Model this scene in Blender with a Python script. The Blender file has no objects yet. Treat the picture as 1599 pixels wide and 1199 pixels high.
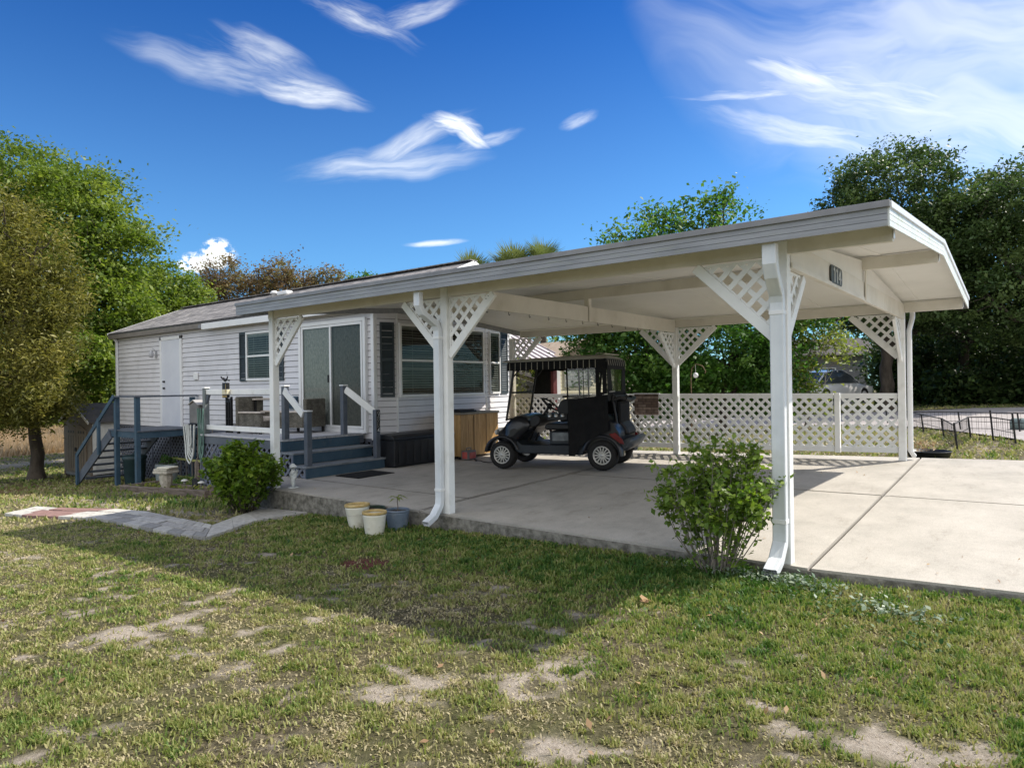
import bpy, math, random
import numpy as np
from mathutils import Vector, Matrix
random.seed(7); rng = np.random.default_rng(11)
scene = bpy.context.scene
COL = scene.collection
R = math.radians

# ------------------------------------------------------------------ camera
cam_d = bpy.data.cameras.new("camera"); cam = bpy.data.objects.new("camera", cam_d); COL.objects.link(cam)
cam_d.sensor_fit = 'HORIZONTAL'; cam_d.sensor_width = 36.0; cam_d.lens = 23.558
cam_d.clip_start = 0.05; cam_d.clip_end = 900
rt = Vector((0.78897774, 0.61426613, -0.01382887)); up = Vector((0.01114805, 0.00819186, 0.9999043)); fw = Vector((-0.61432063, 0.78905641, 0.00038467))
CAM = Vector((1.4533, -5.3221, 1.40))
m = Matrix(((rt.x, up.x, -fw.x, CAM.x), (rt.y, up.y, -fw.y, CAM.y), (rt.z, up.z, -fw.z, CAM.z), (0, 0, 0, 1)))
cam.matrix_world = m
scene.camera = cam

# ------------------------------------------------------------------ sun, sky, exposure
SUNV = Vector((1.38, 1.82, 2.38)).normalized()
SUN_EL = math.asin(SUNV.z); SUN_AZ = math.atan2(SUNV.x, SUNV.y)
sd = bpy.data.lights.new("sun", 'SUN'); sd.energy = 4.5; sd.angle = R(0.53); sd.color = (1.0, 0.93, 0.82)
so = bpy.data.objects.new("sun", sd); COL.objects.link(so); so.location = (20, 30, 40)
so.rotation_euler = (-SUNV).to_track_quat('-Z', 'Y').to_euler()
scene.view_settings.view_transform = 'Standard'; scene.view_settings.look = 'None'
scene.view_settings.exposure = 0.62; scene.view_settings.gamma = 1.0
scene.view_settings.use_curve_mapping = False
scene.cycles.max_bounces = 8; scene.cycles.transparent_max_bounces = 12
scene.cycles.caustics_reflective = False; scene.cycles.caustics_refractive = False

w = bpy.data.worlds.new("World"); scene.world = w; w.use_nodes = True
w.cycles.sampling_method = 'MANUAL'; w.cycles.sample_map_resolution = 256
nt = w.node_tree; nt.nodes.clear()
def wn(t, **k):
    n = nt.nodes.new(t)
    for a, b in k.items(): setattr(n, a, b)
    return n
def wl(a, b): nt.links.new(a, b)
def wmath(op, a, b=None, c=None, clamp=False):
    n = wn('ShaderNodeMath', operation=op, use_clamp=clamp)
    for i, v in enumerate((a, b, c)):
        if v is None: continue
        if isinstance(v, (int, float)): n.inputs[i].default_value = v
        else: wl(v, n.inputs[i])
    return n.outputs[0]
def wvdot(vec, const):
    n = wn('ShaderNodeVectorMath', operation='DOT_PRODUCT'); wl(vec, n.inputs[0]); n.inputs[1].default_value = const
    return n.outputs['Value']
sky = wn('ShaderNodeTexSky', sky_type='NISHITA'); sky.sun_disc = False
sky.sun_elevation = SUN_EL; sky.sun_rotation = SUN_AZ; sky.altitude = 20; sky.air_density = 1.0; sky.dust_density = 0.6; sky.ozone_density = 2.2
tint = wn('ShaderNodeMixRGB', blend_type='MULTIPLY'); tint.inputs[0].default_value = 1.0
wl(sky.outputs[0], tint.inputs[1]); tint.inputs[2].default_value = (0.44, 0.82, 1.14, 1)
tc = wn('ShaderNodeTexCoord'); D = tc.outputs['Generated']
zr_ = wn('ShaderNodeMapRange', interpolation_type='SMOOTHSTEP'); wl(wvdot(D, (0, 0, 1)), zr_.inputs[0]); zr_.inputs[1].default_value = .14; zr_.inputs[2].default_value = .64
deep = wn('ShaderNodeMixRGB', blend_type='MULTIPLY'); wl(zr_.outputs[0], deep.inputs[0]); wl(tint.outputs[0], deep.inputs[1]); deep.inputs[2].default_value = (.07, .41, .76, 1)
def cloud(d, axis, lu, lv, strength, streak, nscale, seed, lo=0.42, hi=0.75):
    """soft cloud about direction d, long axis 'axis', half sizes lu, lv (radians), streaked noise inside"""
    d = Vector(d).normalized(); a = Vector(axis); u = (a - d * a.dot(d)).normalized(); v = d.cross(u)
    z = wvdot(D, d); z = wmath('MAXIMUM', z, 0.05)
    U = wmath('DIVIDE', wvdot(D, u), z); V = wmath('DIVIDE', wvdot(D, v), z)
    comb = wn('ShaderNodeCombineXYZ'); wl(U, comb.inputs[0]); wl(V, comb.inputs[1]); comb.inputs[2].default_value = seed
    w1 = wn('ShaderNodeTexNoise'); w1.inputs['Scale'].default_value = nscale * .35; w1.inputs['Detail'].default_value = 2; wl(comb.outputs[0], w1.inputs['Vector'])
    warp = wmath('MULTIPLY', wmath('SUBTRACT', w1.outputs['Fac'], 0.5), lv * 1.3)
    V2 = wmath('ADD', V, warp); U2 = wmath('ADD', U, warp)
    e = wmath('ADD', wmath('POWER', wmath('ABSOLUTE', wmath('DIVIDE', U2, lu)), 2.0), wmath('POWER', wmath('ABSOLUTE', wmath('DIVIDE', V2, lv)), 2.0))
    env = wmath('SUBTRACT', 1.0, e, clamp=True)
    c2 = wn('ShaderNodeCombineXYZ'); wl(wmath('MULTIPLY', U2, 1.0 / streak), c2.inputs[0]); wl(V2, c2.inputs[1]); c2.inputs[2].default_value = seed + 3.3
    n2 = wn('ShaderNodeTexNoise'); n2.inputs['Scale'].default_value = nscale; n2.inputs['Detail'].default_value = 5; n2.inputs['Roughness'].default_value = .66
    n2.inputs['Distortion'].default_value = .22
    wl(c2.outputs[0], n2.inputs['Vector'])
    c3 = wn('ShaderNodeCombineXYZ'); wl(wmath('MULTIPLY', U2, .5 / streak), c3.inputs[0]); wl(V2, c3.inputs[1]); c3.inputs[2].default_value = seed + 8.1
    n3 = wn('ShaderNodeTexNoise'); n3.inputs['Scale'].default_value = nscale * 2.6; n3.inputs['Detail'].default_value = 3; wl(c3.outputs[0], n3.inputs['Vector'])
    nf = wmath('ADD', wmath('MULTIPLY', n2.outputs['Fac'], .72), wmath('MULTIPLY', n3.outputs['Fac'], .28))
    mr = wn('ShaderNodeMapRange'); mr.interpolation_type = 'SMOOTHSTEP'
    s = wmath('ADD', nf, wmath('MULTIPLY', env, .16)); wl(s, mr.inputs[0])
    mr.inputs[1].default_value = lo; mr.inputs[2].default_value = hi; mr.inputs[3].default_value = 0; mr.inputs[4].default_value = 1
    return wmath('MULTIPLY', wmath('MULTIPLY', mr.outputs[0], env), strength)
cl = [
 cloud((-0.790, 0.464, 0.404), (.125, .237, -.030), .16, .032, .80, 6, 26, 1.0, .46, .88),
 cloud((-0.748, 0.535, 0.387), (.10, .17, -.022), .090, .022, 1.15, 6, 34, 1.7, .42, .82),
 cloud((-0.766, 0.485, 0.423), (.05, .11, -.040), .08, .026, .6, 6, 38, 1.8, .48, .84),
 cloud((-0.677, 0.568, 0.470), (.073, .116, -.038), .09, .024, .8, 6, 36, 2.0, .48, .84),
 cloud((-0.625, 0.618, 0.480), (.104, .072, .040), .08, .016, .7, 6, 40, 2.6, .46, .84),
 cloud((-0.712, 0.634, 0.309), (.199, .202, .036), .16, .026, .8, 7, 30, 4.0, .42, .86),
 cloud((-0.676, 0.654, 0.336), (.114, .085, .063), .11, .024, .8, 7, 30, 4.4, .44, .84),
 cloud((-0.632, 0.686, 0.362), (.10, .10, -.03), .045, .018, 1.3, 4, 50, 4.8, .40, .74),
 cloud((-0.616, 0.702, 0.352), (.04, .05, -.045), .040, .014, 1.3, 4, 50, 5.0, .40, .74),
 cloud((-0.600, 0.722, 0.340), (.05, .05, .02), .060, .014, .7, 5, 44, 5.5, .46, .84),
 cloud((-0.03, 0.93, 0.40), (.28, .08, -.05), .42, .20, .62, 4, 10, 6.0, .36, .80),
 cloud((0.03, 0.93, 0.31), (.28, .08, -.09), .42, .16, .75, 5, 12, 6.4, .36, .78),
 cloud((-0.13, 0.92, 0.34), (.28, .08, -.11), .24, .06, .85, 6, 22, 6.8, .42, .78),
 cloud((-0.275, 0.886, 0.373), (.226, .076, -.014), .13, .014, .85, 6, 34, 7.0, .42, .78),
 cloud((-0.222, 0.897, 0.386), (.109, .047, -.047), .10, .026, .95, 5, 30, 7.4, .42, .78),
 cloud((-0.200, 0.920, 0.310), (.279, .084, -.112), .20, .030, .8, 6, 26, 7.7, .42, .80),
 cloud((-0.683, 0.701, 0.206), (.5, .5, .05), .052, .006, 1.1, 5, 40, 8.0, .42, .80),
 cloud((-0.866, 0.468, 0.180), (.3, .6, .0), .030, .024, 2.4, 1, 46, 9.0, .50, .64),
 cloud((-0.880, 0.447, 0.166), (.3, .6, .0), .030, .016, 2.0, 1, 60, 9.4, .50, .66),
 cloud((-0.492, 0.792, 0.364), (.08, .05, .03), .032, .012, .6, 4, 46, 10.0, .44, .82),
]
tot = cl[0]
for c in cl[1:]: tot = wmath('MAXIMUM', tot, c)
tot = wmath('MINIMUM', wmath('MULTIPLY', tot, .85), 0.95)
mx = wn('ShaderNodeMixRGB'); wl(tot, mx.inputs[0]); wl(deep.outputs[0], mx.inputs[1]); mx.inputs[2].default_value = (8.6, 8.8, 8.7, 1)
# broken bright cloud deck added unseen behind the camera to lift the ambient light
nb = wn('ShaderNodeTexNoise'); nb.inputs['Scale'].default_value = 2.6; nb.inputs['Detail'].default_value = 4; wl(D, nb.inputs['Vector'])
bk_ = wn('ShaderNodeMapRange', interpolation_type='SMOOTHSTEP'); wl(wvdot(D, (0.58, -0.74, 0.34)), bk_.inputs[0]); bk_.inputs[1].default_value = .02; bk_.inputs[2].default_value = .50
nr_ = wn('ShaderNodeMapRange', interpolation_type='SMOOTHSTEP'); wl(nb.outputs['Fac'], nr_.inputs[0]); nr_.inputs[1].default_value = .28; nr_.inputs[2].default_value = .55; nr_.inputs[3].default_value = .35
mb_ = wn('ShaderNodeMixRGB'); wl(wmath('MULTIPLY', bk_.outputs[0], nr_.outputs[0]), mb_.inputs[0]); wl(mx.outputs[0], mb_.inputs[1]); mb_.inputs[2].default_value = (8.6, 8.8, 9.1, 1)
bg = wn('ShaderNodeBackground'); bg.inputs['Strength'].default_value = 0.10
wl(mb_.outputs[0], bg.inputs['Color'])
wo = wn('ShaderNodeOutputWorld'); wl(bg.outputs[0], wo.inputs['Surface'])

# ------------------------------------------------------------------ materials
MATS = {}
def newmat(name):
    ma = bpy.data.materials.new(name); ma.use_nodes = True
    return ma, ma.node_tree, ma.node_tree.nodes['Principled BSDF']
def paint(name, c1, c2=None, rough=.55, scale=3, bump=.0, bscale=40, spec=.4, metal=0, stretch=(1, 1, 1), detail=5, lo=.35, hi=.65, coat=0, dirt=None, dirt_amt=0):
    if name in MATS: return MATS[name]
    ma, t, p = newmat(name); c2 = c2 or c1
    tcn = t.nodes.new('ShaderNodeTexCoord'); mp = t.nodes.new('ShaderNodeMapping'); mp.inputs['Scale'].default_value = stretch
    t.links.new(tcn.outputs['Object'], mp.inputs[0])
    n = t.nodes.new('ShaderNodeTexNoise'); n.inputs['Scale'].default_value = scale; n.inputs['Detail'].default_value = detail; n.inputs['Roughness'].default_value = .62
    t.links.new(mp.outputs[0], n.inputs['Vector'])
    r = t.nodes.new('ShaderNodeValToRGB'); r.color_ramp.elements[0].position = lo; r.color_ramp.elements[1].position = hi
    r.color_ramp.elements[0].color = (*c1, 1); r.color_ramp.elements[1].color = (*c2, 1)
    t.links.new(n.outputs['Fac'], r.inputs[0]); last = r.outputs[0]
    if dirt:
        n3 = t.nodes.new('ShaderNodeTexNoise'); n3.inputs['Scale'].default_value = scale * 2.3; n3.inputs['Detail'].default_value = 8
        t.links.new(mp.outputs[0], n3.inputs['Vector'])
        mr = t.nodes.new('ShaderNodeMapRange'); mr.inputs[1].default_value = .55; mr.inputs[2].default_value = .75; mr.inputs[4].default_value = dirt_amt
        t.links.new(n3.outputs['Fac'], mr.inputs[0])
        mxx = t.nodes.new('ShaderNodeMixRGB'); t.links.new(mr.outputs[0], mxx.inputs[0]); t.links.new(last, mxx.inputs[1]); mxx.inputs[2].default_value = (*dirt, 1)
        last = mxx.outputs[0]
    t.links.new(last, p.inputs['Base Color'])
    p.inputs['Roughness'].default_value = rough; p.inputs['Specular IOR Level'].default_value = spec; p.inputs['Metallic'].default_value = metal
    p.inputs['Coat Weight'].default_value = coat
    if bump:
        n2 = t.nodes.new('ShaderNodeTexNoise'); n2.inputs['Scale'].default_value = bscale; n2.inputs['Detail'].default_value = 6
        t.links.new(mp.outputs[0], n2.inputs['Vector'])
        b = t.nodes.new('ShaderNodeBump'); b.inputs['Strength'].default_value = bump; b.inputs['Distance'].default_value = .01
        t.links.new(n2.outputs['Fac'], b.inputs['Height']); t.links.new(b.outputs[0], p.inputs['Normal'])
    MATS[name] = ma; return ma
white = paint('white_paint', (.76, .77, .76), (.84, .84, .82), .5, 2.5, .15, 60, dirt=(.42, .40, .34), dirt_amt=.35)
trim = paint('white_trim', (.74, .75, .75), (.80, .80, .80), .4, 3, dirt=(.5, .5, .46), dirt_amt=.15)
cream = paint('cream_beam_paint', (.62, .59, .52), (.72, .69, .62), .6, 1.6, .2, 50, dirt=(.40, .36, .26), dirt_amt=.3)
ceil = paint('ceiling_panel_paint', (.72, .71, .67), (.79, .78, .74), .5, 1.2, .1, 30)
alum = paint('grey_aluminium_fascia', (.23, .24, .26), (.31, .32, .34), .45, 2.5, .1, 30, stretch=(1, 6, 6), dirt=(.30, .33, .22), dirt_amt=.3)
alumw = paint('pale_weathered_aluminium', (.62, .66, .64), (.72, .74, .72), .45, 3, .1, 30, dirt=(.42, .46, .18), dirt_amt=.6)
alumcap = paint('aluminium_drip_edge', (.17, .17, .18), (.25, .25, .26), .4, 3, dirt=(.25, .24, .2), dirt_amt=.3)
sidingm = paint('vinyl_siding_paint', (.62, .61, .63), (.70, .69, .71), .45, 1.3, .08, 80, dirt=(.36, .36, .34), dirt_amt=.25)
slate = paint('slate_blue_paint', (.032, .068, .105), (.048, .092, .135), .6, 4, .25, 60, dirt=(.12, .13, .14), dirt_amt=.35)
slateg = paint('slate_grey_paint', (.07, .085, .11), (.11, .125, .15), .6, 4, .25, 60, dirt=(.03, .035, .04), dirt_amt=.3)
treadm = paint('tread_paint', (.13, .15, .17), (.22, .24, .26), .65, 5, .25, 60, stretch=(6, 1, 1), dirt=(.35, .35, .33), dirt_amt=.4)
deckm = paint('deck_board_paint', (.38, .38, .40), (.55, .55, .56), .65, 5, .2, 60, stretch=(1, 5, 1))
latb = paint('blue_lattice_paint', (.11, .125, .165), (.17, .185, .23), .6, 6, .2, 60)
shutm = paint('shutter_paint', (.032, .045, .052), (.045, .06, .068), .5, 4)
shingle = None
woodm = paint('bamboo_wood', (.33, .19, .07), (.52, .33, .14), .5, 3.5, .2, 60, stretch=(9, 9, .6), dirt=(.16, .08, .03), dirt_amt=.8)
lidm = paint('grey_lid', (.20, .18, .14), (.27, .25, .2), .5, 4)
blackpl = paint('black_resin', (.008, .009, .011), (.016, .017, .02), .45, 6, .15, 40)
cartp = paint('black_cart_paint', (.006, .007, .010), (.010, .011, .015), .32, 2, coat=.25, spec=.4)
cartg = paint('dark_grey_plastic', (.010, .014, .019), (.018, .024, .031), .45, 6, .1, 60)
fabric = paint('black_fabric', (.003, .003, .0035), (.007, .007, .0075), .95, 8, .5, 25)
rubber = paint('tyre_rubber', (.008, .008, .008), (.016, .015, .014), .8, 10, .3, 60)
rimm = paint('silver_rim', (.50, .49, .46), (.60, .59, .56), .3, 5, metal=.7)
seatm = paint('black_vinyl_seat', (.006, .006, .007), (.013, .013, .014), .5, 5, .1, 30)
greym = paint('grey_plastic', (.13, .125, .12), (.19, .18, .175), .5, 5)
metalb = paint('black_iron', (.008, .008, .01), (.015, .014, .014), .5, 10)
barkm = paint('tree_bark', (.035, .028, .02), (.10, .08, .06), .9, 6, 1.0, 18, stretch=(1, 1, .25))
barkp = paint('pale_bark', (.14, .12, .10), (.25, .22, .19), .9, 8, .8, 22, stretch=(1, 1, .3))
stonem = paint('cast_stone', (.40, .37, .30), (.58, .54, .46), .85, 9, .6, 40, dirt=(.16, .14, .09), dirt_amt=.8)
plasterm = paint('white_plaster', (.50, .53, .52), (.64, .66, .64), .7, 9, .3, 40)
potcm = paint('cream_glazed_pot', (.62, .60, .50), (.74, .72, .62), .35, 7, dirt=(.40, .34, .22), dirt_amt=.5)
potrim = paint('worn_gold_rim', (.42, .28, .09), (.55, .42, .20), .5, 14, .3, 40)
potbm = paint('blue_grey_pot', (.12, .16, .21), (.17, .21, .27), .5, 6, dirt=(.30, .30, .28), dirt_amt=.4)
potgm = paint('dark_green_pot', (.015, .03, .018), (.03, .05, .03), .45, 8)
soilm = paint('potting_soil', (.035, .025, .018), (.10, .075, .05), .95, 30, 1, 60)
redm = paint('faded_red', (.38, .05, .05), (.50, .12, .10), .45, 8)
timberm = paint('old_timber', (.10, .075, .055), (.24, .19, .15), .9, 8, .6, 40, stretch=(.4, 4, 4))
gravelm = paint('pink_gravel', (.34, .22, .17), (.60, .45, .36), .9, 60, 1, 90)
taupem = paint('taupe_resin', (.12, .095, .07), (.17, .135, .10), .6, 5, .1, 40)
palem = paint('pale_resin', (.55, .54, .50), (.66, .65, .60), .6, 5)
hoseg = paint('green_hose', (.10, .19, .16), (.16, .26, .22), .45, 20)
hosew = paint('pale_hose', (.50, .52, .50), (.62, .64, .62), .5, 20)
creamw = paint('cream_siding', (.60, .55, .38), (.68, .63, .46), .6, 2)
roofmet = paint('pink_white_metal_roof', (.62, .55, .56), (.75, .70, .70), .45, 3)
tanw = paint('tan_wall', (.36, .28, .20), (.44, .35, .26), .7, 4, .2, 50)
greyw = paint('grey_wall', (.20, .20, .22), (.26, .26, .28), .7, 4)
maroon = paint('maroon_paint', (.12, .03, .03), (.17, .05, .05), .5, 5)
cushm = paint('pale_cushion', (.50, .44, .38), (.62, .56, .50), .85, 10, .4, 80)
carw = paint('silver_car_paint', (.74, .74, .74), (.78, .78, .78), .25, 1, coat=.5)
carr = paint('red_car_paint', (.16, .01, .01), (.2, .015, .015), .25, 1, coat=.5)
darkm = paint('dark_interior', (.012, .012, .013), (.02, .02, .02), .9, 5)  # near-black paint standing in for the darkness of unlit rooms and recesses
blindm = paint('dark_blind_slats', (.20, .22, .20), (.28, .30, .28), .6, 5)
yellowm = paint('green_yellow_ladder', (.32, .34, .10), (.42, .42, .16), .6, 8)
trashm = paint('dark_green_bin', (.012, .03, .035), (.02, .045, .05), .5, 6)
barrelm = paint('grey_blue_barrel', (.20, .24, .25), (.30, .33, .33), .6, 4, dirt=(.1, .1, .1), dirt_amt=.5)
orangem = paint('amber_lens', (.70, .22, .04), (.75, .28, .06), .25, 5)
redlens = paint('red_lens', (.12, .008, .012), (.16, .012, .015), .2, 5)
stonepan = None

def brickmat(name, cols, mortar, sw, sh, bump=.4, rough=.8, off=.5, noise=.0, mortar_size=.01):
    ma, t, p = newmat(name)
    tcn = t.nodes.new('ShaderNodeTexCoord'); b = t.nodes.new('ShaderNodeTexBrick')
    b.inputs['Scale'].default_value = 1.0; b.inputs['Brick Width'].default_value = sw; b.inputs['Row Height'].default_value = sh
    b.inputs['Mortar Size'].default_value = mortar_size; b.inputs['Bias'].default_value = 0.0; b.offset = off
    b.inputs['Color1'].default_value = (*cols[0], 1); b.inputs['Color2'].default_value = (*cols[1], 1); b.inputs['Mortar'].default_value = (*mortar, 1)
    t.links.new(tcn.outputs['UV'], b.inputs['Vector'])
    n = t.nodes.new('ShaderNodeTexNoise'); n.inputs['Scale'].default_value = 9; n.inputs['Detail'].default_value = 8; t.links.new(tcn.outputs['Object'], n.inputs['Vector'])
    mr = t.nodes.new('ShaderNodeMapRange'); mr.inputs[1].default_value = .3; mr.inputs[2].default_value = .7; mr.inputs[3].default_value = .6; mr.inputs[4].default_value = 1.35
    t.links.new(n.outputs['Fac'], mr.inputs[0])
    mu = t.nodes.new('ShaderNodeMixRGB'); mu.blend_type = 'MULTIPLY'; mu.inputs[0].default_value = 1
    t.links.new(b.outputs['Color'], mu.inputs[1]); t.links.new(mr.outputs[0], mu.inputs[2])
    t.links.new(mu.outputs[0], p.inputs['Base Color']); p.inputs['Roughness'].default_value = rough
    bp = t.nodes.new('ShaderNodeBump'); bp.inputs['Strength'].default_value = bump; bp.inputs['Distance'].default_value = .01; bp.invert = True
    t.links.new(b.outputs['Fac'], bp.inputs['Height']); t.links.new(bp.outputs[0], p.inputs['Normal'])
    return ma
shingle = brickmat('asphalt_shingles', ((.13, .125, .125), (.27, .255, .245)), (.06, .06, .06), .33, .14, .5, .95)
stonepan = brickmat('stone_veneer', ((.09, .06, .045), (.30, .23, .19)), (.04, .03, .025), .16, .05, .9, .9, .37, mortar_size=.004)

def glassmat(name, tintc, refl=1.0, rough=.02, ior=1.5, trans=.75):
    ma, t, p = newmat(name); t.nodes.remove(p)
    out = t.nodes['Material Output']
    tr = t.nodes.new('ShaderNodeBsdfTransparent'); tr.inputs[0].default_value = (*tintc, 1)
    gl = t.nodes.new('ShaderNodeBsdfGlossy'); gl.inputs['Roughness'].default_value = rough; gl.inputs[0].default_value = (.92, .9, .86, 1)
    fr = t.nodes.new('ShaderNodeFresnel'); fr.inputs[0].default_value = ior
    mm = t.nodes.new('ShaderNodeMath'); mm.operation = 'MULTIPLY'; mm.inputs[1].default_value = refl; mm.use_clamp = True
    t.links.new(fr.outputs[0], mm.inputs[0])
    ms = t.nodes.new('ShaderNodeMixShader'); t.links.new(mm.outputs[0], ms.inputs[0]); t.links.new(tr.outputs[0], ms.inputs[1]); t.links.new(gl.outputs[0], ms.inputs[2])
    t.links.new(ms.outputs[0], out.inputs['Surface'])
    return ma
glass = glassmat('window_glass', (.86, .88, .86), .5)
smoke = glassmat('smoked_windshield', (.62, .56, .45), 1.2)
clearv = glassmat('clear_vinyl', (.80, .80, .78), 1.6, .12)
screenm = glassmat('door_screen', (.55, .56, .55), .4, .15)

def leafmat(name, cols, trans=.35, rough=.5):
    """cols: three colours along the per-leaf 'tint' attribute"""
    ma, t, p = newmat(name)
    at = t.nodes.new('ShaderNodeAttribute'); at.attribute_name = 'tint'
    r = t.nodes.new('ShaderNodeValToRGB'); e = r.color_ramp.elements
    e[0].color = (*cols[0], 1); e[1].color = (*cols[-1], 1)
    for i, c in enumerate(cols[1:-1]):
        q = e.new((i + 1) / (len(cols) - 1)); q.color = (*c, 1)
    t.links.new(at.outputs['Fac'], r.inputs[0]); t.links.new(r.outputs[0], p.inputs['Base Color'])
    p.inputs['Roughness'].default_value = rough; p.inputs['Specular IOR Level'].default_value = .35
    tl = t.nodes.new('ShaderNodeBsdfTranslucent'); hs = t.nodes.new('ShaderNodeHueSaturation'); hs.inputs['Value'].default_value = 1.6; hs.inputs['Saturation'].default_value = 1.1
    t.links.new(r.outputs[0], hs.inputs['Color']); t.links.new(hs.outputs[0], tl.inputs[0])
    ms = t.nodes.new('ShaderNodeMixShader'); ms.inputs[0].default_value = trans
    t.links.new(p.outputs[0], ms.inputs[1]); t.links.new(tl.outputs[0], ms.inputs[2])
    t.links.new(ms.outputs[0], t.nodes['Material Output'].inputs['Surface'])
    return ma
lf_oak = leafmat('oak_leaves', ((.06, .11, .018), (.13, .19, .03), (.23, .28, .055)), .4)
lf_ced = leafmat('cedar_foliage', ((.07, .08, .018), (.16, .16, .035), (.31, .28, .075)))
lf_brn = leafmat('budding_brown_foliage', ((.11, .075, .045), (.18, .13, .06), (.18, .19, .07)))
lf_brt = leafmat('bright_green_leaves', ((.03, .085, .015), (.065, .15, .025), (.13, .22, .045)), .4)
lf_drk = leafmat('dark_live_oak_leaves', ((.028, .055, .016), (.060, .105, .028), (.115, .165, .048)), .25)
lf_yel = leafmat('yellow_green_leaves', ((.10, .14, .025), (.19, .24, .04), (.30, .32, .07)))
lf_shr = leafmat('shrub_leaves', ((.05, .10, .012), (.12, .20, .02), (.26, .34, .045)))
lf_bsh = leafmat('bush_leaves', ((.06, .12, .018), (.14, .22, .03), (.27, .35, .06)))
lf_plm = leafmat('palm_fronds', ((.07, .10, .03), (.13, .17, .05), (.22, .25, .09)), .2)
lf_weed = leafmat('weed_leaves', ((.02, .06, .01), (.04, .10, .015), (.09, .16, .03)))

# ------------------------------------------------------------------ terrain height
def vnoise(x, y, seed=0):
    """value noise, numpy"""
    x = np.asarray(x, float); y = np.asarray(y, float)
    xi = np.floor(x).astype(np.int64); yi = np.floor(y).astype(np.int64); xf = x - xi; yf = y - yi
    def h(a, b):
        n = (a * 374761393 + b * 668265263 + seed * 1442695041) & 0xffffffff
        n = ((n ^ (n >> 13)) * 1274126177) & 0xffffffff
        return ((n ^ (n >> 16)) & 0xffff) / 65535.0
    u = xf * xf * (3 - 2 * xf); v = yf * yf * (3 - 2 * yf)
    return (h(xi, yi) * (1 - u) + h(xi + 1, yi) * u) * (1 - v) + (h(xi, yi + 1) * (1 - u) + h(xi + 1, yi + 1) * u) * v
def fbm(x, y, seed=0, oct=4):
    s = 0; a = .5; t = 0
    for i in range(oct):
        s = s + a * vnoise(x * 2 ** i, y * 2 ** i, seed + i * 17); t += a; a *= .55
    return s / t
def gbase(x, y):
    x = np.asarray(x, float); y = np.asarray(y, float)
    xl = np.clip(-x, 0, 17)
    b = -.07 - .02 * xl - .0018 * xl * xl - .03 * np.clip(-x - 17, 0, 12)
    sl = .021 + .0042 * (np.clip(x, -8.54, 8) + 3.54)
    return b + np.clip(y, 0, 6.3) * sl + .004 * np.clip(y - 6.3, 0, 40)
def ground(x, y):
    return gbase(x, y) + (fbm(np.asarray(x) * 2.1, np.asarray(y) * 2.1, 5, 4) - .5) * .035
def gz(x, y): return float(ground(x, y))
def zs(x, y): return y * (.021 + .0042 * (x + 3.54)) if y > 0 else 0.0

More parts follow.
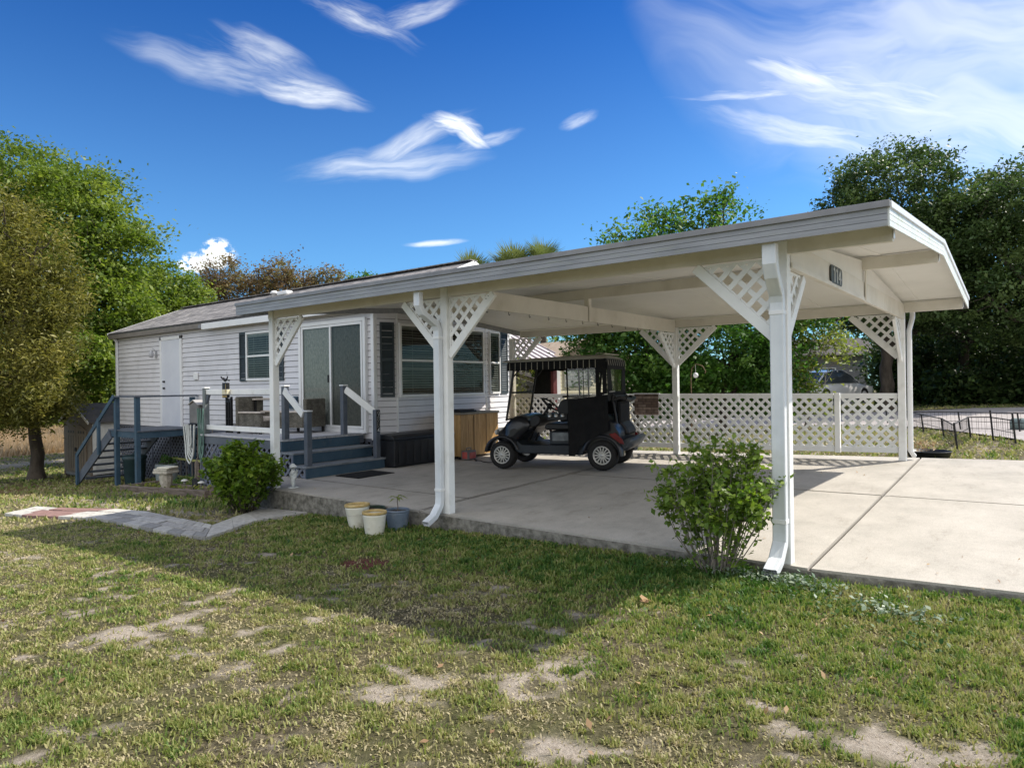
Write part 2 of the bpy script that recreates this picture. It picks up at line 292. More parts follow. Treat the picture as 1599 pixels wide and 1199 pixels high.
# ------------------------------------------------------------------ mesh builder
class MB:
    def __init__(s): s.v = []; s.f = []; s.sm = []; s.uv = None
    def add(s, vs, fs, smooth=False):
        n = len(s.v); s.v += [tuple(q) for q in vs]
        for f in fs: s.f.append(tuple(i + n for i in f)); s.sm.append(smooth)
        return s
    def box(s, x0, x1, y0, y1, z0, z1):
        return s.add([(x0, y0, z0), (x1, y0, z0), (x1, y1, z0), (x0, y1, z0), (x0, y0, z1), (x1, y0, z1), (x1, y1, z1), (x0, y1, z1)],
                     [(0, 3, 2, 1), (4, 5, 6, 7), (0, 1, 5, 4), (1, 2, 6, 5), (2, 3, 7, 6), (3, 0, 4, 7)])
    def beam(s, a, b, wd, ht, upv=(0, 0, 1)):
        a = Vector(a); b = Vector(b); d = (b - a).normalized(); sd = d.cross(Vector(upv)).normalized(); u = sd.cross(d)
        vs = []
        for p in (a, b):
            for i, j in ((-1, -1), (1, -1), (1, 1), (-1, 1)): vs.append(p + sd * (i * wd / 2) + u * (j * ht / 2))
        return s.add(vs, [(0, 1, 2, 3), (7, 6, 5, 4), (0, 4, 5, 1), (1, 5, 6, 2), (2, 6, 7, 3), (3, 7, 4, 0)])
    def prism(s, poly, vec):
        n = len(poly); vec = Vector(vec); P = [Vector(p) for p in poly]
        return s.add(P + [p + vec for p in P], [tuple(range(n))[::-1], tuple(range(n, 2 * n))] + [(i, (i + 1) % n, n + (i + 1) % n, n + i) for i in range(n)])
    def tube(s, pts, r, n=8, caps=True):
        pts = [Vector(p) for p in pts]; rr = r if hasattr(r, '__len__') else [r] * len(pts)
        rings = []; prev = None
        for i, p in enumerate(pts):
            d = (pts[min(i + 1, len(pts) - 1)] - pts[max(i - 1, 0)]).normalized()
            if prev is None:
                a = Vector((0, 0, 1)) if abs(d.z) < .9 else Vector((1, 0, 0)); u = d.cross(a).normalized()
            else: u = (prev - d * prev.dot(d)).normalized()
            prev = u; v = d.cross(u)
            rings.append([p + (u * math.cos(k * 2 * math.pi / n) + v * math.sin(k * 2 * math.pi / n)) * rr[i] for k in range(n)])
        vs = [q for rg in rings for q in rg]; fs = []
        for i in range(len(pts) - 1):
            for k in range(n): fs.append((i * n + k, i * n + (k + 1) % n, (i + 1) * n + (k + 1) % n, (i + 1) * n + k))
        s.add(vs, fs, True)
        if caps: s.add(rings[0], [tuple(range(n))[::-1]]); s.add(rings[-1], [tuple(range(n))])
        return s
    def lathe(s, prof, c=(0, 0, 0), n=24, axis='Z', smooth=True):
        c = Vector(c); vs = []
        for r, h in prof:
            for k in range(n):
                a = k * 2 * math.pi / n; x, y = r * math.cos(a), r * math.sin(a)
                p = {'Z': (x, y, h), 'Y': (x, h, y), 'X': (h, x, y)}[axis]; vs.append(c + Vector(p))
        fs = []
        for i in range(len(prof) - 1):
            for k in range(n):
                q = (i * n + k, i * n + (k + 1) % n, (i + 1) * n + (k + 1) % n, (i + 1) * n + k)
                fs.append(q if axis != 'Y' else q[::-1])
        return s.add(vs, fs, smooth)
    def ball(s, c, r, n=12):
        rx, ry, rz = r if hasattr(r, '__len__') else (r, r, r); vs = []; m = n // 2
        for i in range(m + 1):
            t = math.pi * i / m
            for k in range(n):
                a = 2 * math.pi * k / n; vs.append((c[0] + rx * math.sin(t) * math.cos(a), c[1] + ry * math.sin(t) * math.sin(a), c[2] - rz * math.cos(t)))
        return s.add(vs, [(i * n + k, i * n + (k + 1) % n, (i + 1) * n + (k + 1) % n, (i + 1) * n + k) for i in range(m) for k in range(n)], True)
    def xf(s, M):
        s.v = [tuple(M @ Vector(p)) for p in s.v]; return s
    def obj(s, name, mat, parent=None, bevel=0, world=False, uvf=None, seg=1):
        assert all(0 <= i < len(s.v) for f in s.f for i in f), name
        me = bpy.data.meshes.new(name); me.from_pydata(s.v, [], s.f); me.materials.append(mat)
        me.polygons.foreach_set('use_smooth', s.sm)
        if uvf:
            uvl = me.uv_layers.new(name='UVMap')
            for l in me.loops: uvl.data[l.index].uv = uvf(me.vertices[l.vertex_index].co)
        me.update(); o = bpy.data.objects.new(name, me); COL.objects.link(o)
        if parent is not None:
            o.parent = parent
            if world:
                o.location = -parent.location if parent.parent is None else -(parent.location + parent.parent.location)
                if parent.parent is not None and parent.type == 'MESH':
                    o.location = (0, 0, 0)
        if bevel:
            b = o.modifiers.new('bevel', 'BEVEL'); b.width = bevel; b.segments = seg; b.limit_method = 'ANGLE'; b.angle_limit = R(40)
        return o
def thing(name, label, cat, loc=(0, 0, 0), rotz=0, group=None):
    o = bpy.data.objects.new(name, None); COL.objects.link(o); o.location = loc; o.rotation_euler = (0, 0, rotz); o.empty_display_size = .1
    return tag(o, label, cat, group)
def tag(o, label=None, cat=None, group=None, kind=None):
    if label: o['label'] = label
    if cat: o['category'] = cat
    if group: o['group'] = group
    if kind: o['kind'] = kind
    return o
def copy_tree(o, parent=None):
    c = o.copy(); COL.objects.link(c); c.parent = parent
    for ch in list(o.children): copy_tree(ch, c)
    return c
def clip_poly(poly, conv):
    """clip 2-D polygon by a convex counter-clockwise polygon"""
    out = poly
    for i in range(len(conv)):
        a = conv[i]; b = conv[(i + 1) % len(conv)]; nw = []
        def ins(p): return (b[0] - a[0]) * (p[1] - a[1]) - (b[1] - a[1]) * (p[0] - a[0])
        for j in range(len(out)):
            p = out[j]; q = out[(j + 1) % len(out)]; ip, iq = ins(p), ins(q)
            if ip >= 0: nw.append(p)
            if (ip >= 0) != (iq >= 0):
                t = ip / (ip - iq); nw.append((p[0] + (q[0] - p[0]) * t, p[1] + (q[1] - p[1]) * t))
        out = nw
        if len(out) < 3: return []
    return out
def lattice(mb, conv, fmap, step=.106, wd=.042, th=.009, dn=(0, 1, 0)):
    """diagonal lattice inside the convex ccw 2-D polygon; fmap(u,v)->3-D; dn = thickness direction"""
    us = [p[0] for p in conv]; vs = [p[1] for p in conv]; cx, cy = (min(us) + max(us)) / 2, (min(vs) + max(vs)) / 2
    L = max(max(us) - min(us), max(vs) - min(vs)) * 1.5 + .2; dn = Vector(dn)
    for layer, (dx, dy) in enumerate(((.7071, .7071), (.7071, -.7071))):
        nx, ny = -dy, dx; K = int(L / step) + 1
        for k in range(-K, K + 1):
            ox, oy = cx + nx * k * step, cy + ny * k * step; h = wd / 2
            st = [(ox - dx * L - nx * h, oy - dy * L - ny * h), (ox + dx * L - nx * h, oy + dy * L - ny * h), (ox + dx * L + nx * h, oy + dy * L + ny * h), (ox - dx * L + nx * h, oy - dy * L + ny * h)]
            c = clip_poly(st, conv)
            if len(c) >= 3: mb.prism([Vector(fmap(*p)) + dn * (th * layer * 1.05) for p in c], dn * th)
    return mb

def fast_mesh(name, V, F4, mat, tint=None, parent=None, extra=None, smooth=False):
    """quads/tris from numpy arrays"""
    me = bpy.data.meshes.new(name); n = len(V); k = F4.shape[1]; nf = len(F4)
    me.vertices.add(n); me.vertices.foreach_set('co', np.ascontiguousarray(V, np.float32).ravel())
    me.loops.add(nf * k); me.loops.foreach_set('vertex_index', np.ascontiguousarray(F4, np.int32).ravel())
    me.polygons.add(nf); me.polygons.foreach_set('loop_start', np.arange(0, nf * k, k, dtype=np.int32))
    if smooth: me.polygons.foreach_set('use_smooth', np.ones(nf, bool))
    if tint is not None:
        a = me.attributes.new('tint', 'FLOAT', 'POINT'); a.data.foreach_set('value', np.ascontiguousarray(tint, np.float32))
    for nm, arr in (extra or {}).items():
        a = me.attributes.new(nm, 'FLOAT', 'POINT'); a.data.foreach_set('value', np.ascontiguousarray(arr, np.float32))
    me.materials.append(mat); me.update(calc_edges=True); me.validate()
    o = bpy.data.objects.new(name, me); COL.objects.link(o)
    if parent is not None: o.parent = parent
    return o
def unit(n):
    v = rng.normal(size=(n, 3)); return v / np.linalg.norm(v, axis=1)[:, None]
def leaves(C, size, aspect=.55, upb=.4, tint=None, jit=.35, droop=0):
    """one folded diamond leaf per centre"""
    n = len(C); d = unit(n); d[:, 2] = d[:, 2] * .7 - droop; d /= np.linalg.norm(d, axis=1)[:, None]
    nr = unit(n); nr[:, 2] = np.abs(nr[:, 2]) + upb
    s = np.cross(d, nr); s /= np.linalg.norm(s, axis=1)[:, None] + 1e-9; nn = np.cross(s, d)
    L = (size * (1 + jit * rng.normal(size=n)).clip(.4, 1.8))[:, None]; W = L * aspect
    V = np.empty((n, 4, 3)); V[:, 0] = C - d * L / 2; V[:, 1] = C + s * W / 2 - d * L * .05 + nn * L * .08; V[:, 2] = C + d * L / 2; V[:, 3] = C - s * W / 2 - d * L * .05 + nn * L * .08
    t = tint if tint is not None else rng.random(n)
    return V.reshape(-1, 3), np.arange(n * 4).reshape(n, 4), np.repeat(t, 4)
def blob_pts(blobs, per_clump, clump_r, density=1.0, shell=.35, flat=.8):
    """leaf centres gathered in clumps spread through ellipsoidal blobs (centre, radii, number of clumps)"""
    P = []; T = []
    for c, r, nc in blobs:
        nc = int(nc * density); u = unit(nc); rad = (shell + (1.06 - shell) * rng.random(nc) ** .55)[:, None] * (1 + .28 * (rng.random(nc) < .14) * rng.random(nc))[:, None]
        cc = np.array(c) + u * np.array(r) * rad
        k = rng.poisson(per_clump, nc).clip(3); idx = np.repeat(np.arange(nc), k)
        cr = clump_r * (.55 + .8 * rng.random(nc)); off = rng.normal(size=(len(idx), 3)) * np.array([1, 1, flat]) * cr[idx][:, None] * .5
        P.append(cc[idx] + off); tb = rng.random(nc) * .8 + .1; T.append((tb[idx] + rng.normal(size=len(idx)) * .09).clip(0, 1))
    return np.concatenate(P), np.concatenate(T)
def limb(mb, a, b, r0, r1, n=6, wig=.12, seg=6):
    a = Vector(a); b = Vector(b); L = (b - a).length; pts = []; rs = []
    for i in range(seg + 1):
        t = i / seg; p = a.lerp(b, t)
        if 0 < i < seg: p = p + Vector([random.gauss(0, 1) * wig * L * .3 for _ in range(3)])
        pts.append(p); rs.append(r0 + (r1 - r0) * t)
    mb.tube(pts, rs, n); return pts
def make_tree(name, label, cat, x, y, blobs, mat, leaf, per, clr, trunk_r=.2, trunk_top=None, bark=None, group=None, asp=.55, z=None, trunk2=None, shell=.35, lean=(0, 0), droop=0, twigs=2, density=1.0, flat=.8):
    """blobs given relative to the trunk foot"""
    z0 = gz(x, y) - .05 if z is None else z
    t = thing(name, label, cat, (x, y, z0), 0, group)
    mb = MB(); top = trunk_top or min(b[0][2] for b in blobs)
    k = 8; pts = [(lean[0] * i / k + random.gauss(0, .03), lean[1] * i / k + random.gauss(0, .03), top * i / k) for i in range(k + 1)]
    mb.tube(pts, [trunk_r * (1.5 if i == 0 else 1.0 - .35 * i / k) for i in range(k + 1)], 10)
    tp = Vector(pts[-1])
    for c, r, nc in blobs:
        pp = limb(mb, tp + Vector((0, 0, -random.random() * top * .25)), c, trunk_r * .5, trunk_r * .12)
        for j in range(twigs * 3):
            q = pp[random.randint(2, len(pp) - 1)]; d = Vector([random.gauss(0, 1) for _ in range(3)]).normalized()
            e = Vector(c) + Vector((d.x * r[0], d.y * r[1], abs(d.z) * r[2])) * .9
            limb(mb, q, e, trunk_r * .14, .012, 5, .2, 5)
    mb.obj('trunk', bark or barkm, t)
    P, T = blob_pts(blobs, per, clr, density, shell, flat)
    V, F, TT = leaves(P, leaf, asp, tint=T, droop=droop)
    fast_mesh('crown', V, F, mat, TT, t)
    return t

# ------------------------------------------------------------------ ground
def sstep(a, b, x):
    t = np.clip((x - a) / (b - a), 0, 1); return t * t * (3 - 2 * t)
def lush(x, y):
    """where the lawn is thick and green (strip beside the slab, under the eave's drip)"""
    f = np.exp(-((y + .55) / .75) ** 2) * sstep(-6.6, -5.2, x) * (1 - .35 * sstep(-.2, .6, x))
    f = np.maximum(f, np.exp(-(((x - .9) / 1.6) ** 2 + ((y + .6) / .55) ** 2)) * .8)
    f = np.maximum(f, np.exp(-(((x + 8.6) / 1.3) ** 2 + ((y + .35) / .45) ** 2)) * .8)
    return f
def bare_f(x, y):
    n = fbm(x * 1.9 + 3, y * 2.3, 21, 4); n2 = fbm(x * 6.5, y * 7.5, 33, 5)
    v = n * .36 + n2 * .64 - .15 * lush(x, y) - .042
    near = np.exp(-(((x + .9) / 1.3) ** 2 + ((y + 3.0) / .8) ** 2)) * .055 + np.exp(-(((x + 5.5) / 2.6) ** 2 + ((y + 3.5) / .8) ** 2)) * .045 + np.exp(-(((x - .9) / .9) ** 2 + ((y + 2.6) / .8) ** 2)) * .045
    return sstep(.525, .70, v + near)
def axis_grid(fine0, fine1, st, lo, hi, g=1.12):
    a = list(np.arange(fine0, fine1, st)); s = st; p = a[-1]
    while p < hi: s *= g; p += s; a.append(p)
    s = st; p = a[0]; b = []
    while p > lo: s *= g; p -= s; b.append(p)
    return np.array(b[::-1] + a)
gxs = axis_grid(-8.5, 3.6, .055, -170, 130); gys = axis_grid(-4.2, .2, .055, -60, 170)
GX, GY = np.meshgrid(gxs, gys); X = GX.ravel(); Y = GY.ravel()
near = np.exp(-(((X + 2) / 9) ** 2 + ((Y + 2) / 6) ** 2))
Z = ground(X, Y) + (fbm(X * 9, Y * 9, 77, 3) - .5) * .022 * near
nx, ny = len(gxs), len(gys); I = np.arange(nx * ny).reshape(ny, nx)
F = np.stack([I[:-1, :-1].ravel(), I[:-1, 1:].ravel(), I[1:, 1:].ravel(), I[1:, :-1].ravel()], 1)
bare = bare_f(X, Y) * (1 - sstep(12, 22, np.hypot(X, Y)))
track = np.exp(-((X + 27.2 + .25 * (Y - 4)) / 1.5) ** 2) + .8 * np.exp(-(((X + 8.9) / 1.6) ** 2 + ((Y + .7) / .22) ** 2)) + .6 * np.exp(-(((X + 13.5) / 3) ** 2 + ((Y + .6) / .5) ** 2))
bare = np.clip(bare + track * 1.1, 0, 1)
field = sstep(-31.2, -32.4, X) * (Y < 30)
mulch = np.exp(-(((X + 3.2) / .34) ** 2 + ((Y + 1.5) / .2) ** 4)) ; mulch = sstep(.35, .8, mulch)
litter = np.exp(-(((X + 16.5) / 2.6) ** 2 + ((Y + .1) / 1.0) ** 2)) * .9

ma, t, p = newmat('lawn_ground')
def att(nm):
    a = t.nodes.new('ShaderNodeAttribute'); a.attribute_name = nm; return a.outputs['Fac']
tcn = t.nodes.new('ShaderNodeTexCoord')
def tnoise(s, d=6, r=.6):
    n = t.nodes.new('ShaderNodeTexNoise'); n.inputs['Scale'].default_value = s; n.inputs['Detail'].default_value = d; n.inputs['Roughness'].default_value = r
    t.links.new(tcn.outputs['Object'], n.inputs['Vector']); return n.outputs['Fac']
def tramp(f, cs, ps):
    r = t.nodes.new('ShaderNodeValToRGB'); e = r.color_ramp.elements; e[0].position = ps[0]; e[1].position = ps[-1]; e[0].color = (*cs[0], 1); e[1].color = (*cs[-1], 1)
    for c, q in list(zip(cs, ps))[1:-1]: k = e.new(q); k.color = (*c, 1)
    t.links.new(f, r.inputs[0]); return r.outputs[0]
def tmix(f, a, b, bt='MIX'):
    n = t.nodes.new('ShaderNodeMixRGB'); n.blend_type = bt
    if isinstance(f, float): n.inputs[0].default_value = f
    else: t.links.new(f, n.inputs[0])
    t.links.new(a, n.inputs[1]); t.links.new(b, n.inputs[2]); return n.outputs[0]
thatch = tramp(tnoise(26, 9, .7), ((.04, .035, .022), (.13, .11, .065), (.36, .30, .20)), (.3, .5, .72))
green = tramp(tnoise(14, 8, .7), ((.04, .045, .018), (.13, .13, .05), (.30, .27, .15)), (.3, .52, .75))
soil = tmix(tramp(tnoise(1.1, 5), ((0, 0, 0), (1, 1, 1)), (.38, .62)), thatch, green)
sand = tramp(tnoise(38, 9, .75), ((.24, .19, .14), (.50, .43, .35), (.64, .57, .48)), (.28, .48, .7))
c = tmix(att('bare'), soil, sand)
fld = tramp(tnoise(3.5, 9, .75), ((.26, .19, .10), (.42, .32, .20), (.52, .42, .30)), (.3, .5, .7))
c = tmix(att('field'), c, fld)
mul = tramp(tnoise(60, 6, .7), ((.05, .018, .014), (.16, .06, .045), (.30, .15, .12)), (.35, .5, .68)); c = tmix(att('mulch'), c, mul)
lit = tramp(tnoise(18, 8, .7), ((.10, .05, .02), (.25, .15, .06), (.34, .24, .12)), (.35, .5, .66)); c = tmix(att('litter'), c, lit)
t.links.new(c, p.inputs['Base Color']); p.inputs['Roughness'].default_value = .95; p.inputs['Specular IOR Level'].default_value = .15
bp = t.nodes.new('ShaderNodeBump'); bp.inputs['Strength'].default_value = 1.0; bp.inputs['Distance'].default_value = .035
t.links.new(tnoise(55, 8, .75), bp.inputs['Height']); t.links.new(bp.outputs[0], p.inputs['Normal'])
g = fast_mesh('ground', np.stack([X, Y, Z], 1), F, ma, extra={'bare': bare, 'mulch': mulch, 'field': field, 'litter': litter}, smooth=True)
tag(g, 'uneven lawn ground with bare sandy patches', kind='structure')

# ------------------------------------------------------------------ concrete slab
ma, t, p = newmat('concrete')
tcn = t.nodes.new('ShaderNodeTexCoord')
c1 = tramp(tnoise(1.6, 9, .68), ((.36, .34, .30), (.44, .41, .365), (.50, .47, .42)), (.30, .5, .70))
mp = t.nodes.new('ShaderNodeMapping'); mp.inputs['Scale'].default_value = (1, .35, 1); mp.inputs['Rotation'].default_value = (0, 0, R(70)); t.links.new(tcn.outputs['Object'], mp.inputs[0])
n = t.nodes.new('ShaderNodeTexNoise'); n.inputs['Scale'].default_value = 5; n.inputs['Detail'].default_value = 9; n.inputs['Roughness'].default_value = .75; t.links.new(mp.outputs[0], n.inputs['Vector'])
c2 = tramp(n.outputs['Fac'], ((.74, .73, .71), (.98, .98, .98), (1.05, 1.05, 1.05)), (.28, .46, .72))
c = tmix(1.0, c1, c2, 'MULTIPLY')
sp = tramp(tnoise(130, 4, .6), ((.8, .8, .8), (1.08, 1.08, 1.08)), (.35, .6)); c = tmix(1.0, c, sp, 'MULTIPLY')
st = tramp(tnoise(.9, 7, .7), ((0, 0, 0), (.34, .34, .34)), (.56, .74)); dk = t.nodes.new('ShaderNodeRGB'); dk.outputs[0].default_value = (.17, .15, .11, 1); c = tmix(st, c, dk.outputs[0])
t.links.new(c, p.inputs['Base Color']); p.inputs['Roughness'].default_value = .85; p.inputs['Specular IOR Level'].default_value = .3
bp = t.nodes.new('ShaderNodeBump'); bp.inputs['Strength'].default_value = .35; bp.inputs['Distance'].default_value = .006; t.links.new(tnoise(90, 8, .7), bp.inputs['Height']); t.links.new(bp.outputs[0], p.inputs['Normal'])
concrete = ma
footm = paint('rough_concrete_edge', (.09, .085, .07), (.26, .245, .21), .95, 14, 1.0, 45, detail=9)  # edge colour darkened for soil and for the shadow below the slab lip
jointm = paint('joint_filler', (.012, .011, .009), (.03, .026, .02), .95, 20)
def fy(a, b): return b + (.15 * (a - .12) * (1 - (b + .05) / 3.2) if a > .12 and b < 3.1 else 0)
def slab_panel(mb, x0, x1, y0, y1, jit=0):
    n = max(2, int((x1 - x0) / .5)); k = max(2, int((y1 - y0) / .5)); g = .013
    vs = [(x0 + g + (x1 - x0 - 2 * g) * i / n, y0 + g + (y1 - y0 - 2 * g) * j / k) for j in range(k + 1) for i in range(n + 1)]
    top = [(a, fy(a, b), zs(a, b)) for a, b in vs]; N = len(top)
    mb.add(top, [(j * (n + 1) + i, j * (n + 1) + i + 1, (j + 1) * (n + 1) + i + 1, (j + 1) * (n + 1) + i) for j in range(k) for i in range(n)])
    per = [(x0 + g, y0 + g), (x1 - g, y0 + g), (x1 - g, y1 - g), (x0 + g, y1 - g)]
    for i in range(4):
        a = per[i]; b = per[(i + 1) % 4]; m = 8
        pts = [(a[0] + (b[0] - a[0]) * q / m, a[1] + (b[1] - a[1]) * q / m) for q in range(m + 1)]
        mb.add([(q[0], fy(*q), zs(*q)) for q in pts] + [(q[0], fy(*q) + .004, zs(*q) - .022) for q in pts], [(q, m + 1 + q, m + 2 + q, q + 1) for q in range(m)])
mb = MB()
for x0, x1, ys in ((-7.9, -4.0, (-.05, .80, 3.3, 6.25)), (-4.0, .12, (-.05, 3.05, 6.25)), (.12, 4.4, (-.05, 3.05, 6.25)), (4.4, 9.5, (-.05, 3.05, 6.25))):
    for a, b in zip(ys, ys[1:]): slab_panel(mb, x0, x1, a, b)
tag(mb.obj('carport_slab', concrete), 'pale concrete carport slab with control joints', kind='structure')
mb = MB(); n = 30
for k, (ya, yb, dz) in enumerate(((-.06, -.045, -.022),)):
    xs = np.linspace(-7.92, 9.5, n)
    mb.add([(a, fy(a, -.052), -.9) for a in xs] + [(a, fy(a, -.050), -.024) for a in xs] + [(a, fy(a, -.041), -.021) for a in xs], [(i, i + 1, n + i + 1, n + i) for i in range(n - 1)] + [(n + i, n + i + 1, 2 * n + i + 1, 2 * n + i) for i in range(n - 1)])
mb.add([(-7.92, -.07, -.9), (-7.92, 6.3, -.9), (-7.92, 6.3, -.03), (-7.92, -.07, -.03)], [(0, 1, 2, 3)])
tag(mb.obj('slab_footing', footm), kind='structure')
mb = MB(); mb.add([(a, fy(a, b) + .01, zs(a, b) - .022) for b in np.linspace(-.04, 6.24, 9) for a in np.linspace(-7.88, 9.4, 25)], [(j * 25 + i, j * 25 + i + 1, (j + 1) * 25 + i + 1, (j + 1) * 25 + i) for j in range(8) for i in range(24)])
tag(mb.obj('slab_joint_filler', jointm), kind='structure')
mb = MB()
def stain(p, q, w0, w1, seed):
    n = int(math.hypot(q[0] - p[0], q[1] - p[1]) / .06); dx, dy = q[0] - p[0], q[1] - p[1]; L = math.hypot(dx, dy); nx_, ny_ = -dy / L, dx / L; L1 = []; L2 = []
    for i in range(n + 1):
        f = i / n; x, y = p[0] + dx * f, p[1] + dy * f; a = w0 + w1 * float(fbm(x * 5 + seed, y * 5, 13, 3)); b = w0 + w1 * float(fbm(x * 5, y * 5 + seed, 14, 3))
        L1.append((x + nx_ * a, y + ny_ * a)); L2.append((x - nx_ * b, y - ny_ * b))
    return L1, L2
for p_, q_, w0, w1, sd_x in (((-4.0, 0), (-4.0, 5.9), .018, .05, 1), ((-3.95, 3.05), (.1, 3.05), .014, .02, 2), ((-7.7, .80), (-4.05, .80), .014, .02, 3), ((.12, .05), (.12, 6.1), .0135, .006, 4), ((.2, 3.05), (9, 3.05), .0135, .004, 5)):
    L1, L2 = stain(p_, q_, w0, w1, sd_x); n = len(L1)
    for LL, sg in ((L1, 1), (L2, -1)):
        base = [((a[0] + b[0]) / 2, (a[1] + b[1]) / 2) for a, b in zip(L1, L2)]
        mb.add([(a, b, zs(a, b) + .0012) for a, b in LL] + [(p_[0] + (q_[0] - p_[0]) * i / (n - 1) + (LL[i][0] - base[i][0]) * 0 + (.0135 * sg * (-(q_[1] - p_[1])) / math.hypot(q_[0] - p_[0], q_[1] - p_[1])), p_[1] + (q_[1] - p_[1]) * i / (n - 1) + (.0135 * sg * (q_[0] - p_[0]) / math.hypot(q_[0] - p_[0], q_[1] - p_[1])), zs(p_[0] + (q_[0] - p_[0]) * i / (n - 1), p_[1] + (q_[1] - p_[1]) * i / (n - 1)) + .0012) for i in range(n)], [(i, i + 1, n + i + 1, n + i) for i in range(n - 1)])
tag(mb.obj('slab_joint_dirt', paint('ground_in_dirt', (.13, .12, .10), (.27, .25, .21), .95, 9, 0, 40)), kind='structure')
# road beyond
ma, t, p = newmat('road_surface'); tcn = t.nodes.new('ShaderNodeTexCoord')
c = tramp(tnoise(2.2, 8, .7), ((.24, .22, .21), (.34, .31, .30), (.42, .39, .37)), (.3, .5, .7)); t.links.new(c, p.inputs['Base Color']); p.inputs['Roughness'].default_value = .9
near_e = [(-60, 31), (-30, 24.0), (-12, 19.5), (-5, 17.2), (-2, 15.6), (-.6, 14.0), (.3, 12.2), (1.4, 10.0), (3.2, 8.6), (9, 7.6), (40, 5)]
far_e = [(-60, 38), (-30, 31), (-12, 27.4), (-8, 26.0), (-5, 25.2), (-2.5, 25.0), (1.0, 25.6), (6, 24.0), (12, 20), (20, 17), (60, 12)]
mb = MB(); K = 24
def lerp_poly(P, n):
    out = []
    for i in range(len(P) - 1):
        for k in range(n): f = k / n; out.append((P[i][0] + (P[i + 1][0] - P[i][0]) * f, P[i][1] + (P[i + 1][1] - P[i][1]) * f))
    return out + [P[-1]]
A = lerp_poly(near_e, 8); B = lerp_poly(far_e, 8); m = 12; vs = []
for a, b in zip(A, B):
    for k in range(m + 1):
        x = a[0] + (b[0] - a[0]) * k / m; y = a[1] + (b[1] - a[1]) * k / m; vs.append((x, y, gz(x, y) + .035))
mb.add(vs, [(i * (m + 1) + k, (i + 1) * (m + 1) + k, (i + 1) * (m + 1) + k + 1, i * (m + 1) + k + 1) for i in range(len(A) - 1) for k in range(m)], True)
tag(mb.obj('road', ma), 'pale road crossing behind the carport', kind='structure')

# ------------------------------------------------------------------ paver path
ma, t, p = newmat('paver_concrete'); tcn = t.nodes.new('ShaderNodeTexCoord')
at = t.nodes.new('ShaderNodeAttribute'); at.attribute_name = 'tint'
r = t.nodes.new('ShaderNodeValToRGB'); r.color_ramp.interpolation = 'CONSTANT'; e = r.color_ramp.elements
e[0].color = (.27, .16, .14, 1); e[0].position = 0; e[1].color = (.31, .30, .28, 1); e[1].position = .2
for q, cc in ((.45, (.42, .40, .37)), (.7, (.50, .48, .44)), (.88, (.55, .53, .48))): k = e.new(q); k.color = (*cc, 1)
t.links.new(at.outputs['Fac'], r.inputs[0]); c = tmix(1.0, r.outputs[0], tramp(tnoise(16, 9, .7), ((.6, .6, .58), (1.15, 1.15, 1.15)), (.32, .66)), 'MULTIPLY')
t.links.new(c, p.inputs['Base Color']); p.inputs['Roughness'].default_value = .9
bp = t.nodes.new('ShaderNodeBump'); bp.inputs['Strength'].default_value = .5; bp.inputs['Distance'].default_value = .006; t.links.new(tnoise(70, 8, .7), bp.inputs['Height']); t.links.new(bp.outputs[0], p.inputs['Normal'])
paver = ma
leg1n = [(-11.0, -2.02), (-10.22, -1.97), (-9.5, -1.80), (-8.45, -1.63), (-7.2, -1.68), (-6.2, -1.72), (-5.62, -1.66)]
leg1f = [(-11.6, -1.42), (-10.5, -1.34), (-9.4, -1.06), (-8.5, -1.02), (-7.5, -1.10), (-6.85, -1.16), (-6.35, -1.20)]
leg2n = [(-5.62, -1.66), (-5.86, -1.2), (-6.1, -.75), (-6.0, -.10)]
leg2f = [(-6.35, -1.20), (-6.62, -.80), (-6.78, -.5), (-7.05, -.10)]
def path_cells(near_p, far_p, nu, rows, stag=True):
    A = lerp_poly(near_p, 20); B = lerp_poly(far_p, 20)
    def P(u, v):
        f = u * (len(A) - 1); i = min(int(f), len(A) - 2); f -= i
        a = Vector(A[i]).lerp(Vector(A[i + 1]), f); b = Vector(B[i]).lerp(Vector(B[i + 1]), f); return a.lerp(b, v)
    cells = []
    for rr in range(rows):
        v0, v1 = rr / rows, (rr + 1) / rows; off = .5 / nu if (rr % 2 and stag) else 0
        us = [0] + [k / nu + off for k in range(0 if off else 1, nu)] + [1]; us = sorted(set(us))
        for u0, u1 in zip(us, us[1:]):
            g = .006; gu = g / 6.0; gv = g / .62
            cells.append(([P(u0 + gu, v0 + gv), P((u0 + u1) / 2, v0 + gv), P(u1 - gu, v0 + gv), P(u1 - gu, v1 - gv), P((u0 + u1) / 2, v1 - gv), P(u0 + gu, v1 - gv)], (u0 + u1) / 2))
    return cells
V = []; Fp = []; TT = []
def add_cell(c, tintv, h):
    dz = random.gauss(0, .003); zz = [gz(q[0], q[1]) for q in c]; a = len(V)
    zt = [float(gbase(q[0], q[1])) + h + dz for q in c]
    n = len(c)
    for q, z in zip(c, zt): V.append((q[0], q[1], z))
    for q, z in zip(c, zt): V.append((q[0], q[1], z - .09))
    Fp.append(tuple(a + i for i in range(n))); Fp.extend((a + i, a + (n + i), a + n + (i + 1) % n, a + (i + 1) % n) for i in range(n)); TT.extend([tintv] * 2 * n)
for c, u in path_cells(leg1n, leg1f, 15, 3):
    tv = .05 if .13 < u < .32 else random.choice([.3, .5, .55, .75, .8, .92] if u > .45 else [.75, .9, .95, .8]); add_cell(c, tv, .04)
for c, u in path_cells(leg2n, leg2f, 3, 1, False): add_cell(c, random.choice([.5, .6, .75]), .035)
me = bpy.data.meshes.new('path'); me.from_pydata(V, [], Fp); me.materials.append(paver)
a = me.attributes.new('tint', 'FLOAT', 'POINT'); a.data.foreach_set('value', TT); o = bpy.data.objects.new('path', me); COL.objects.link(o)
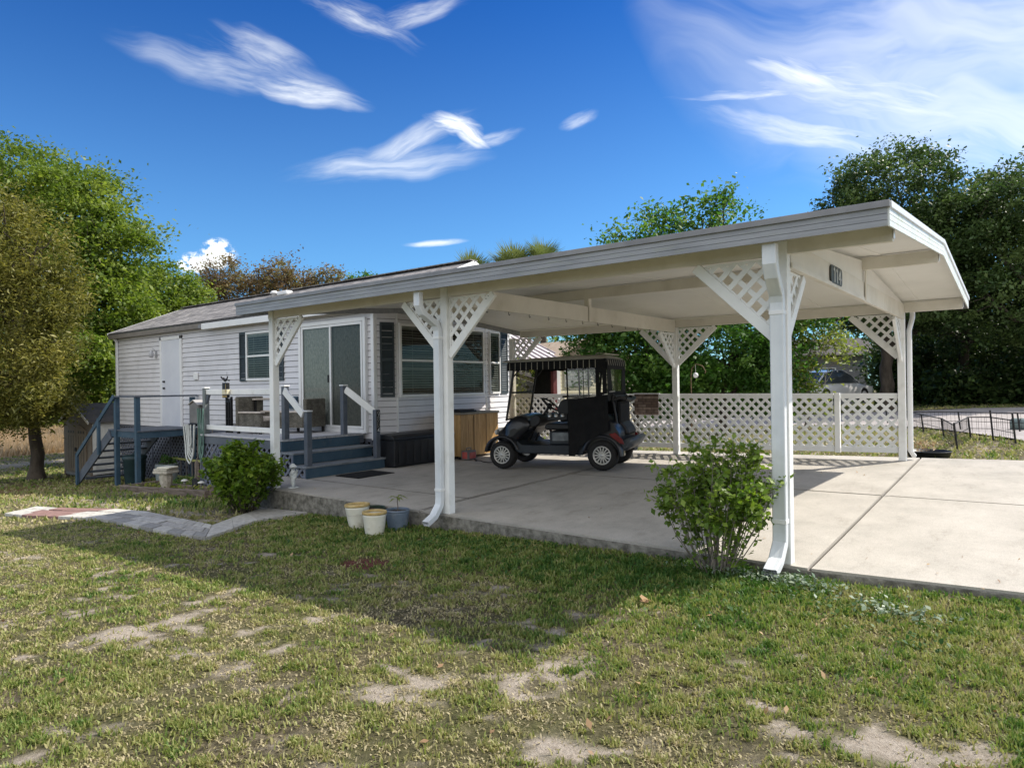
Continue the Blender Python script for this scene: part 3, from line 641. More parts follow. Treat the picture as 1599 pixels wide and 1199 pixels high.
b = o.modifiers.new('bevel', 'BEVEL'); b.width = .003; b.segments = 1; b.limit_method = 'ANGLE'
tag(o, 'curved paver path with a red section leading to the slab', kind='structure')

# ------------------------------------------------------------------ grass
PATHP = [leg1n + leg1f[::-1], leg2n + leg2f[::-1]]
def inpoly(x, y, poly):
    c = np.zeros(len(x), bool); j = len(poly) - 1
    for i in range(len(poly)):
        xi, yi = poly[i]; xj, yj = poly[j]
        c ^= ((yi > y) != (yj > y)) & (x < (xj - xi) * (y - yi) / ((yj - yi) + 1e-12) + xi); j = i
    return c
ROADP = near_e + far_e[::-1]
def allowed(x, y):
    ok = ~((x > -8.0) & (x < 10) & (y > -.075 + np.clip(x - .12, 0, 12) * .15) & (y < 6.27))
    ok &= ~((x > -18.3) & (x < -7.4) & (y > 2.4) & (y < 6.5)) & ~((x > -10.6) & (x < -7.2) & (y > .8) & (y < 2.6))
    for P_ in PATHP: ok &= ~inpoly(x, y, P_)
    ok &= ~inpoly(x, y, ROADP)
    ok &= ~((x > -13.0) & (x < -9.5) & (y > .45) & (y < 1.3))
    return ok
def scatter(n, d0, d1, pw, amax=.92):
    u = rng.random(n); k = 2 - pw
    d = (d0 ** k + u * (d1 ** k - d0 ** k)) ** (1 / k) if abs(k) > 1e-6 else d0 * (d1 / d0) ** u
    a = (rng.random(n) * 2 - 1) * amax
    x = CAM.x + fw.x * d + rt.x * a * d; y = CAM.y + fw.y * d + rt.y * a * d
    return x, y, d
gm = leafmat('grass_blades', ((.42, .36, .22), (.34, .31, .14), (.23, .26, .07), (.13, .20, .04), (.05, .12, .02)), .3, .55)
def grow(name, n, d0, d1, pw, hmul, wmul, seed, label, hgt=.030, clump=.45):
    x, y, d = scatter(n, d0, d1, pw)
    cl = rng.random(n) < clump
    # pull clumped blades towards tuft centres
    cs = .16 + .01 * d; cx = np.floor(x / cs) + .5 + .35 * np.sin(np.floor(y / cs) * 7.1); cy = np.floor(y / cs) + .5 + .35 * np.sin(np.floor(x / cs) * 5.3)
    x = np.where(cl, cx * cs + (x - cx * cs) * .45, x); y = np.where(cl, cy * cs + (y - cy * cs) * .45, y)
    b = bare_f(x, y); L = lush(x, y)
    tr = np.exp(-((x + 27.2 + .25 * (y - 4)) / 1.5) ** 2)
    keep = rng.random(n) > np.clip(b * 1.0 + tr, 0, .93)
    keep &= rng.random(n) < (.16 + .66 * L + .80 * sstep(.3, .72, fbm(x * 4.5, y * 4.5, 91, 3)) + .03 * d)
    mul_ = np.exp(-(((x + 3.2) / .34) ** 2 + ((y + 1.5) / .2) ** 4)); keep &= rng.random(n) > sstep(.3, .8, mul_) * .9
    keep &= allowed(x, y) & (x > -31.5)
    x, y, d, L, b, cl = x[keep], y[keep], d[keep], L[keep], b[keep], cl[keep]; n = len(x)
    gr = fbm(x * 1.1, y * 1.3, 51, 4) * .5 + fbm(x * 7, y * 7, 52, 3) * .5
    tt = np.clip((gr - .5) * 2.0 + .27 + .42 * L + .10 * (cl * 1.0) + rng.normal(size=n) * .17 - b * .2, 0, 1)
    dry = tt < .25
    h = hgt * hmul * (.55 + .9 * rng.random(n)) * (1 + .45 * L) * np.where(dry, .65, 1)
    az = rng.random(n) * 6.283; lean = np.where(dry, .75 + .6 * rng.random(n), .15 + .95 * rng.random(n) ** 1.2)
    dx, dy = np.cos(az), np.sin(az); wd = (.0017 + .0011 * rng.random(n)) * wmul * (1 + d / 3.2)
    z = ground(x, y) + (fbm(x * 9, y * 9, 77, 3) - .5) * .022 * np.exp(-(((x + 2) / 9) ** 2 + ((y + 2) / 6) ** 2)) - .004
    sx, sy = -dy, dx; rot = rng.normal(size=n) * .8; sx2 = sx * np.cos(rot) - sy * np.sin(rot); sy2 = sx * np.sin(rot) + sy * np.cos(rot)
    V = np.empty((n, 5, 3))
    l1, l2 = lean * .55, np.minimum(lean * 1.5, 1.45)
    m1x = x + dx * np.sin(l1) * h * .55; m1y = y + dy * np.sin(l1) * h * .55; m1z = z + np.cos(l1) * h * .55
    tx = m1x + dx * np.sin(l2) * h * .5; ty = m1y + dy * np.sin(l2) * h * .5; tz = m1z + np.cos(l2) * h * .5
    V[:, 0] = np.stack([x - sx2 * wd, y - sy2 * wd, z], 1); V[:, 1] = np.stack([x + sx2 * wd, y + sy2 * wd, z], 1)
    V[:, 2] = np.stack([m1x + sx2 * wd * .8, m1y + sy2 * wd * .8, m1z], 1); V[:, 3] = np.stack([m1x - sx2 * wd * .8, m1y - sy2 * wd * .8, m1z], 1)
    V[:, 4] = np.stack([tx, ty, tz], 1)
    base = np.arange(n)[:, None] * 5
    tri = np.concatenate([base + np.array([[0, 1, 2]]), base + np.array([[0, 2, 3]]), base + np.array([[3, 2, 4]])])
    o = fast_mesh(name, V.reshape(-1, 3), tri, gm, np.repeat(tt, 5)); tag(o, label, 'grass', kind='stuff'); return o
grow('grass', 520000, 1.7, 9.0, 1.55, 1.0, 1.0, 1, 'short patchy lawn grass in front of the carport slab')
grow('distant_grass', 170000, 8.8, 48.0, 1.5, 1.25, 1.5, 2, 'lawn grass around the house, the path and behind the lattice fence', hgt=.05)
# broad-leaved weeds in the shade strip
x, y, d = scatter(60000, 2.2, 10, 1.2); L = lush(x, y); k = (rng.random(len(x)) < L * 1.1 - .12) & allowed(x, y) & (fbm(x * 2.2, y * 2.2, 61, 3) > .50) & (x > -6.2)
x, y = x[k], y[k]; P = np.stack([x, y, ground(x, y) + .012 + rng.random(len(x)) * .035], 1)
V, F, TT = leaves(P, .026, .7, upb=1.6, tint=(fbm(x * 3, y * 3, 62, 2) * .8 + rng.random(len(x)) * .3).clip(0, 1))
tag(fast_mesh('weeds', V, F, lf_weed, TT), 'broad leaved green weeds along the shaded slab edge', 'weeds', kind='stuff')
# silvery ground weeds near the corner post
V, F, TT = [], [], []
k = 420; x = np.concatenate([rng.normal(-.05, .28, k), rng.normal(.75, .16, 160)]); y = np.concatenate([rng.normal(-.33, .07, k), rng.normal(-.62, .07, 160)])
ok = (y < -.1); x, y = x[ok], y[ok]; P = np.stack([x, y, ground(x, y) + .02 + rng.random(len(x)) * .05], 1); V, F, TT = leaves(P, .032, .6, upb=1.5)
lf_sil = leafmat('silvery_weed_leaves', ((.10, .15, .09), (.17, .23, .15), (.27, .32, .23)), .15)
tag(fast_mesh('silvery_weeds', V, F, lf_sil, TT), 'pale silvery weeds at the foot of the front corner post', 'weeds', kind='stuff')
# tall dry field grass far left
n = 26000; x = -31.8 - rng.random(n) ** 1.3 * 20; y = rng.random(n) * 30 - 4; h = .28 + .35 * rng.random(n); az = rng.random(n) * 6.28; ln = .2 + .3 * rng.random(n); z = ground(x, y)
V = np.empty((n, 3, 3)); wd = .03; V[:, 0] = np.stack([x - wd * fw.y, y + wd * fw.x, z], 1); V[:, 1] = np.stack([x + wd * fw.y, y - wd * fw.x, z], 1); V[:, 2] = np.stack([x + np.cos(az) * ln * h, y + np.sin(az) * ln * h, z + h], 1)
fm = leafmat('dry_field_grass', ((.34, .24, .13), (.46, .35, .21), (.56, .46, .32)), .3)
tag(fast_mesh('tall_field_grass', V.reshape(-1, 3), np.arange(n * 3).reshape(n, 3), fm, np.repeat(rng.random(n), 3)), 'tall tan dry grass of the open field at far left', 'grass', kind='stuff')
# fallen leaves and straw bits
n = 260; x, y, d = scatter(n, 1.9, 9, 1.3); k = allowed(x, y); x, y = x[k], y[k]; P = np.stack([x, y, ground(x, y) + .018], 1); V, F, TT = leaves(P, .035, .55, upb=2.5)
lf_dead = leafmat('dead_leaves', ((.16, .09, .05), (.34, .22, .12), (.50, .36, .20)), .2)
tag(fast_mesh('fallen_leaves', V, F, lf_dead, TT), 'dry brown leaves scattered over the lawn', 'leaves', kind='stuff')
o = fast_mesh('oak_leaf', *leaves(np.array([[-.61, -1.27, gz(-.61, -1.27) + .03], [-.585, -1.25, gz(-.61, -1.27) + .035], [-.63, -1.24, gz(-.61, -1.27) + .03]]), .09, .5, upb=2)[:2], lf_dead, np.full(12, .55))
tag(o, 'single large tan fallen leaf at the shadow edge on the lawn', 'leaf')
n = 70; x = -7.2 + rng.random(n) * 10; y = .05 + rng.random(n) ** 1.6 * 5.8; P = np.stack([x, y, np.array([zs(a, b) for a, b in zip(x, y)]) + .008], 1); V, F, TT = leaves(P, .026, .5, upb=6)
tag(fast_mesh('slab_litter', V, F, lf_dead, TT), 'small dry leaf bits blown over the concrete slab', 'leaves', kind='stuff')

# ================================================================== CARPORT
HB = 2.36
cp = thing('carport', 'white open gabled carport with lattice corner brackets over the concrete slab', 'carport', (-3.5, 2.9, 0))
YB = 5.83; XL, XR = -7.12, .72
def CP(mb, name, mat, bev=0, parent=cp, **k): return mb.obj(name, mat, parent, bevel=bev, world=True, **k)
posts = {'F1': (-6.91, .0), 'F2': (-3.60, .0), 'F3': (-.06, .0), 'B1': (-7.22, YB), 'B2': (-3.56, YB), 'B3': (-.06, YB)}
for k, (x, y) in posts.items():
    s = .048; mb = MB(); mb.box(x - s, x + s, y - s + .02, y + s + .02, zs(x, y) + .0015, HB + (.10 if k[0] == 'F' else .0)); CP(mb, 'post', white, .004)
    mb = MB()
    for sx in (-.03, .03): mb.lathe([(0, -.006), (.006, -.005), (.006, 0)], (x + sx * .6, y - s + .019, .09 + zs(x, y)), 6, 'Y')
# longitudinal beams (X) and ridge beam
for y, z0, z1, nm in ((0.02, HB, 2.495, 'beam'), (2.91, 2.60, 2.735, 'beam'), (YB + .02, HB, 2.495, 'beam')):
    mb = MB(); mb.box(XL + .12, .69, y - .028, y + .028, z0, z1); CP(mb, nm, cream, .004)
    mb = MB(); mb.box(.692, .697, y - .03, y + .03, z0 + .02, z1 - .01); CP(mb, 'beam_end_cap', trim, .001)
# eave beams run under the roof edge too (purlin nailer)
# girders
mb = MB(); mb.box(-.055, -.012, .05, YB - .01, 2.265, 2.475); CP(mb, 'girder', cream, .003)
mb = MB(); mb.prism([(-.045, .06, 2.478), (-.045, YB - .02, 2.478), (-.045, 5.50, 2.515), (-.045, 2.91, 2.712), (-.045, .30, 2.515)], (.022, 0, 0)); CP(mb, 'gable_infill', ceil)
mb = MB(); mb.box(-.004, .012, 2.895, 2.945, 2.27, 2.60); CP(mb, 'gable_trim', cream, .002)
mb = MB(); mb.box(-.012, .004, .06, 2.88, 2.262, 2.30); CP(mb, 'girder_trim', cream, .002)
mb = MB(); mb.box(-3.585, -3.54, .05, YB - .01, 2.275, 2.49); CP(mb, 'girder', cream, .003)
mb = MB(); mb.box(-3.60, -3.525, 2.87, 2.95, 2.492, 2.60); mb.box(-3.538, -3.52, 2.88, 2.94, 2.275, 2.52); CP(mb, 'king_post', cream, .002)
mb = MB()
for yy, zz in ((2.90, 2.56), (2.90, 2.53)): mb.lathe([(0, .003), (.008, .002), (.008, -.004)], (-3.522, yy, zz), 6, 'X')
for i in range(12):
    yy = .65 + i * .42; mb = MB(); mb.tube([(-3.56, yy, 2.275), (-3.56, yy, 2.245), (-3.56, yy + .012, 2.236), (-3.56, yy + .024, 2.243), (-3.56, yy + .024, 2.252)], .004, 5); CP(mb, 'cup_hook', metalb)
for xx in (-2.2, -1.2, -5.4, -4.6):
    mb = MB(); mb.tube([(xx, YB, HB), (xx, YB, HB - .03), (xx, YB + .012, HB - .04), (xx, YB + .02, HB - .03)], .005, 5); CP(mb, 'cup_hook', metalb)
# roof panels (two slopes), ceiling seams
e = .405; ze, zr = 2.545, 2.808; th = .055
def roofz(y): return ze + (zr - ze) * (1 - abs(y - 2.91) / (2.91 + e))
for ya, yb in ((-e + .02, 2.912), (2.914, YB + e - .02)):
    mb = MB(); mb.prism([(XL + .02, ya, roofz(ya)), (XL + .02, yb, roofz(yb)), (XL + .02, yb, roofz(yb) - th), (XL + .02, ya, roofz(ya) - th)], (XR - XL - .04, 0, 0)); CP(mb, 'roof_panel', ceil)
for xx in (-5.9, -4.7, -2.35, -1.15, .14):
    mb = MB()
    for ya, yb in ((.06, 2.88), (2.95, YB - .02)): mb.beam((xx, ya, roofz(ya) - th - .004), (xx, yb, roofz(yb) - th - .004), .05, .006)
    CP(mb, 'panel_seam_trim', ceil)
# fascias
def ribbed(mb, P0, P1, z00, z01, z10, z11, outn):
    """fascia with three shallow horizontal ribs between P0 and P1; bottom/top z at both ends"""
    P0 = Vector(P0); P1 = Vector(P1); o = Vector(outn); prof = [(0, 0), (0, .012), (.30, .012), (.31, .006), (.335, .006), (.345, .012), (.63, .012), (.64, .006), (.665, .006), (.675, .012), (1, .012), (1, 0)]
    vs = []
    for P, za, zb in ((P0, z00, z01), (P1, z10, z11)):
        for f, d in prof: q = P + o * d; vs.append((q.x, q.y, za + (zb - za) * f))
    n = len(prof); mb.add(vs, [(i, n + i, n + i + 1, i + 1) for i in range(n - 1)] + [tuple(range(n))[::-1], tuple(range(n, 2 * n))])
zb_ = 2.389
mb = MB(); ribbed(mb, (XL, -e, 0), (XR, -e, 0), zb_, ze - .035, zb_, ze - .035, (0, -1, 0)); CP(mb, 'fascia', alum)
mb = MB(); mb.box(XL - .005, XR + .016, -e - .03, -e + .02, ze - .037, ze + .008); CP(mb, 'drip_edge', alumcap, .003)
mb = MB(); ribbed(mb, (XR, YB + e, 0), (XL, YB + e, 0), zb_, ze - .035, zb_, ze - .035, (0, 1, 0)); CP(mb, 'fascia', alum)
for sgn, ya, za, yb, zbb in ((1, -e, zb_, 2.91, 2.672), (1, 2.91, 2.672, YB + e, zb_)):
    mb = MB(); ribbed(mb, (XR, ya, 0), (XR, yb, 0), za, za + .118, zbb, zbb + .118, (1, 0, 0)); CP(mb, 'fascia', alumw)
    mb = MB(); mb.beam((XR + .0, ya, za + .14), (XR + .0, yb, zbb + .14), .05, .045); CP(mb, 'drip_edge', paint('white_drip_edge', (.62, .64, .68), (.72, .74, .77), .4, 3), .002)
    mb = MB(); mb.beam((XL - .0, ya, za + .08), (XL - .0, yb, zbb + .08), .02, .155); CP(mb, 'fascia', alum)
# lattice brackets
def bracket(px, py, dx, dy, L=.60, H=.62, zt=HB, full=True):
    """triangular lattice brace at a post; (dx,dy) direction away from the post"""
    d = Vector((dx, dy, 0)); nrm = Vector((-dy, dx, 0)); s = .05
    o = Vector((px, py + .02, 0)) + d * s
    f = lambda u, v: o + d * u + Vector((0, 0, zt - .004 - H + v))
    mb = MB(); a = o + d * (-.004) + Vector((0, 0, zt - H - .02)); b = o + d * (L + .02) + Vector((0, 0, zt - .02))
    off = nrm * (.0 if abs(dx) else .0)
    mb.beam(a + off, b + off, .038, .085, nrm) if False else mb.beam(a, b, .085, .038, nrm)
    br = mb.obj('lattice_brace', white, cp, bevel=.003); br.location = -cp.location
    m2 = MB(); conv = [(0.012, H * .06), (L * .94, H - .012), (.012, H - .012)]
    lattice(m2, conv, lambda u, v: f(u, v) - nrm * .009, .106, .040, .008, nrm)
    m2.beam(f(.011, .05) , f(.011, H - .02), .022, .02, nrm); m2.beam(f(.02, H - .018), f(L - .08, H - .018), .020, .02, nrm)
    l2 = m2.obj('lattice_panel', white, br); l2.location = (0, 0, 0)
    for q in (.03, .055): m3 = MB(); m3.ball(b - d * q * 1.2 - Vector((0, 0, q)) - nrm * .045 * (1 if abs(dx) else -1), .005, 6); m3.obj('screw', metalb, br)
x, y = posts['F1']; bracket(x, y, 1, 0)
x, y = posts['F2']; bracket(x, y, 1, 0); bracket(x, y, -1, 0)
x, y = posts['F3']; bracket(x, y, -1, 0, .62); bracket(x, y, 0, 1, .50, .56, 2.27)
x, y = posts['B3']; bracket(x, y, -1, 0, .60); bracket(x, y, 0, -1, .56, .58, 2.27)
x, y = posts['B2']; bracket(x, y, -1, 0); bracket(x, y, 1, 0, .66); bracket(x, y, 0, -1, .56, .58, 2.27)
x, y = posts['B1']; bracket(x, y, 1, 0, .66)
# downspouts
def downspout(x, ytop, ypost, zbot, foot=.22, w=.075, dp=.055, sx=0.0, yb=None):
    pts = [(x - sx, ytop, 2.385), (x - sx, ytop, 2.25), (x - sx * .9, ytop + (ypost - ytop) * .18, 2.17), (x - sx * .1, ypost - (ypost - ytop) * .12, 2.06), (x, ypost, 1.99), (x, ypost, 1.5), (x, ypost, .9), (x, ypost, zbot + .28), (x, ypost - .01, zbot + .20), (x, ypost - foot * .45, zbot + .09), (x, ypost - foot, zbot + .03)]
    mb = MB(); vs = []; up_ = None
    P = [Vector(p) for p in pts]
    for i, p in enumerate(P):
        t_ = (P[min(i + 1, len(P) - 1)] - P[max(i - 1, 0)]).normalized(); sxv = Vector((1, 0, 0)); v = t_.cross(sxv).normalized(); 
        for k in range(12):
            # rounded rectangle with corrugation
            q = [(-1, -.85), (-.88, -1), (-.35, -.80), (.35, -.80), (.88, -1), (1, -.85), (1, .85), (.88, 1), (.35, .9), (-.35, .9), (-.88, 1), (-1, .85)][k]
            vs.append(p + sxv * q[0] * w / 2 + v * q[1] * dp / 2)
    n = 12; mb.add(vs, [(i * n + k, i * n + (k + 1) % n, (i + 1) * n + (k + 1) % n, (i + 1) * n + k) for i in range(len(P) - 1) for k in range(n)])
    o = CP(mb, 'downspout', paint('downspout_paint', (.60, .63, .66), (.70, .73, .75), .4, 2.5, dirt=(.45, .47, .45), dirt_amt=.3))
    sol = o.modifiers.new('solid', 'SOLIDIFY'); sol.thickness = .002
    for zz in (1.90, .35 + zbot):
        m2 = MB(); m2.box(x - w / 2 - .004, x + w / 2 + .004, ypost - dp / 2 - .004, ypost + dp / 2 + .006, zz, zz + .03)
        CP(m2, 'downspout_strap', trim, .001)
downspout(-.075, -.33, -.068, -.03, .26, .10, .07, -.03)
downspout(-3.655, -.33, -.064, -.10, .22, .088, .062, .02)
# rear right downspout, seen behind the post
mb = MB(); mb.tube([(.05, YB + .30, 2.38), (.05, YB + .30, 2.30), (.03, YB + .10, 2.10), (.03, YB + .10, .35), (.06, YB + .2, .27)], .035, 8); CP(mb, 'downspout', trim)

# house number plaque on the girder
pq = thing('number_plaque', 'small dark oval-cornered house number plaque on the end girder under the carport gable', 'sign', (.0, 1.53, 2.375))
mb = MB(); a, b = .225, .085; cc = .05; poly = []
for cx, cz, a0 in ((a - cc, b - cc, 0), (-a + cc, b - cc, 90), (-a + cc, -b + cc, 180), (a - cc, -b + cc, 270)):
    for k in range(5): an = R(a0 + k * 22.5); poly.append((-.012, cx + cc * math.cos(an), cz + cc * math.sin(an)))
mb.prism(poly, (.018, 0, 0)); mb.obj('plate', paint('plaque_bronze', (.035, .042, .040), (.07, .078, .075), .5, 9, .4, 60), pq, bevel=.003)
def arcp(cx, cy, rx, ry, a0, a1, n=10): return [(cx + rx * math.cos(R(a0 + (a1 - a0) * i / n)), cy + ry * math.sin(R(a0 + (a1 - a0) * i / n))) for i in range(n + 1)]
GLY = {'1': [[(-.14, .28), (.04, .42), (.04, -.42)]], '4': [[(.12, -.42), (.12, .42), (-.24, -.14), (.26, -.14)]],
       '8': [arcp(0, .21, .19, .19, 0, 360, 14), arcp(0, -.20, .23, .22, 0, 360, 14)], '9': [arcp(0, .18, .22, .24, 0, 360, 14), [(.22, .18), (.20, -.12), (.02, -.42)]],
       '2': [arcp(0, .20, .22, .22, 160, -30, 9) + [(-.22, -.40), (.24, -.40)]]}
def text_mesh(body, size, ext, mat, name, parent, M, sx=1, wgt=.13):
    """digits as flat raised strokes"""
    mb = MB(); n = len(body)
    for k, ch in enumerate(body):
        ox = (k - (n - 1) / 2) * .62
        for st in GLY[ch]:
            for (a, b), (c, d) in zip(st, st[1:]):
                p = Vector(((ox + a) * size * sx, b * size, 0)); q = Vector(((ox + c) * size * sx, d * size, 0)); e = (q - p).normalized() * wgt * size * .35
                mb.beam(p - e, q + e, wgt * size, ext, (0, 0, 1))
    mb.xf(M); return mb.obj(name, mat, parent)
silv = paint('plaque_numeral_silver', (.55, .56, .54), (.7, .7, .68), .4, 9)
MX = Matrix(((0, 0, 1, 0), (1, 0, 0, 0), (0, 1, 0, 0), (0, 0, 0, 1)))
text_mesh('114', .15, .003, silv, 'numerals', pq, Matrix.Translation((.009, 0, -.0)) @ MX, 1.15)

# ================================================================== HOUSE
hs = thing('mobile_home', 'long single storey white siding mobile home with low gabled roof beside the carport', 'house', (-13, 4.4, 0))
def HP(mb, name, mat, bev=0, parent=hs, **k):
    o = mb.obj(name, mat, parent, bevel=bev, **k); o.location = -hs.location if parent is hs else (0, 0, 0); return o
YF, YR = 2.5, 6.35; XW = -18.28; XE = -7.70; ZB, ZT = .46, 2.80
EW = [(-7.70, 2.5), (-7.55, 2.88), (-7.55, 5.35), (-7.70, 6.35)]
# core shell
mb = MB(); foot = [(XW + .01, YF + .012), (-7.712, YF + .012), (-7.565, 2.88), (-7.565, 5.35), (-7.712, 6.34), (XW + .01, 6.34)]
mb.prism([(a, b, ZB) for a, b in foot], (0, 0, ZT - ZB)); HP(mb, 'wall_core', paint('shadow_gap_backing', (.10, .10, .10), (.14, .14, .14), .9, 3))  # dark core colour paints the shadow line under each siding lap
gable = MB(); gable.prism([(-7.60, 2.5, ZT - .05), (-7.60, 6.35, ZT - .05), (-7.60, 4.42, 3.66)], (-.05, 0, 0)); HP(gable, 'gable_wall', trim)
def siding(a, b, z0, z1, nrm, ex=.112, skips=()):
    mb = MB(); a = Vector((*a, 0)); b = Vector((*b, 0)); n = Vector((*nrm, 0)).normalized(); z = z0; L = (b - a).length
    while z < z1 - .01:
        zt = min(z + ex, z1); segs = [(0, L)]
        # slight waviness: split into 6 parts
        K = max(2, int(L / 1.2)); pts = [a.lerp(b, i / K) for i in range(K + 1)]
        wv = [random.gauss(0, .0012) for _ in pts]
        lo = [p + n * (.018 + q) + Vector((0, 0, z + .009)) for p, q in zip(pts, wv)]; hi = [p + n * .003 + Vector((0, 0, zt)) for p in pts]; un = [p + n * -.004 + Vector((0, 0, z + .010)) for p in pts]
        m = len(pts); mb.add(lo + hi + un, [(i, i + 1, m + i + 1, m + i) for i in range(m - 1)] + [(2 * m + i, 2 * m + i + 1, i + 1, i) for i in range(m - 1)]); z += ex
    return mb
HP(siding((XW, YF), (-7.70, YF), ZB, ZT - .02, (0, -1)), 'siding', sidingm)
for i, (p, q) in enumerate(zip(EW, EW[1:])):
    nn = (q[1] - p[1], -(q[0] - p[0])); HP(siding(p, q, ZB, ZT - .02, nn), 'siding', sidingm)
HP(siding((XW, 6.35), (XW, YF), ZB, ZT - .02, (-1, 0)), 'siding', sidingm)
# corner and joint trims
for (x, y, w_, mt) in ((-7.70, 2.49, .05, trim), (-7.545, 2.89, .022, trim), (-7.545, 5.36, .022, trim), (-7.69, 6.34, .04, trim), (XW, YF, .05, trim)):
    mb = MB(); mb.box(x - w_, x + w_ * .6, y - w_ * .6, y + w_, ZB - .01, ZT - .03); HP(mb, 'corner_trim', mt, .004)
# skirting on the bay end and lattice skirting on the long side
mb = MB(); sk = [(-7.735, 2.52), (-7.585, 2.89), (-7.585, 5.34), (-7.735, 6.33)]
for p, q in zip(sk, sk[1:]): mb.prism([(p[0], p[1], -.3), (q[0], q[1], -.3), (q[0], q[1], ZB - .004), (p[0], p[1], ZB - .004)], (-.02, 0, 0))
HP(mb, 'skirting', paint('pale_skirting', (.50, .51, .52), (.58, .59, .60), .5, 2, dirt=(.3, .3, .28), dirt_amt=.4))
mb = MB(); mb.box(XW + .1, -7.8, YF + .35, YF + .40, -1.2, ZB - .002); HP(mb, 'crawl_space_dark_backing', darkm)  # near-black sheet paints the shade seen through the lattice skirting
mb = MB()
zl = -1.1
def gbot(x): return float(gbase(x, YF)) - .02
for k in range(11):
    x0 = XW + .05 + k * .955; x1 = x0 + .93; zz = min(gbot(x0), gbot(x1)); lattice(mb, [(x0, zz), (x1, zz), (x1, ZB - .02), (x0, ZB - .02)], lambda u, v: (u, YF + .03, v), .106, .038, .008)
    mb.box(x1 - .005, x1 + .03, YF + .012, YF + .05, zz, ZB - .004)
mb.box(XW, -7.8, YF + .01, YF + .05, ZB - .05, ZB - .003)
HP(mb, 'lattice_skirting', latb)
# roof
RE = 2.33; RR = 4.42; zE, zR2 = 2.925, 3.78; X0, X1 = -18.42, -7.02
sl = (zR2 - zE) / (RR - RE)
for ya, yb, nm in ((RE, RR, 'roof_slope'), (2 * RR - RE, RR, 'roof_slope')):
    mb = MB(); poly = [(X0, ya, zE), (X0, yb, zR2), (X0, yb, zR2 - .05), (X0, ya, zE - .05)]; mb.prism(poly if ya < yb else poly[::-1], (X1 - X0, 0, 0))
    HP(mb, nm, shingle, uvf=lambda co: (co.x, (co.y - RE) * 1.08 if True else 0))
mb = MB(); mb.beam((X0, RR - .001, zR2 + .012), (X1, RR - .001, zR2 + .012), .22, .02); HP(mb, 'ridge_cap', shingle, uvf=lambda co: (co.x, co.y))
mb = MB(); mb.box(X0, X1, RE + .0, RE + .03, zE - .155, zE - .052); mb.box(X0, X1, RE + .03, YF + .02, zE - .155, zE - .14); HP(mb, 'eave_fascia', paint('grey_eave_fascia', (.15, .135, .12), (.22, .20, .18), .6, 3, stretch=(1, 4, 4)), .002)
mb = MB(); mb.box(-13.3, -7.3, RE - .05, RE - .002, zE - .20, zE - .07); HP(mb, 'gutter', trim, .004)
mb = MB(); mb.box(-13.42, -13.3, RE - .06, RE + .0, zE - .17, zE - .09); HP(mb, 'gutter_end_bracket', alumcap, .004)
for ya, yb in ((RE, RR), (2 * RR - RE, RR)):
    for xx in (X0 - .012, X1 + .012):
        mb = MB(); mb.beam((xx, ya, zE - .06), (xx, yb, zR2 - .06), .022, .12); HP(mb, 'rake_board', trim, .002)
mb = MB(); mb.box(X1 - .6, X1, RE + .03, 2 * RR - RE - .03, zE - .152, zE - .135); HP(mb, 'soffit', ceil)
mb = MB(); mb.lathe([(.0, .16), (.06, .15), (.10, .10), (.10, .08), (.055, .07), (.05, -.05)], (-13.25, 4.1, 3.62), 12)
HP(mb, 'roof_vent', paint('vent_metal', (.55, .55, .54), (.7, .7, .7), .4, 8), .0)
mb = MB(); mb.box(-13.0, -12.6, 4.0, 4.2, 3.62, 3.72); HP(mb, 'roof_vent', trim, .02)
# downspout at far corner
mb = MB(); mb.beam((XW + .10, YF - .05, .2), (XW + .10, YF - .05, 2.72), .07, .05, (0, 1, 0)); mb.beam((XW + .10, YF - .05, 2.70), (XW + .04, RE + .02, 2.86), .06, .05, (0, 1, 0)); HP(mb, 'downspout', trim, .003)
# entrance door
mb = MB(); mb.box(-15.66, -14.64, YF - .035, YF - .012, .48, 2.60); dr = HP(mb, 'door', paint('white_door', (.60, .62, .68), (.66, .68, .73), .4, 2), .004)
mb = MB()
for a in ((-15.70, -15.62, .48, 2.68), (-14.68, -14.60, .48, 2.68), (-15.70, -14.60, 2.60, 2.68)): mb.box(a[0], a[1], YF - .05, YF - .01, a[2], a[3])
fr = HP(mb, 'door_frame', trim, .004, dr)
mb = MB()
for zc in (1.42, 1.58): mb.lathe([(0, -.05), (.022, -.045), (.028, -.03), (.02, -.012), (.03, 0)], (-15.48, YF - .036, zc), 12, 'Y')
HP(mb, 'door_handle', paint('knob_metal', (.05, .05, .05), (.1, .1, .1), .3, 5, metal=.6), 0, dr)
# wall lamp
mb = MB(); mb.box(-15.98, -15.90, YF - .03, YF - .008, 2.18, 2.34); mb.tube([(-15.94, YF - .02, 2.34), (-15.94, YF - .10, 2.42), (-15.94, YF - .14, 2.36)], .01, 6); mb.lathe([(.02, .02), (.05, -.02), (.055, -.12), (.03, -.15), (0, -.15)], (-15.94, YF - .14, 2.34), 10)
HP(mb, 'wall_lamp', paint('lamp_grey', (.35, .36, .38), (.5, .5, .52), .4, 6))
mb = MB(); mb.box(-14.02, -13.84, YF - .06, YF - .01, 1.60, 1.78); HP(mb, 'dryer_vent', trim, .02)
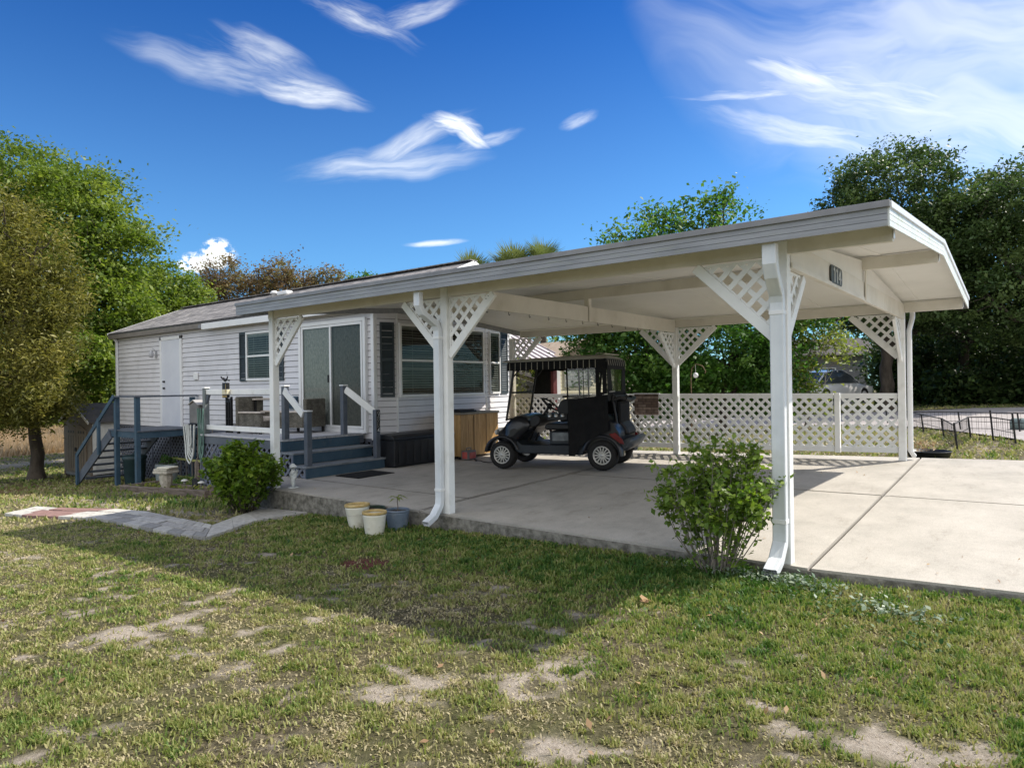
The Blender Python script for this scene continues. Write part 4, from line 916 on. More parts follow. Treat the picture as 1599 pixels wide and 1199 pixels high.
# window builder in a wall frame
def window(o3, d3, n3, w, h, parent=hs, meet=.5, slats=True, frame=.05, slider=False, tiltdark=False):
    """o3 lower-left corner, d3 along the wall, n3 outwards"""
    o3 = Vector(o3); d3 = Vector(d3).normalized(); n3 = Vector(n3).normalized()
    M = Matrix(((d3.x, n3.x, 0, o3.x), (d3.y, n3.y, 0, o3.y), (0, 0, 1, o3.z), (0, 0, 0, 1)))
    f = frame; mb = MB()
    for a in ((-f, w + f, -f, 0), (-f, w + f, h, h + f), (-f, 0, 0, h), (w, w + f, 0, h)): mb.box(a[0], a[1], .0, .055, a[2], a[3])
    if not slider: mb.box(0, w, .012, .05, h * meet - .02, h * meet + .02)
    mb.xf(M); wdw = mb.obj('window', trim, parent, bevel=.004); wdw.location = -hs.location
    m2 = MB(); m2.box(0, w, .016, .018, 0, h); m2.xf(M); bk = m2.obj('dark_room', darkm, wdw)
    if slats:
        m3 = MB(); n = int(h / .045)
        for i in range(n):
            z = .02 + i * h / n; m3.add([(.01, .020, z + .014), (w - .01, .020, z + .014), (w - .01, .034, z), (.01, .034, z)], [(0, 1, 2, 3)])
        for xx in (w * .25, w * .75): m3.box(xx - .004, xx + .004, .0342, .035, 0, h)
        m3.box(0, w, .019, .036, h - .05, h); m3.xf(M); m3.obj('blinds', blindm, wdw)
    m4 = MB(); m4.add([(0, .040, 0), (w, .040, 0), (w, .040, h), (0, .040, h)], [(0, 1, 2, 3)]); m4.xf(M); m4.obj('pane', glass, wdw)
    return wdw
def shutter(o3, d3, n3, w, h):
    o3 = Vector(o3); d3 = Vector(d3).normalized(); n3 = Vector(n3).normalized()
    M = Matrix(((d3.x, n3.x, 0, o3.x), (d3.y, n3.y, 0, o3.y), (0, 0, 1, o3.z), (0, 0, 0, 1))); mb = MB()
    for a in ((0, .03, 0, h), (w - .03, w, 0, h), (.03, w - .03, 0, .05), (.03, w - .03, h - .05, h), (.03, w - .03, h * .5 - .025, h * .5 + .025)): mb.box(a[0], a[1], .01, .04, a[2], a[3])
    mb.box(.0305, w - .0305, .0115, .0155, .0505, h - .0505); n = int(h / .04)
    for i in range(n): z = .03 + i * (h - .06) / n; mb.add([(.03, .016, z + .03), (w - .03, .016, z + .03), (w - .03, .034, z), (.03, .034, z)], [(0, 1, 2, 3)])
    mb.xf(M); o = mb.obj('shutter', shutm, hs); o.location = -hs.location
FD, FN = (1, 0, 0), (0, -1, 0)
window((-11.72, YF, 1.60), FD, FN, .98, .93)
shutter((-12.04, YF, 1.54), FD, FN, .26, 1.05); shutter((-10.68, YF, 1.54), FD, FN, .26, 1.05)
# bay end windows
window((-7.55, 2.97, 1.24), (0, 1, 0), (1, 0, 0), 1.10, 1.24)
window((-7.55, 4.12, 1.24), (0, 1, 0), (1, 0, 0), 1.10, 1.24)
d2 = Vector((-.15, 1.0, 0)).normalized(); n2 = Vector((1.0, .15, 0)).normalized()
q = Vector((-7.55, 5.35, 0)) + d2 * .14; window((q.x, q.y, 1.24), d2, n2, .36, 1.24, frame=.035)
q = Vector((-7.55, 5.35, 0)) + d2 * .58; shutter((q.x, q.y, 1.20), d2, n2, .30, 1.33)
d1 = Vector((.15, .38, 0)).normalized(); n1 = Vector((.38, -.15, 0)).normalized(); q = Vector((-7.70, 2.5, 0)) + d1 * .10; shutter((q.x, q.y, 1.20), d1, n1, .26, 1.33)
# sliding glass door
mb = MB(); x0, x1, z0, z1 = -9.78, -7.93, .60, 2.56; f = .07
for a in ((x0 - f, x0, z0 - .03, z1 + f), (x1, x1 + f, z0 - .03, z1 + f), (x0, x1, z1, z1 + f), (x0, x1, z0 - .03, z0 + .04)): mb.box(a[0], a[1], YF - .075, YF - .005, a[2], a[3])
sdr = HP(mb, 'sliding_door', trim, .004)
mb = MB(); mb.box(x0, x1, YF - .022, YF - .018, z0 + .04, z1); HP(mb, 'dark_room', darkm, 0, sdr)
mid = (x0 + x1) / 2
for a, b, yy, mt in ((x0 + .01, mid + .04, YF - .048, glass), (mid - .02, x1 - .01, YF - .066, screenm)):
    mb = MB(); g = .045
    for c in ((a, a + g, z0 + .045, z1 - .005), (b - g, b, z0 + .045, z1 - .005), (a + g, b - g, z1 - .005 - g, z1 - .005), (a + g, b - g, z0 + .045, z0 + .045 + g)): mb.box(c[0], c[1], yy - .012, yy + .006, c[2], c[3])
    HP(mb, 'door_panel_frame', trim, .002, sdr)
    mb = MB(); mb.add([(a + g, yy, z0 + .05), (b - g, yy, z0 + .05), (b - g, yy, z1 - .03), (a + g, yy, z1 - .03)], [(0, 1, 2, 3)]); HP(mb, 'pane', mt, 0, sdr)
mb = MB(); nn = 46
vsl = []
for i in range(nn):
    xx = x0 + .03 + i * (x1 - x0 - .06) / nn; vsl.append((xx, YF - .030 + .006 * (i % 2), 0))
mb.add([(a, b, z0 + .05) for a, b, _ in vsl] + [(a, b, z1 - .02) for a, b, _ in vsl], [(i, i + 1, nn + i + 1, nn + i) for i in range(nn - 1)])
HP(mb, 'curtain', paint('grey_green_curtain', (.24, .26, .24), (.38, .39, .36), .8, 30, stretch=(1, 1, .6)), 0, sdr)
mb = MB(); mb.box(mid - .06, mid - .02, YF - .10, YF - .078, 1.48, 1.62); HP(mb, 'door_handle', metalb, .005, sdr)

# generic: parts of a thing built in world coordinates
def WP(t, mb, name, mat, bev=0, parent=None, **k):
    o = mb.obj(name, mat, parent or t, bevel=bev, **k); o.location = (-t.location) if parent is None else (0, 0, 0); return o
# ================================================================== DECK WITH STEPS
dk = thing('deck', 'slate blue wooden deck with white rails and three steps at the sliding glass door', 'deck', (-9.2, 1.7, 0))
DX0, DX1, DY0, DY1, DZ = -10.62, -7.94, .85, 2.44, .57
mb = MB(); n = 18; wd_ = (DY1 - DY0 + .02) / n
for i in range(n): mb.box(DX0, DX1 + .02, DY0 - .02 + i * wd_ + .003, DY0 - .02 + (i + 1) * wd_ - .003, DZ - .03, DZ)
WP(dk, mb, 'deck_boards', deckm, .003)
mb = MB(); mb.box(DX0, DX1, DY0, DY0 + .035, DZ - .17, DZ - .032); mb.box(DX0, DX0 + .035, DY0 + .036, DY1, DZ - .17, DZ - .032); mb.box(DX1 - .035, DX1, DY0 + .036, DY1, DZ - .17, DZ - .032); WP(dk, mb, 'rim_joist', slateg, .003)
mb = MB()
for k in range(3):
    x0 = DX0 + .03 + k * .88; lattice(mb, [(x0, -.42), (x0 + .86, -.42), (x0 + .86, DZ - .172), (x0, DZ - .172)], lambda u, v: (u, DY0 + .012, v), .106, .038, .008)
    mb.box(x0 - .03, x0 + .005, DY0 - .004, DY0 + .03, -.45, DZ - .172)
WP(dk, mb, 'lattice_skirting', latb)
mb = MB(); mb.box(DX0 + .1, DX1 - .1, DY0 + .5, DY0 + .53, -.45, DZ - .2); WP(dk, mb, 'under_deck_dark_backing', darkm)  # near-black sheet stands for the darkness under the deck
SY0, SY1 = .78, 2.34
for i, (x0, x1, z) in enumerate(((-7.63, -7.27, .19), (-7.95, -7.59, .38))):
    mb = MB(); mb.box(x0, x1 + .012, SY0 - .02, SY1 + .02, z - .032, z); WP(dk, mb, 'tread', treadm, .004)
    mb = MB(); mb.box(x1 - .035, x1 - .012, SY0, SY1, z - .19 + .004, z - .034); WP(dk, mb, 'riser', slate, .002)
mb = MB(); mb.box(DX1 - .001, DX1 + .012, SY0, SY1, .383, DZ - .034); WP(dk, mb, 'riser', slate, .002)
mb = MB(); mb.box(-7.97, DX1 + .035, SY0 - .02, SY1 + .02, DZ + .001, DZ + .006); 
WP(dk, mb, 'nosing', treadm, .002)
mb = MB()
for x0, x1, z in ((-7.93, -7.30, .155),): lattice(mb, [(x0, .01), (x1, .01), (x1, z), (x0, z)], lambda u, v: (u, SY0 + .0, v), .106, .038, .008)
lattice(mb, [(-7.93, .155), (-7.62, .155), (-7.62, .345), (-7.93, .345)], lambda u, v: (u, SY0 + .0, v), .106, .038, .008)
mb.box(-7.34, -7.30, SY0 - .006, SY0 + .03, .0, .155); mb.box(-7.66, -7.62, SY0 - .006, SY0 + .03, .19, .345); WP(dk, mb, 'step_side_lattice', latb)
NP = [('n1', -7.34, .86, .19, 1.02), ('n2', -7.34, 2.22, .19, 1.00), ('u1', -7.99, .90, DZ, 1.41), ('u2', -7.99, 2.05, DZ, 1.41), ('lp', -10.54, .93, -.42, 1.40)]
pd = {}
for k, x, y, z0, z1 in NP:
    s = .044; mb = MB(); mb.box(x - s, x + s, y - s, y + s, z0 + .001, z1); po = WP(dk, mb, 'railing_post', slateg if k != 'lp' else paint('post_grey_green', (.13, .15, .15), (.2, .22, .22), .6, 4), .004)
    if k != 'n2':
        mb = MB(); mb.box(x - s - .012, x + s + .012, y - s - .012, y + s + .012, z1 + .001, z1 + .022); WP(dk, mb, 'post_cap', trim, .006, po)
    pd[k] = (x, y, z0, z1, po)
for a, b in (('u1', 'n1'), ('u2', 'n2')):
    xa, ya, _, za, _ = pd[a]; xb, yb, _, zb2, _ = pd[b]; off = -.05 if a == 'u1' else .0
    mb = MB(); mb.beam((xa + .05, ya + off, za - .06), (xb - .048, yb + off, zb2 - .04), .035, .115); WP(dk, mb, 'stair_rail', white, .004)
xa, ya, _, za, _ = pd['lp']
for z in (1.335, .695):
    mb = MB(); mb.beam((xa + .046, ya, z), (-8.04, .90, z), .04, .085); WP(dk, mb, 'rail', white, .004)
mb = MB(); mb.beam((xa, ya + .046, 1.335), (xa, 2.42, 1.335), .04, .085); mb.beam((xa, ya + .046, .695), (xa, 2.42, .695), .04, .085); WP(dk, mb, 'rail', white, .004)
mb = MB(); mb.prism([(xa + .046, ya - .02, 1.285), (xa + .046, ya - .02, 1.13), (xa + .06, ya - .02, 1.13), (xa + .14, ya - .02, 1.285)], (0, .04, 0)); WP(dk, mb, 'rail_bracket', slateg)
# vertical house number on the right newel: white digits
MXN = Matrix(((0, 0, 1, 0), (1, 0, 0, 0), (0, 1, 0, 0), (0, 0, 0, 1)))
n2p = pd['n2'][4]
nb = thing('house_number', 'black strip of white digits running down the right newel post of the steps', 'sign', (-7.293, 2.22, .80))
mb = MB(); mb.box(-.002, .003, -.036, .036, -.175, .19); mb.obj('strip', paint('black_strip', (.01, .01, .012), (.02, .02, .02), .5, 9), nb, bevel=.001)
for i, ch in enumerate('9882'):
    text_mesh(ch, .085, .0015, trim, 'digit', nb, Matrix.Translation((.006, 0, .135 - i * .085)) @ MXN)

# ================================================================== SIDE LANDING
ld = thing('side_landing', 'slate blue raised wooden landing with open stairs at the white side door', 'landing', (-14.6, 1.8, -.7))
LX0, LX1, LY0, LY1, LZ = -15.35, -13.86, 1.15, 2.46, .50
mb = MB()
for i in range(10): y0 = LY0 - .02 + i * .133; mb.box(LX0 - .03, LX1 + .03, y0, y0 + .127, LZ - .03, LZ)
WP(ld, mb, 'landing_boards', slateg, .003)
mb = MB(); mb.box(LX0, LX1, LY0, LY0 + .035, LZ - .17, LZ - .032); mb.box(LX1 - .035, LX1, LY0 + .036, LY1, LZ - .17, LZ - .032); mb.box(LX0, LX0 + .035, LY0 + .036, LY1, LZ - .17, LZ - .032); WP(ld, mb, 'rim_joist', slate, .003)
for x, y, zt in ((LX1 - .05, LY0 + .05, 1.27), (LX0 + .40, LY0 + .05, 1.27), (LX1 - .05, LY1 - .05, 1.25)):
    mb = MB(); mb.box(x - .048, x + .048, y - .095, y + .0, gz(x, y) - .1, zt - .04); WP(ld, mb, 'post', slate, .004)
mb = MB(); mb.box(LX0 + .3, LX1 + .03, LY0 - .07, LY0 + .03, 1.225, 1.262); mb.box(LX1 - .09, LX1 + .01, LY0 + .03, LY1, 1.225, 1.262); WP(ld, mb, 'top_rail', slateg, .004)
FX = -17.12; zf = gz(FX, 1.6) + .02; nst = 8
for yy in (LY0 - .02, LY1 - .25):
    mb = MB(); mb.beam((LX0 + .10, yy, LZ - .12), (FX - .08, yy, zf + .08), .04, .23); WP(ld, mb, 'stringer', slateg, .004)
for i in range(nst - 1):
    f = (i + 1) / nst; x = LX0 + (FX - LX0) * f + .02; z = LZ + (zf - LZ) * f
    mb = MB(); mb.box(x - .13, x + .13, LY0 + .002, LY1 - .272, z - .035, z); WP(ld, mb, 'stair_tread', slateg, .003)
mb = MB(); mb.beam((LX0 + .42, LY0 - .07, 1.24), (FX - .02, LY0 - .07, -.22), .035, .10); WP(ld, mb, 'handrail', slate, .004)
for f in (.33, .98):
    x = LX0 + .25 + (FX - LX0 - .25) * f; zt = 1.22 - (1.22 + .24) * f * 1.0
    mb = MB(); mb.box(x - .045, x + .045, LY0 - .055 - .045, LY0 - .045, gz(x, LY0) - .05 if f > .5 else LZ - 1.0 * f - .28, zt); WP(ld, mb, 'handrail_post', slate, .004)

# ================================================================== LATTICE FENCE
fe = thing('lattice_fence', 'long low white lattice privacy fence between the rear carport posts', 'fence', (-3.5, 5.92, .1))
YFN = 5.86
def fz(x): return zs(x, 5.85) + .12
def fpanel(x0, x1):
    mb = MB(); y = YFN; z0, z1 = fz(x0), fz(x1); n = 1
    lattice(mb, [(x0 + .01, z0 + .055), (x1 - .01, z1 + .055), (x1 - .01, 1.13), (x0 + .01, 1.13)], lambda u, v: (u, y - .008, v), .106, .042, .008)
    WP(fe, mb, 'lattice_panel', white)
    mb = MB(); mb.box(x0, x1, y - .022, y + .022, 1.115, 1.19); WP(fe, mb, 'top_rail', white, .004)
    mb = MB(); mb.beam((x0, y, z0 + .035), (x1, y, z1 + .035), .044, .085, (0, 0, 1)); WP(fe, mb, 'bottom_rail', white, .004)
for a, b in ((-7.16, -5.40), (-5.32, -3.63), (-3.49, -.98), (-.88, -.115)): fpanel(a, b)
for x in (-5.36, -.93):
    mb = MB(); mb.box(x - .038, x + .038, YFN - .03, YFN + .04, fz(x) - .02, 1.195); WP(fe, mb, 'fence_post', white, .004)
sp = thing('stone_veneer_panel', 'small rectangular stacked brown stone panel hung on the white lattice fence behind the cart', 'panel', (-4.12, YFN - .045, 1.0))
mb = MB(); mb.box(-.235, .235, -.018, .015, -.19, .185); mb.obj('stone_face', stonepan, sp, bevel=.006, uvf=lambda co: (co.x, co.z))
mb = MB(); mb.box(-.26, .26, -.004, .03, .186, .20); mb.obj('hanging_lip', trim, sp, bevel=.002)
# shepherd hook with feeder
sh = thing('feeder_hook', 'thin curved garden hook with a small white globe feeder behind the lattice fence', 'feeder', (-3.55, 6.5, gz(-3.55, 6.5)))
mb = MB(); mb.tube([(0, 0, 0), (0, 0, 1.55), (.02, 0, 1.68), (.10, 0, 1.76), (.22, 0, 1.72), (.28, 0, 1.62), (.27, 0, 1.58)], .009, 6); mb.obj('pole', paint('rusty_pole', (.10, .06, .03), (.2, .14, .07), .7, 20), sh)
mb = MB(); mb.tube([(.09, 0, 1.755), (.09, 0, 1.60)], .003, 5); mb.ball((.09, 0, 1.55), .05, 10); mb.obj('globe', trim, sh)

# ================================================================== GOLF CART
gc = thing('golf_cart', 'black golf cart with striped rain enclosure parked under the carport', 'golf cart', (-4.58, 3.72, .075), R(15))
gc.rotation_euler = (0.004, -.016, R(15)); gc.scale = (.95, .95, .95)
def G_(mb, name, mat, bev=0, parent=gc, **k): return mb.obj(name, mat, parent, bevel=bev, **k)
VN, VF = -.47, .47
def wheel(u, v, sgn):
    R_ = .243 if u > 0 else .232; mb = MB(); w = .21
    pr = [(.145, -w / 2 + .01), (.20, -w / 2), (R_ - .011, -w / 2 + .018), (R_, -w / 2 + .05), (R_, w / 2 - .05), (R_ - .011, w / 2 - .018), (.20, w / 2), (.145, w / 2 - .01), (.135, 0), (.145, -w / 2 + .01)]
    mb.lathe(pr, (u, v, R_), 32, 'Y')
    for k in range(32):
        a = k * 2 * math.pi / 32; c, s_ = math.cos(a), math.sin(a)
        mb.beam((u + c * (R_ - .002), v - .06, R_ + s_ * (R_ - .002)), (u + c * (R_ - .002), v + .06, R_ + s_ * (R_ - .002)), .018, .008, (c, 0, s_))
    ty = G_(mb, 'wheel', rubber); f = v + sgn * (w / 2 - .012)
    mb = MB(); mb.lathe([(.148, f - sgn * .05), (.150, f), (.143, f + sgn * .008), (.130, f), (.126, f - sgn * .03)], (u, 0, R_), 32, 'Y')
    mb.lathe([(.0, f + sgn * .004), (.028, f + sgn * .002), (.034, f - sgn * .012), (.034, f - sgn * .03)], (u, 0, R_), 16, 'Y')
    for k in range(14):
        a = k * 2 * math.pi / 14; c, s_ = math.cos(a), math.sin(a); mb.beam((u + c * .03, f - sgn * .012, R_ + s_ * .03), (u + c * .132, f - sgn * .012, R_ + s_ * .132), .015, .018, (-s_, 0, c))
    mb.lathe([(.0, f - sgn * .04), (.13, f - sgn * .04)], (u, 0, R_), 24, 'Y', False); G_(mb, 'rim', rimm, 0, ty)
    mb = MB(); mb.lathe([(.0, f - sgn * .034), (.128, f - sgn * .034)], (u, 0, R_), 24, 'Y', False); G_(mb, 'rim_back', blackpl, 0, ty)
for u in (-.86, .86):
    wheel(u, VN - .02, -1); wheel(u, VF + .02, 1)
mb = MB(); mb.beam((-.86, VN, .243), (-.86, VF, .243), .06, .06); mb.beam((.86, VN, .243), (.86, VF, .243), .09, .09); mb.box(-.8, 1.1, -.30, .30, .26, .33); G_(mb, 'chassis', metalb, .01)
def extr(poly, y0, y1):  # polygon in (u,w)
    return [(a, y0, b) for a, b in poly], (0, y1 - y0, 0)
# floor tub
mb = MB(); P, v = extr([(-.62, .30), (-.55, .26), (.55, .24), (.56, .40), (-.50, .40), (-.60, .48)], -.56, .56); mb.prism(P, v); G_(mb, 'floor_pan', cartg, .02, seg=2)
# front cowl: lofted sections across the width
def loft(secs, name, mat, parent=gc):
    mb = MB(); n = len(secs[0][1]); vs = []
    for v, prof in secs:
        for a, b in prof: vs.append((a, v, b))
    m = len(secs); mb.add(vs, [(i * n + k, i * n + (k + 1) % n, (i + 1) * n + (k + 1) % n, (i + 1) * n + k) for i in range(m - 1) for k in range(n)], True)
    mb.add([vs[k] for k in range(n)], [tuple(range(n))]); mb.add([vs[(m - 1) * n + k] for k in range(n)], [tuple(range(n))[::-1]])
    o = mb.obj(name, mat, parent); return o
def cowl(s, t_):
    # s: inset of nose; t_: height offset
    return [(-1.00 + s, .40), (-1.06 + s, .48), (-1.05 + s, .60 - t_), (-.98 + s, .66 - t_), (-.80, .80 - t_ * .7), (-.66, .885 - t_ * .5), (-.55, .90 - t_ * .4), (-.44, .86 - t_ * .3), (-.36, .74), (-.42, .62), (-.56, .50), (-.60, .44), (-.72, .42), (-.80, .40)]
_c = cowl(.16, .10); _m = (sum(a for a, b in _c) / len(_c), sum(b for a, b in _c) / len(_c)); _shr = [(_m[0] + (a - _m[0]) * .72, _m[1] + (b - _m[1]) * .72) for a, b in _c]; _sh2 = [(_m[0] + (a - _m[0]) * .3, _m[1] + (b - _m[1]) * .3) for a, b in _c]
loft([(-.565, _sh2), (-.552, _shr), (-.52, _c), (-.46, cowl(.08, .05)), (-.30, cowl(.02, .01)), (0, cowl(0, -.01)), (.30, cowl(.02, .01)), (.46, cowl(.08, .05)), (.52, _c), (.552, _shr), (.565, _sh2)], 'front_cowl', cartp)
def arch(u, r0, r1, v0, v1, a0, a1, n=14):
    mb = MB(); vs = []
    for i in range(n + 1):
        a = R(a0 + (a1 - a0) * i / n); c, s_ = math.cos(a), math.sin(a)
        for r, vv in ((r0, v0), (r1, v0), (r1 + .01, (v0 + v1) / 2), (r1, v1), (r0, v1)): vs.append((u + c * r, vv, .243 + s_ * r))
    mb.add(vs, [(i * 5 + k, (i + 1) * 5 + k, (i + 1) * 5 + (k + 1) % 5, i * 5 + (k + 1) % 5) for i in range(n) for k in range(5)], True); return mb
for s_, (v0, v1) in ((-1, (-.60, -.36)), (1, (.36, .60))):
    G_(arch(-.86, .27, .315, v0, v1, 15, 172), 'fender', cartp); G_(arch(.86, .275, .325, v0, v1, -2, 165), 'fender', cartp)
# dash and steering
mb = MB(); P, v = extr([(-.40, .70), (-.36, .86), (-.24, .90), (-.18, .84), (-.20, .74), (-.30, .68)], -.50, .50); mb.prism(P, v); G_(mb, 'dashboard', seatm, .02, seg=2)
mb = MB(); mb.tube([(-.42, -.22, .62), (-.12, -.22, 1.02)], .022, 8); G_(mb, 'steering_column', metalb)
mb = MB(); c = Vector((-.10, -.22, 1.05)); nrm = Vector((.62, 0, .78)).normalized(); a_ = nrm.cross(Vector((0, 1, 0))).normalized(); b_ = Vector((0, 1, 0)); pts = [c + (a_ * math.cos(t) + b_ * math.sin(t)) * .165 for t in [2 * math.pi * k / 24 for k in range(25)]]
mb.tube(pts, .014, 8, False)
for an in (90, 210, 330): t_ = R(an); mb.tube([c - nrm * .03, c + (a_ * math.cos(t_) + b_ * math.sin(t_)) * .16], .012, 6)
mb.ball(c - nrm * .03, .05, 10); G_(mb, 'steering_wheel', metalb)
mb = MB(); mb.beam((-.52, -.18, .44), (-.44, -.18, .60), .07, .02); mb.beam((-.46, -.02, .43), (-.40, -.02, .56), .06, .02); G_(mb, 'pedals', metalb)
mb = MB(); P, v = extr([(-.04, .40), (-.04, .62), (.46, .62), (.50, .40)], -.50, .50); mb.prism(P, v); G_(mb, 'seat_base', cartg, .02, seg=2)
mb = MB(); P, v = extr([(-.10, .64), (-.12, .70), (-.06, .755), (.42, .73), (.45, .64)], -.52, .52); mb.prism(P, v); G_(mb, 'seat_cushion', seatm, .03, seg=3)
for v0, v1 in ((-.50, -.02), (.02, .50)):
    mb = MB(); P, v = extr([(.16, .76), (.10, .98), (.17, 1.12), (.34, 1.16), (.42, .80)], v0, v1); mb.prism(P, v); G_(mb, 'backrest', seatm, .035, seg=3)
# cup holder row and pocket seen at the seat front
mb = MB(); mb.box(-.05, .30, -.545, -.50, .80, .90)
G_(mb, 'armrest_tray', seatm, .012)
mb = MB()
for k in range(3): mb.lathe([(.030, 0), (.030, .05), (.024, .05), (.024, 0)], (-.0 + k * .11, -.56, .86), 12)
G_(mb, 'cup_holder_rings', rimm)
mb = MB(); mb.box(.02, .31, -.53, -.512, .46, .60); G_(mb, 'storage_pocket', paint('clear_grey_pocket', (.10, .11, .12), (.2, .22, .23), .25, 9, .3, 20), .01)
# rear body
loft([(-.54, [(.48, .30), (.48, .80), (.90, .82), (1.04, .74), (1.13, .60), (1.15, .46), (1.10, .34)]), (-.40, [(.48, .28), (.48, .84), (.92, .86), (1.06, .78), (1.17, .62), (1.18, .46), (1.10, .32)]), (.40, [(.48, .28), (.48, .84), (.92, .86), (1.06, .78), (1.17, .62), (1.18, .46), (1.10, .32)]), (.54, [(.48, .30), (.48, .80), (.90, .82), (1.04, .74), (1.13, .60), (1.15, .46), (1.10, .34)])], 'rear_body', cartp)
loft([(-.46, [(1.08, .36), (1.14, .46), (1.24, .50), (1.29, .47), (1.24, .38), (1.18, .32)]), (-.36, [(1.08, .34), (1.16, .46), (1.32, .53), (1.37, .49), (1.30, .37), (1.20, .30)]), (.36, [(1.08, .34), (1.16, .46), (1.32, .53), (1.37, .49), (1.30, .37), (1.20, .30)]), (.46, [(1.08, .36), (1.14, .46), (1.24, .50), (1.29, .47), (1.24, .38), (1.18, .32)])], 'rear_bumper', paint('bumper_grey', (.035, .045, .052), (.06, .07, .08), .4, 5))
mb = MB(); P, v = extr([(1.06, .54), (1.06, .74), (1.12, .76), (1.20, .66), (1.24, .57), (1.20, .54)], -.28, .28); mb.prism(P, v); G_(mb, 'bag_well', seatm, .03, seg=2)
for v in (-.572, .556):
    mb = MB(); P, vv = extr([(.98, .58), (1.08, .60), (1.19, .50), (1.22, .42), (1.16, .43), (1.02, .53)], v, v + .018); mb.prism(P, vv); G_(mb, 'tail_light', redlens, .004)
    mb = MB(); P, vv = extr([(-.73, .60), (-.63, .57), (-.57, .51), (-.63, .51), (-.72, .56)], v + (.035 if v < 0 else -.035), v + (.05 if v < 0 else -.02)); mb.prism(P, vv); G_(mb, 'side_marker', orangem, .003)
for v in (-.36, .36):
    mb = MB(); mb.ball((-1.03, v, .60), (.03, .09, .05), 12); G_(mb, 'headlight', paint('headlight_lens', (.6, .62, .62), (.7, .7, .7), .1, 3))
# bag rack at the rear
mb = MB()
for v in (-.40, .40): mb.tube([(1.10, v, .50), (1.05, v, .90), (1.01, v, 1.12), (1.03, v, 1.20)], .022, 8); mb.tube([(1.01, v, 1.10), (1.12, v * .95, 1.14), (1.20, v * .8, 1.12)], .028, 8)
mb.tube([(1.20, -.32, 1.12), (1.23, 0, 1.10), (1.20, .32, 1.12)], .032, 8); mb.tube([(1.05, -.40, 1.16), (1.05, .40, 1.16)], .02, 8); G_(mb, 'bag_rack', metalb)
mb = MB(); mb.box(1.06, 1.12, -.34, .34, .72, 1.08); G_(mb, 'rack_cover', fabric, .03, seg=2)
mb = MB(); mb.tube([(.96, -.50, 1.235), (1.08, -.50, 1.25)], .014, 6); G_(mb, 'grab_handle', rimm)
# roof
rp = [(-.80, 1.775), (-.82, 1.79), (-.70, 1.815), (-.3, 1.835), (.5, 1.845), (.86, 1.84), (.95, 1.81), (.98, 1.78), (.85, 1.765)]
def rs(s, dz): return [(a * s, b + (dz if b > 1.80 else dz * .3)) for a, b in rp]
loft([(-.60, rs(.96, -.035)), (-.56, rs(1, -.015)), (-.3, rs(1, 0)), (.3, rs(1, 0)), (.56, rs(1, -.015)), (.60, rs(.96, -.035))], 'roof', paint('beige_cart_roof', (.20, .18, .14), (.26, .24, .19), .5, 3))
mb = MB(); mb.tube([(.74, -.3, 1.85), (.82, -.5, 1.86), (.93, -.5, 1.845), (.93, .4, 1.85)], .012, 6); G_(mb, 'roof_rail', paint('beige_rail', (.32, .29, .22), (.4, .36, .28), .5, 6))
# struts
for v in (-.53, .53):
    mb = MB(); mb.tube([(-.78, v, .80), (-.66, v, 1.45), (-.60, v, 1.76)], .019, 8); mb.tube([(-.655, v, 1.50), (-.50, v, 1.66), (-.28, v, 1.755)], .012, 6); G_(mb, 'front_strut', metalb)
    mb = MB(); mb.tube([(.80, v, .80), (.86, v, 1.4), (.90, v, 1.76)], .018, 8); mb.tube([(.52, v, .8), (.50, v, 1.76)], .014, 8); G_(mb, 'rear_strut', metalb)
# windshield
def wsp(v, f): return Vector((-.78 + .18 * f, v, .80 + .93 * f))
mb = MB(); mb.add([wsp(-.52, .02), wsp(.52, .02), wsp(.52, .94), wsp(-.52, .94)], [(0, 1, 2, 3)]); G_(mb, 'windshield', smoke)
mb = MB()
for f in (.02, .50, .94): mb.beam(wsp(-.53, f), wsp(.53, f), .018, .03)
for v in (-.53, .53): mb.beam(wsp(v, 0), wsp(v, .96), .035, .03)
G_(mb, 'windshield_frame', metalb, .003)
mb = MB(); mb.box(-.60, -.585, -.06, .10, 1.60, 1.66); mb.ball((-.56, -.30, 1.66), .035, 10); mb.tube([(-.6, .0, 1.72), (-.6, .0, 1.66)], .006, 5); G_(mb, 'mirror', paint('mirror', (.5, .5, .5), (.6, .6, .6), .15, 3, metal=.5))
# rain enclosure: valance with stripes, side panels, clear windows
for v in (-.605, .60):
    mb = MB(); n = 60; top = []; bot = []
    for i in range(n + 1):
        u = -.70 + 1.68 * i / n; wv = .006 * math.sin(i * 1.7) + .004 * math.sin(i * .63); top.append((u, v + (.0), 1.765)); bot.append((u, v + (-1 if v < 0 else 1) * (.012 + wv), 1.625 + .006 * math.sin(i * .9)))
    mb.add(top + bot, [(i, i + 1, n + 2 + i, n + 1 + i) for i in range(n)]); va = G_(mb, 'valance', fabric)
    for k in range(16):
        mb = MB(); u = -.66 + k * .0975; s_ = -1 if v < 0 else 1; mb.add([(u, v + s_ * .004, 1.755), (u + .008, v + s_ * .004, 1.755), (u + .014, v + s_ * .026, 1.632), (u + .004, v + s_ * .026, 1.632)], [(0, 1, 2, 3)])
        G_(mb, 'stripe', paint('pale_piping', (.30, .27, .22), (.4, .37, .3), .8, 9), 0, va)
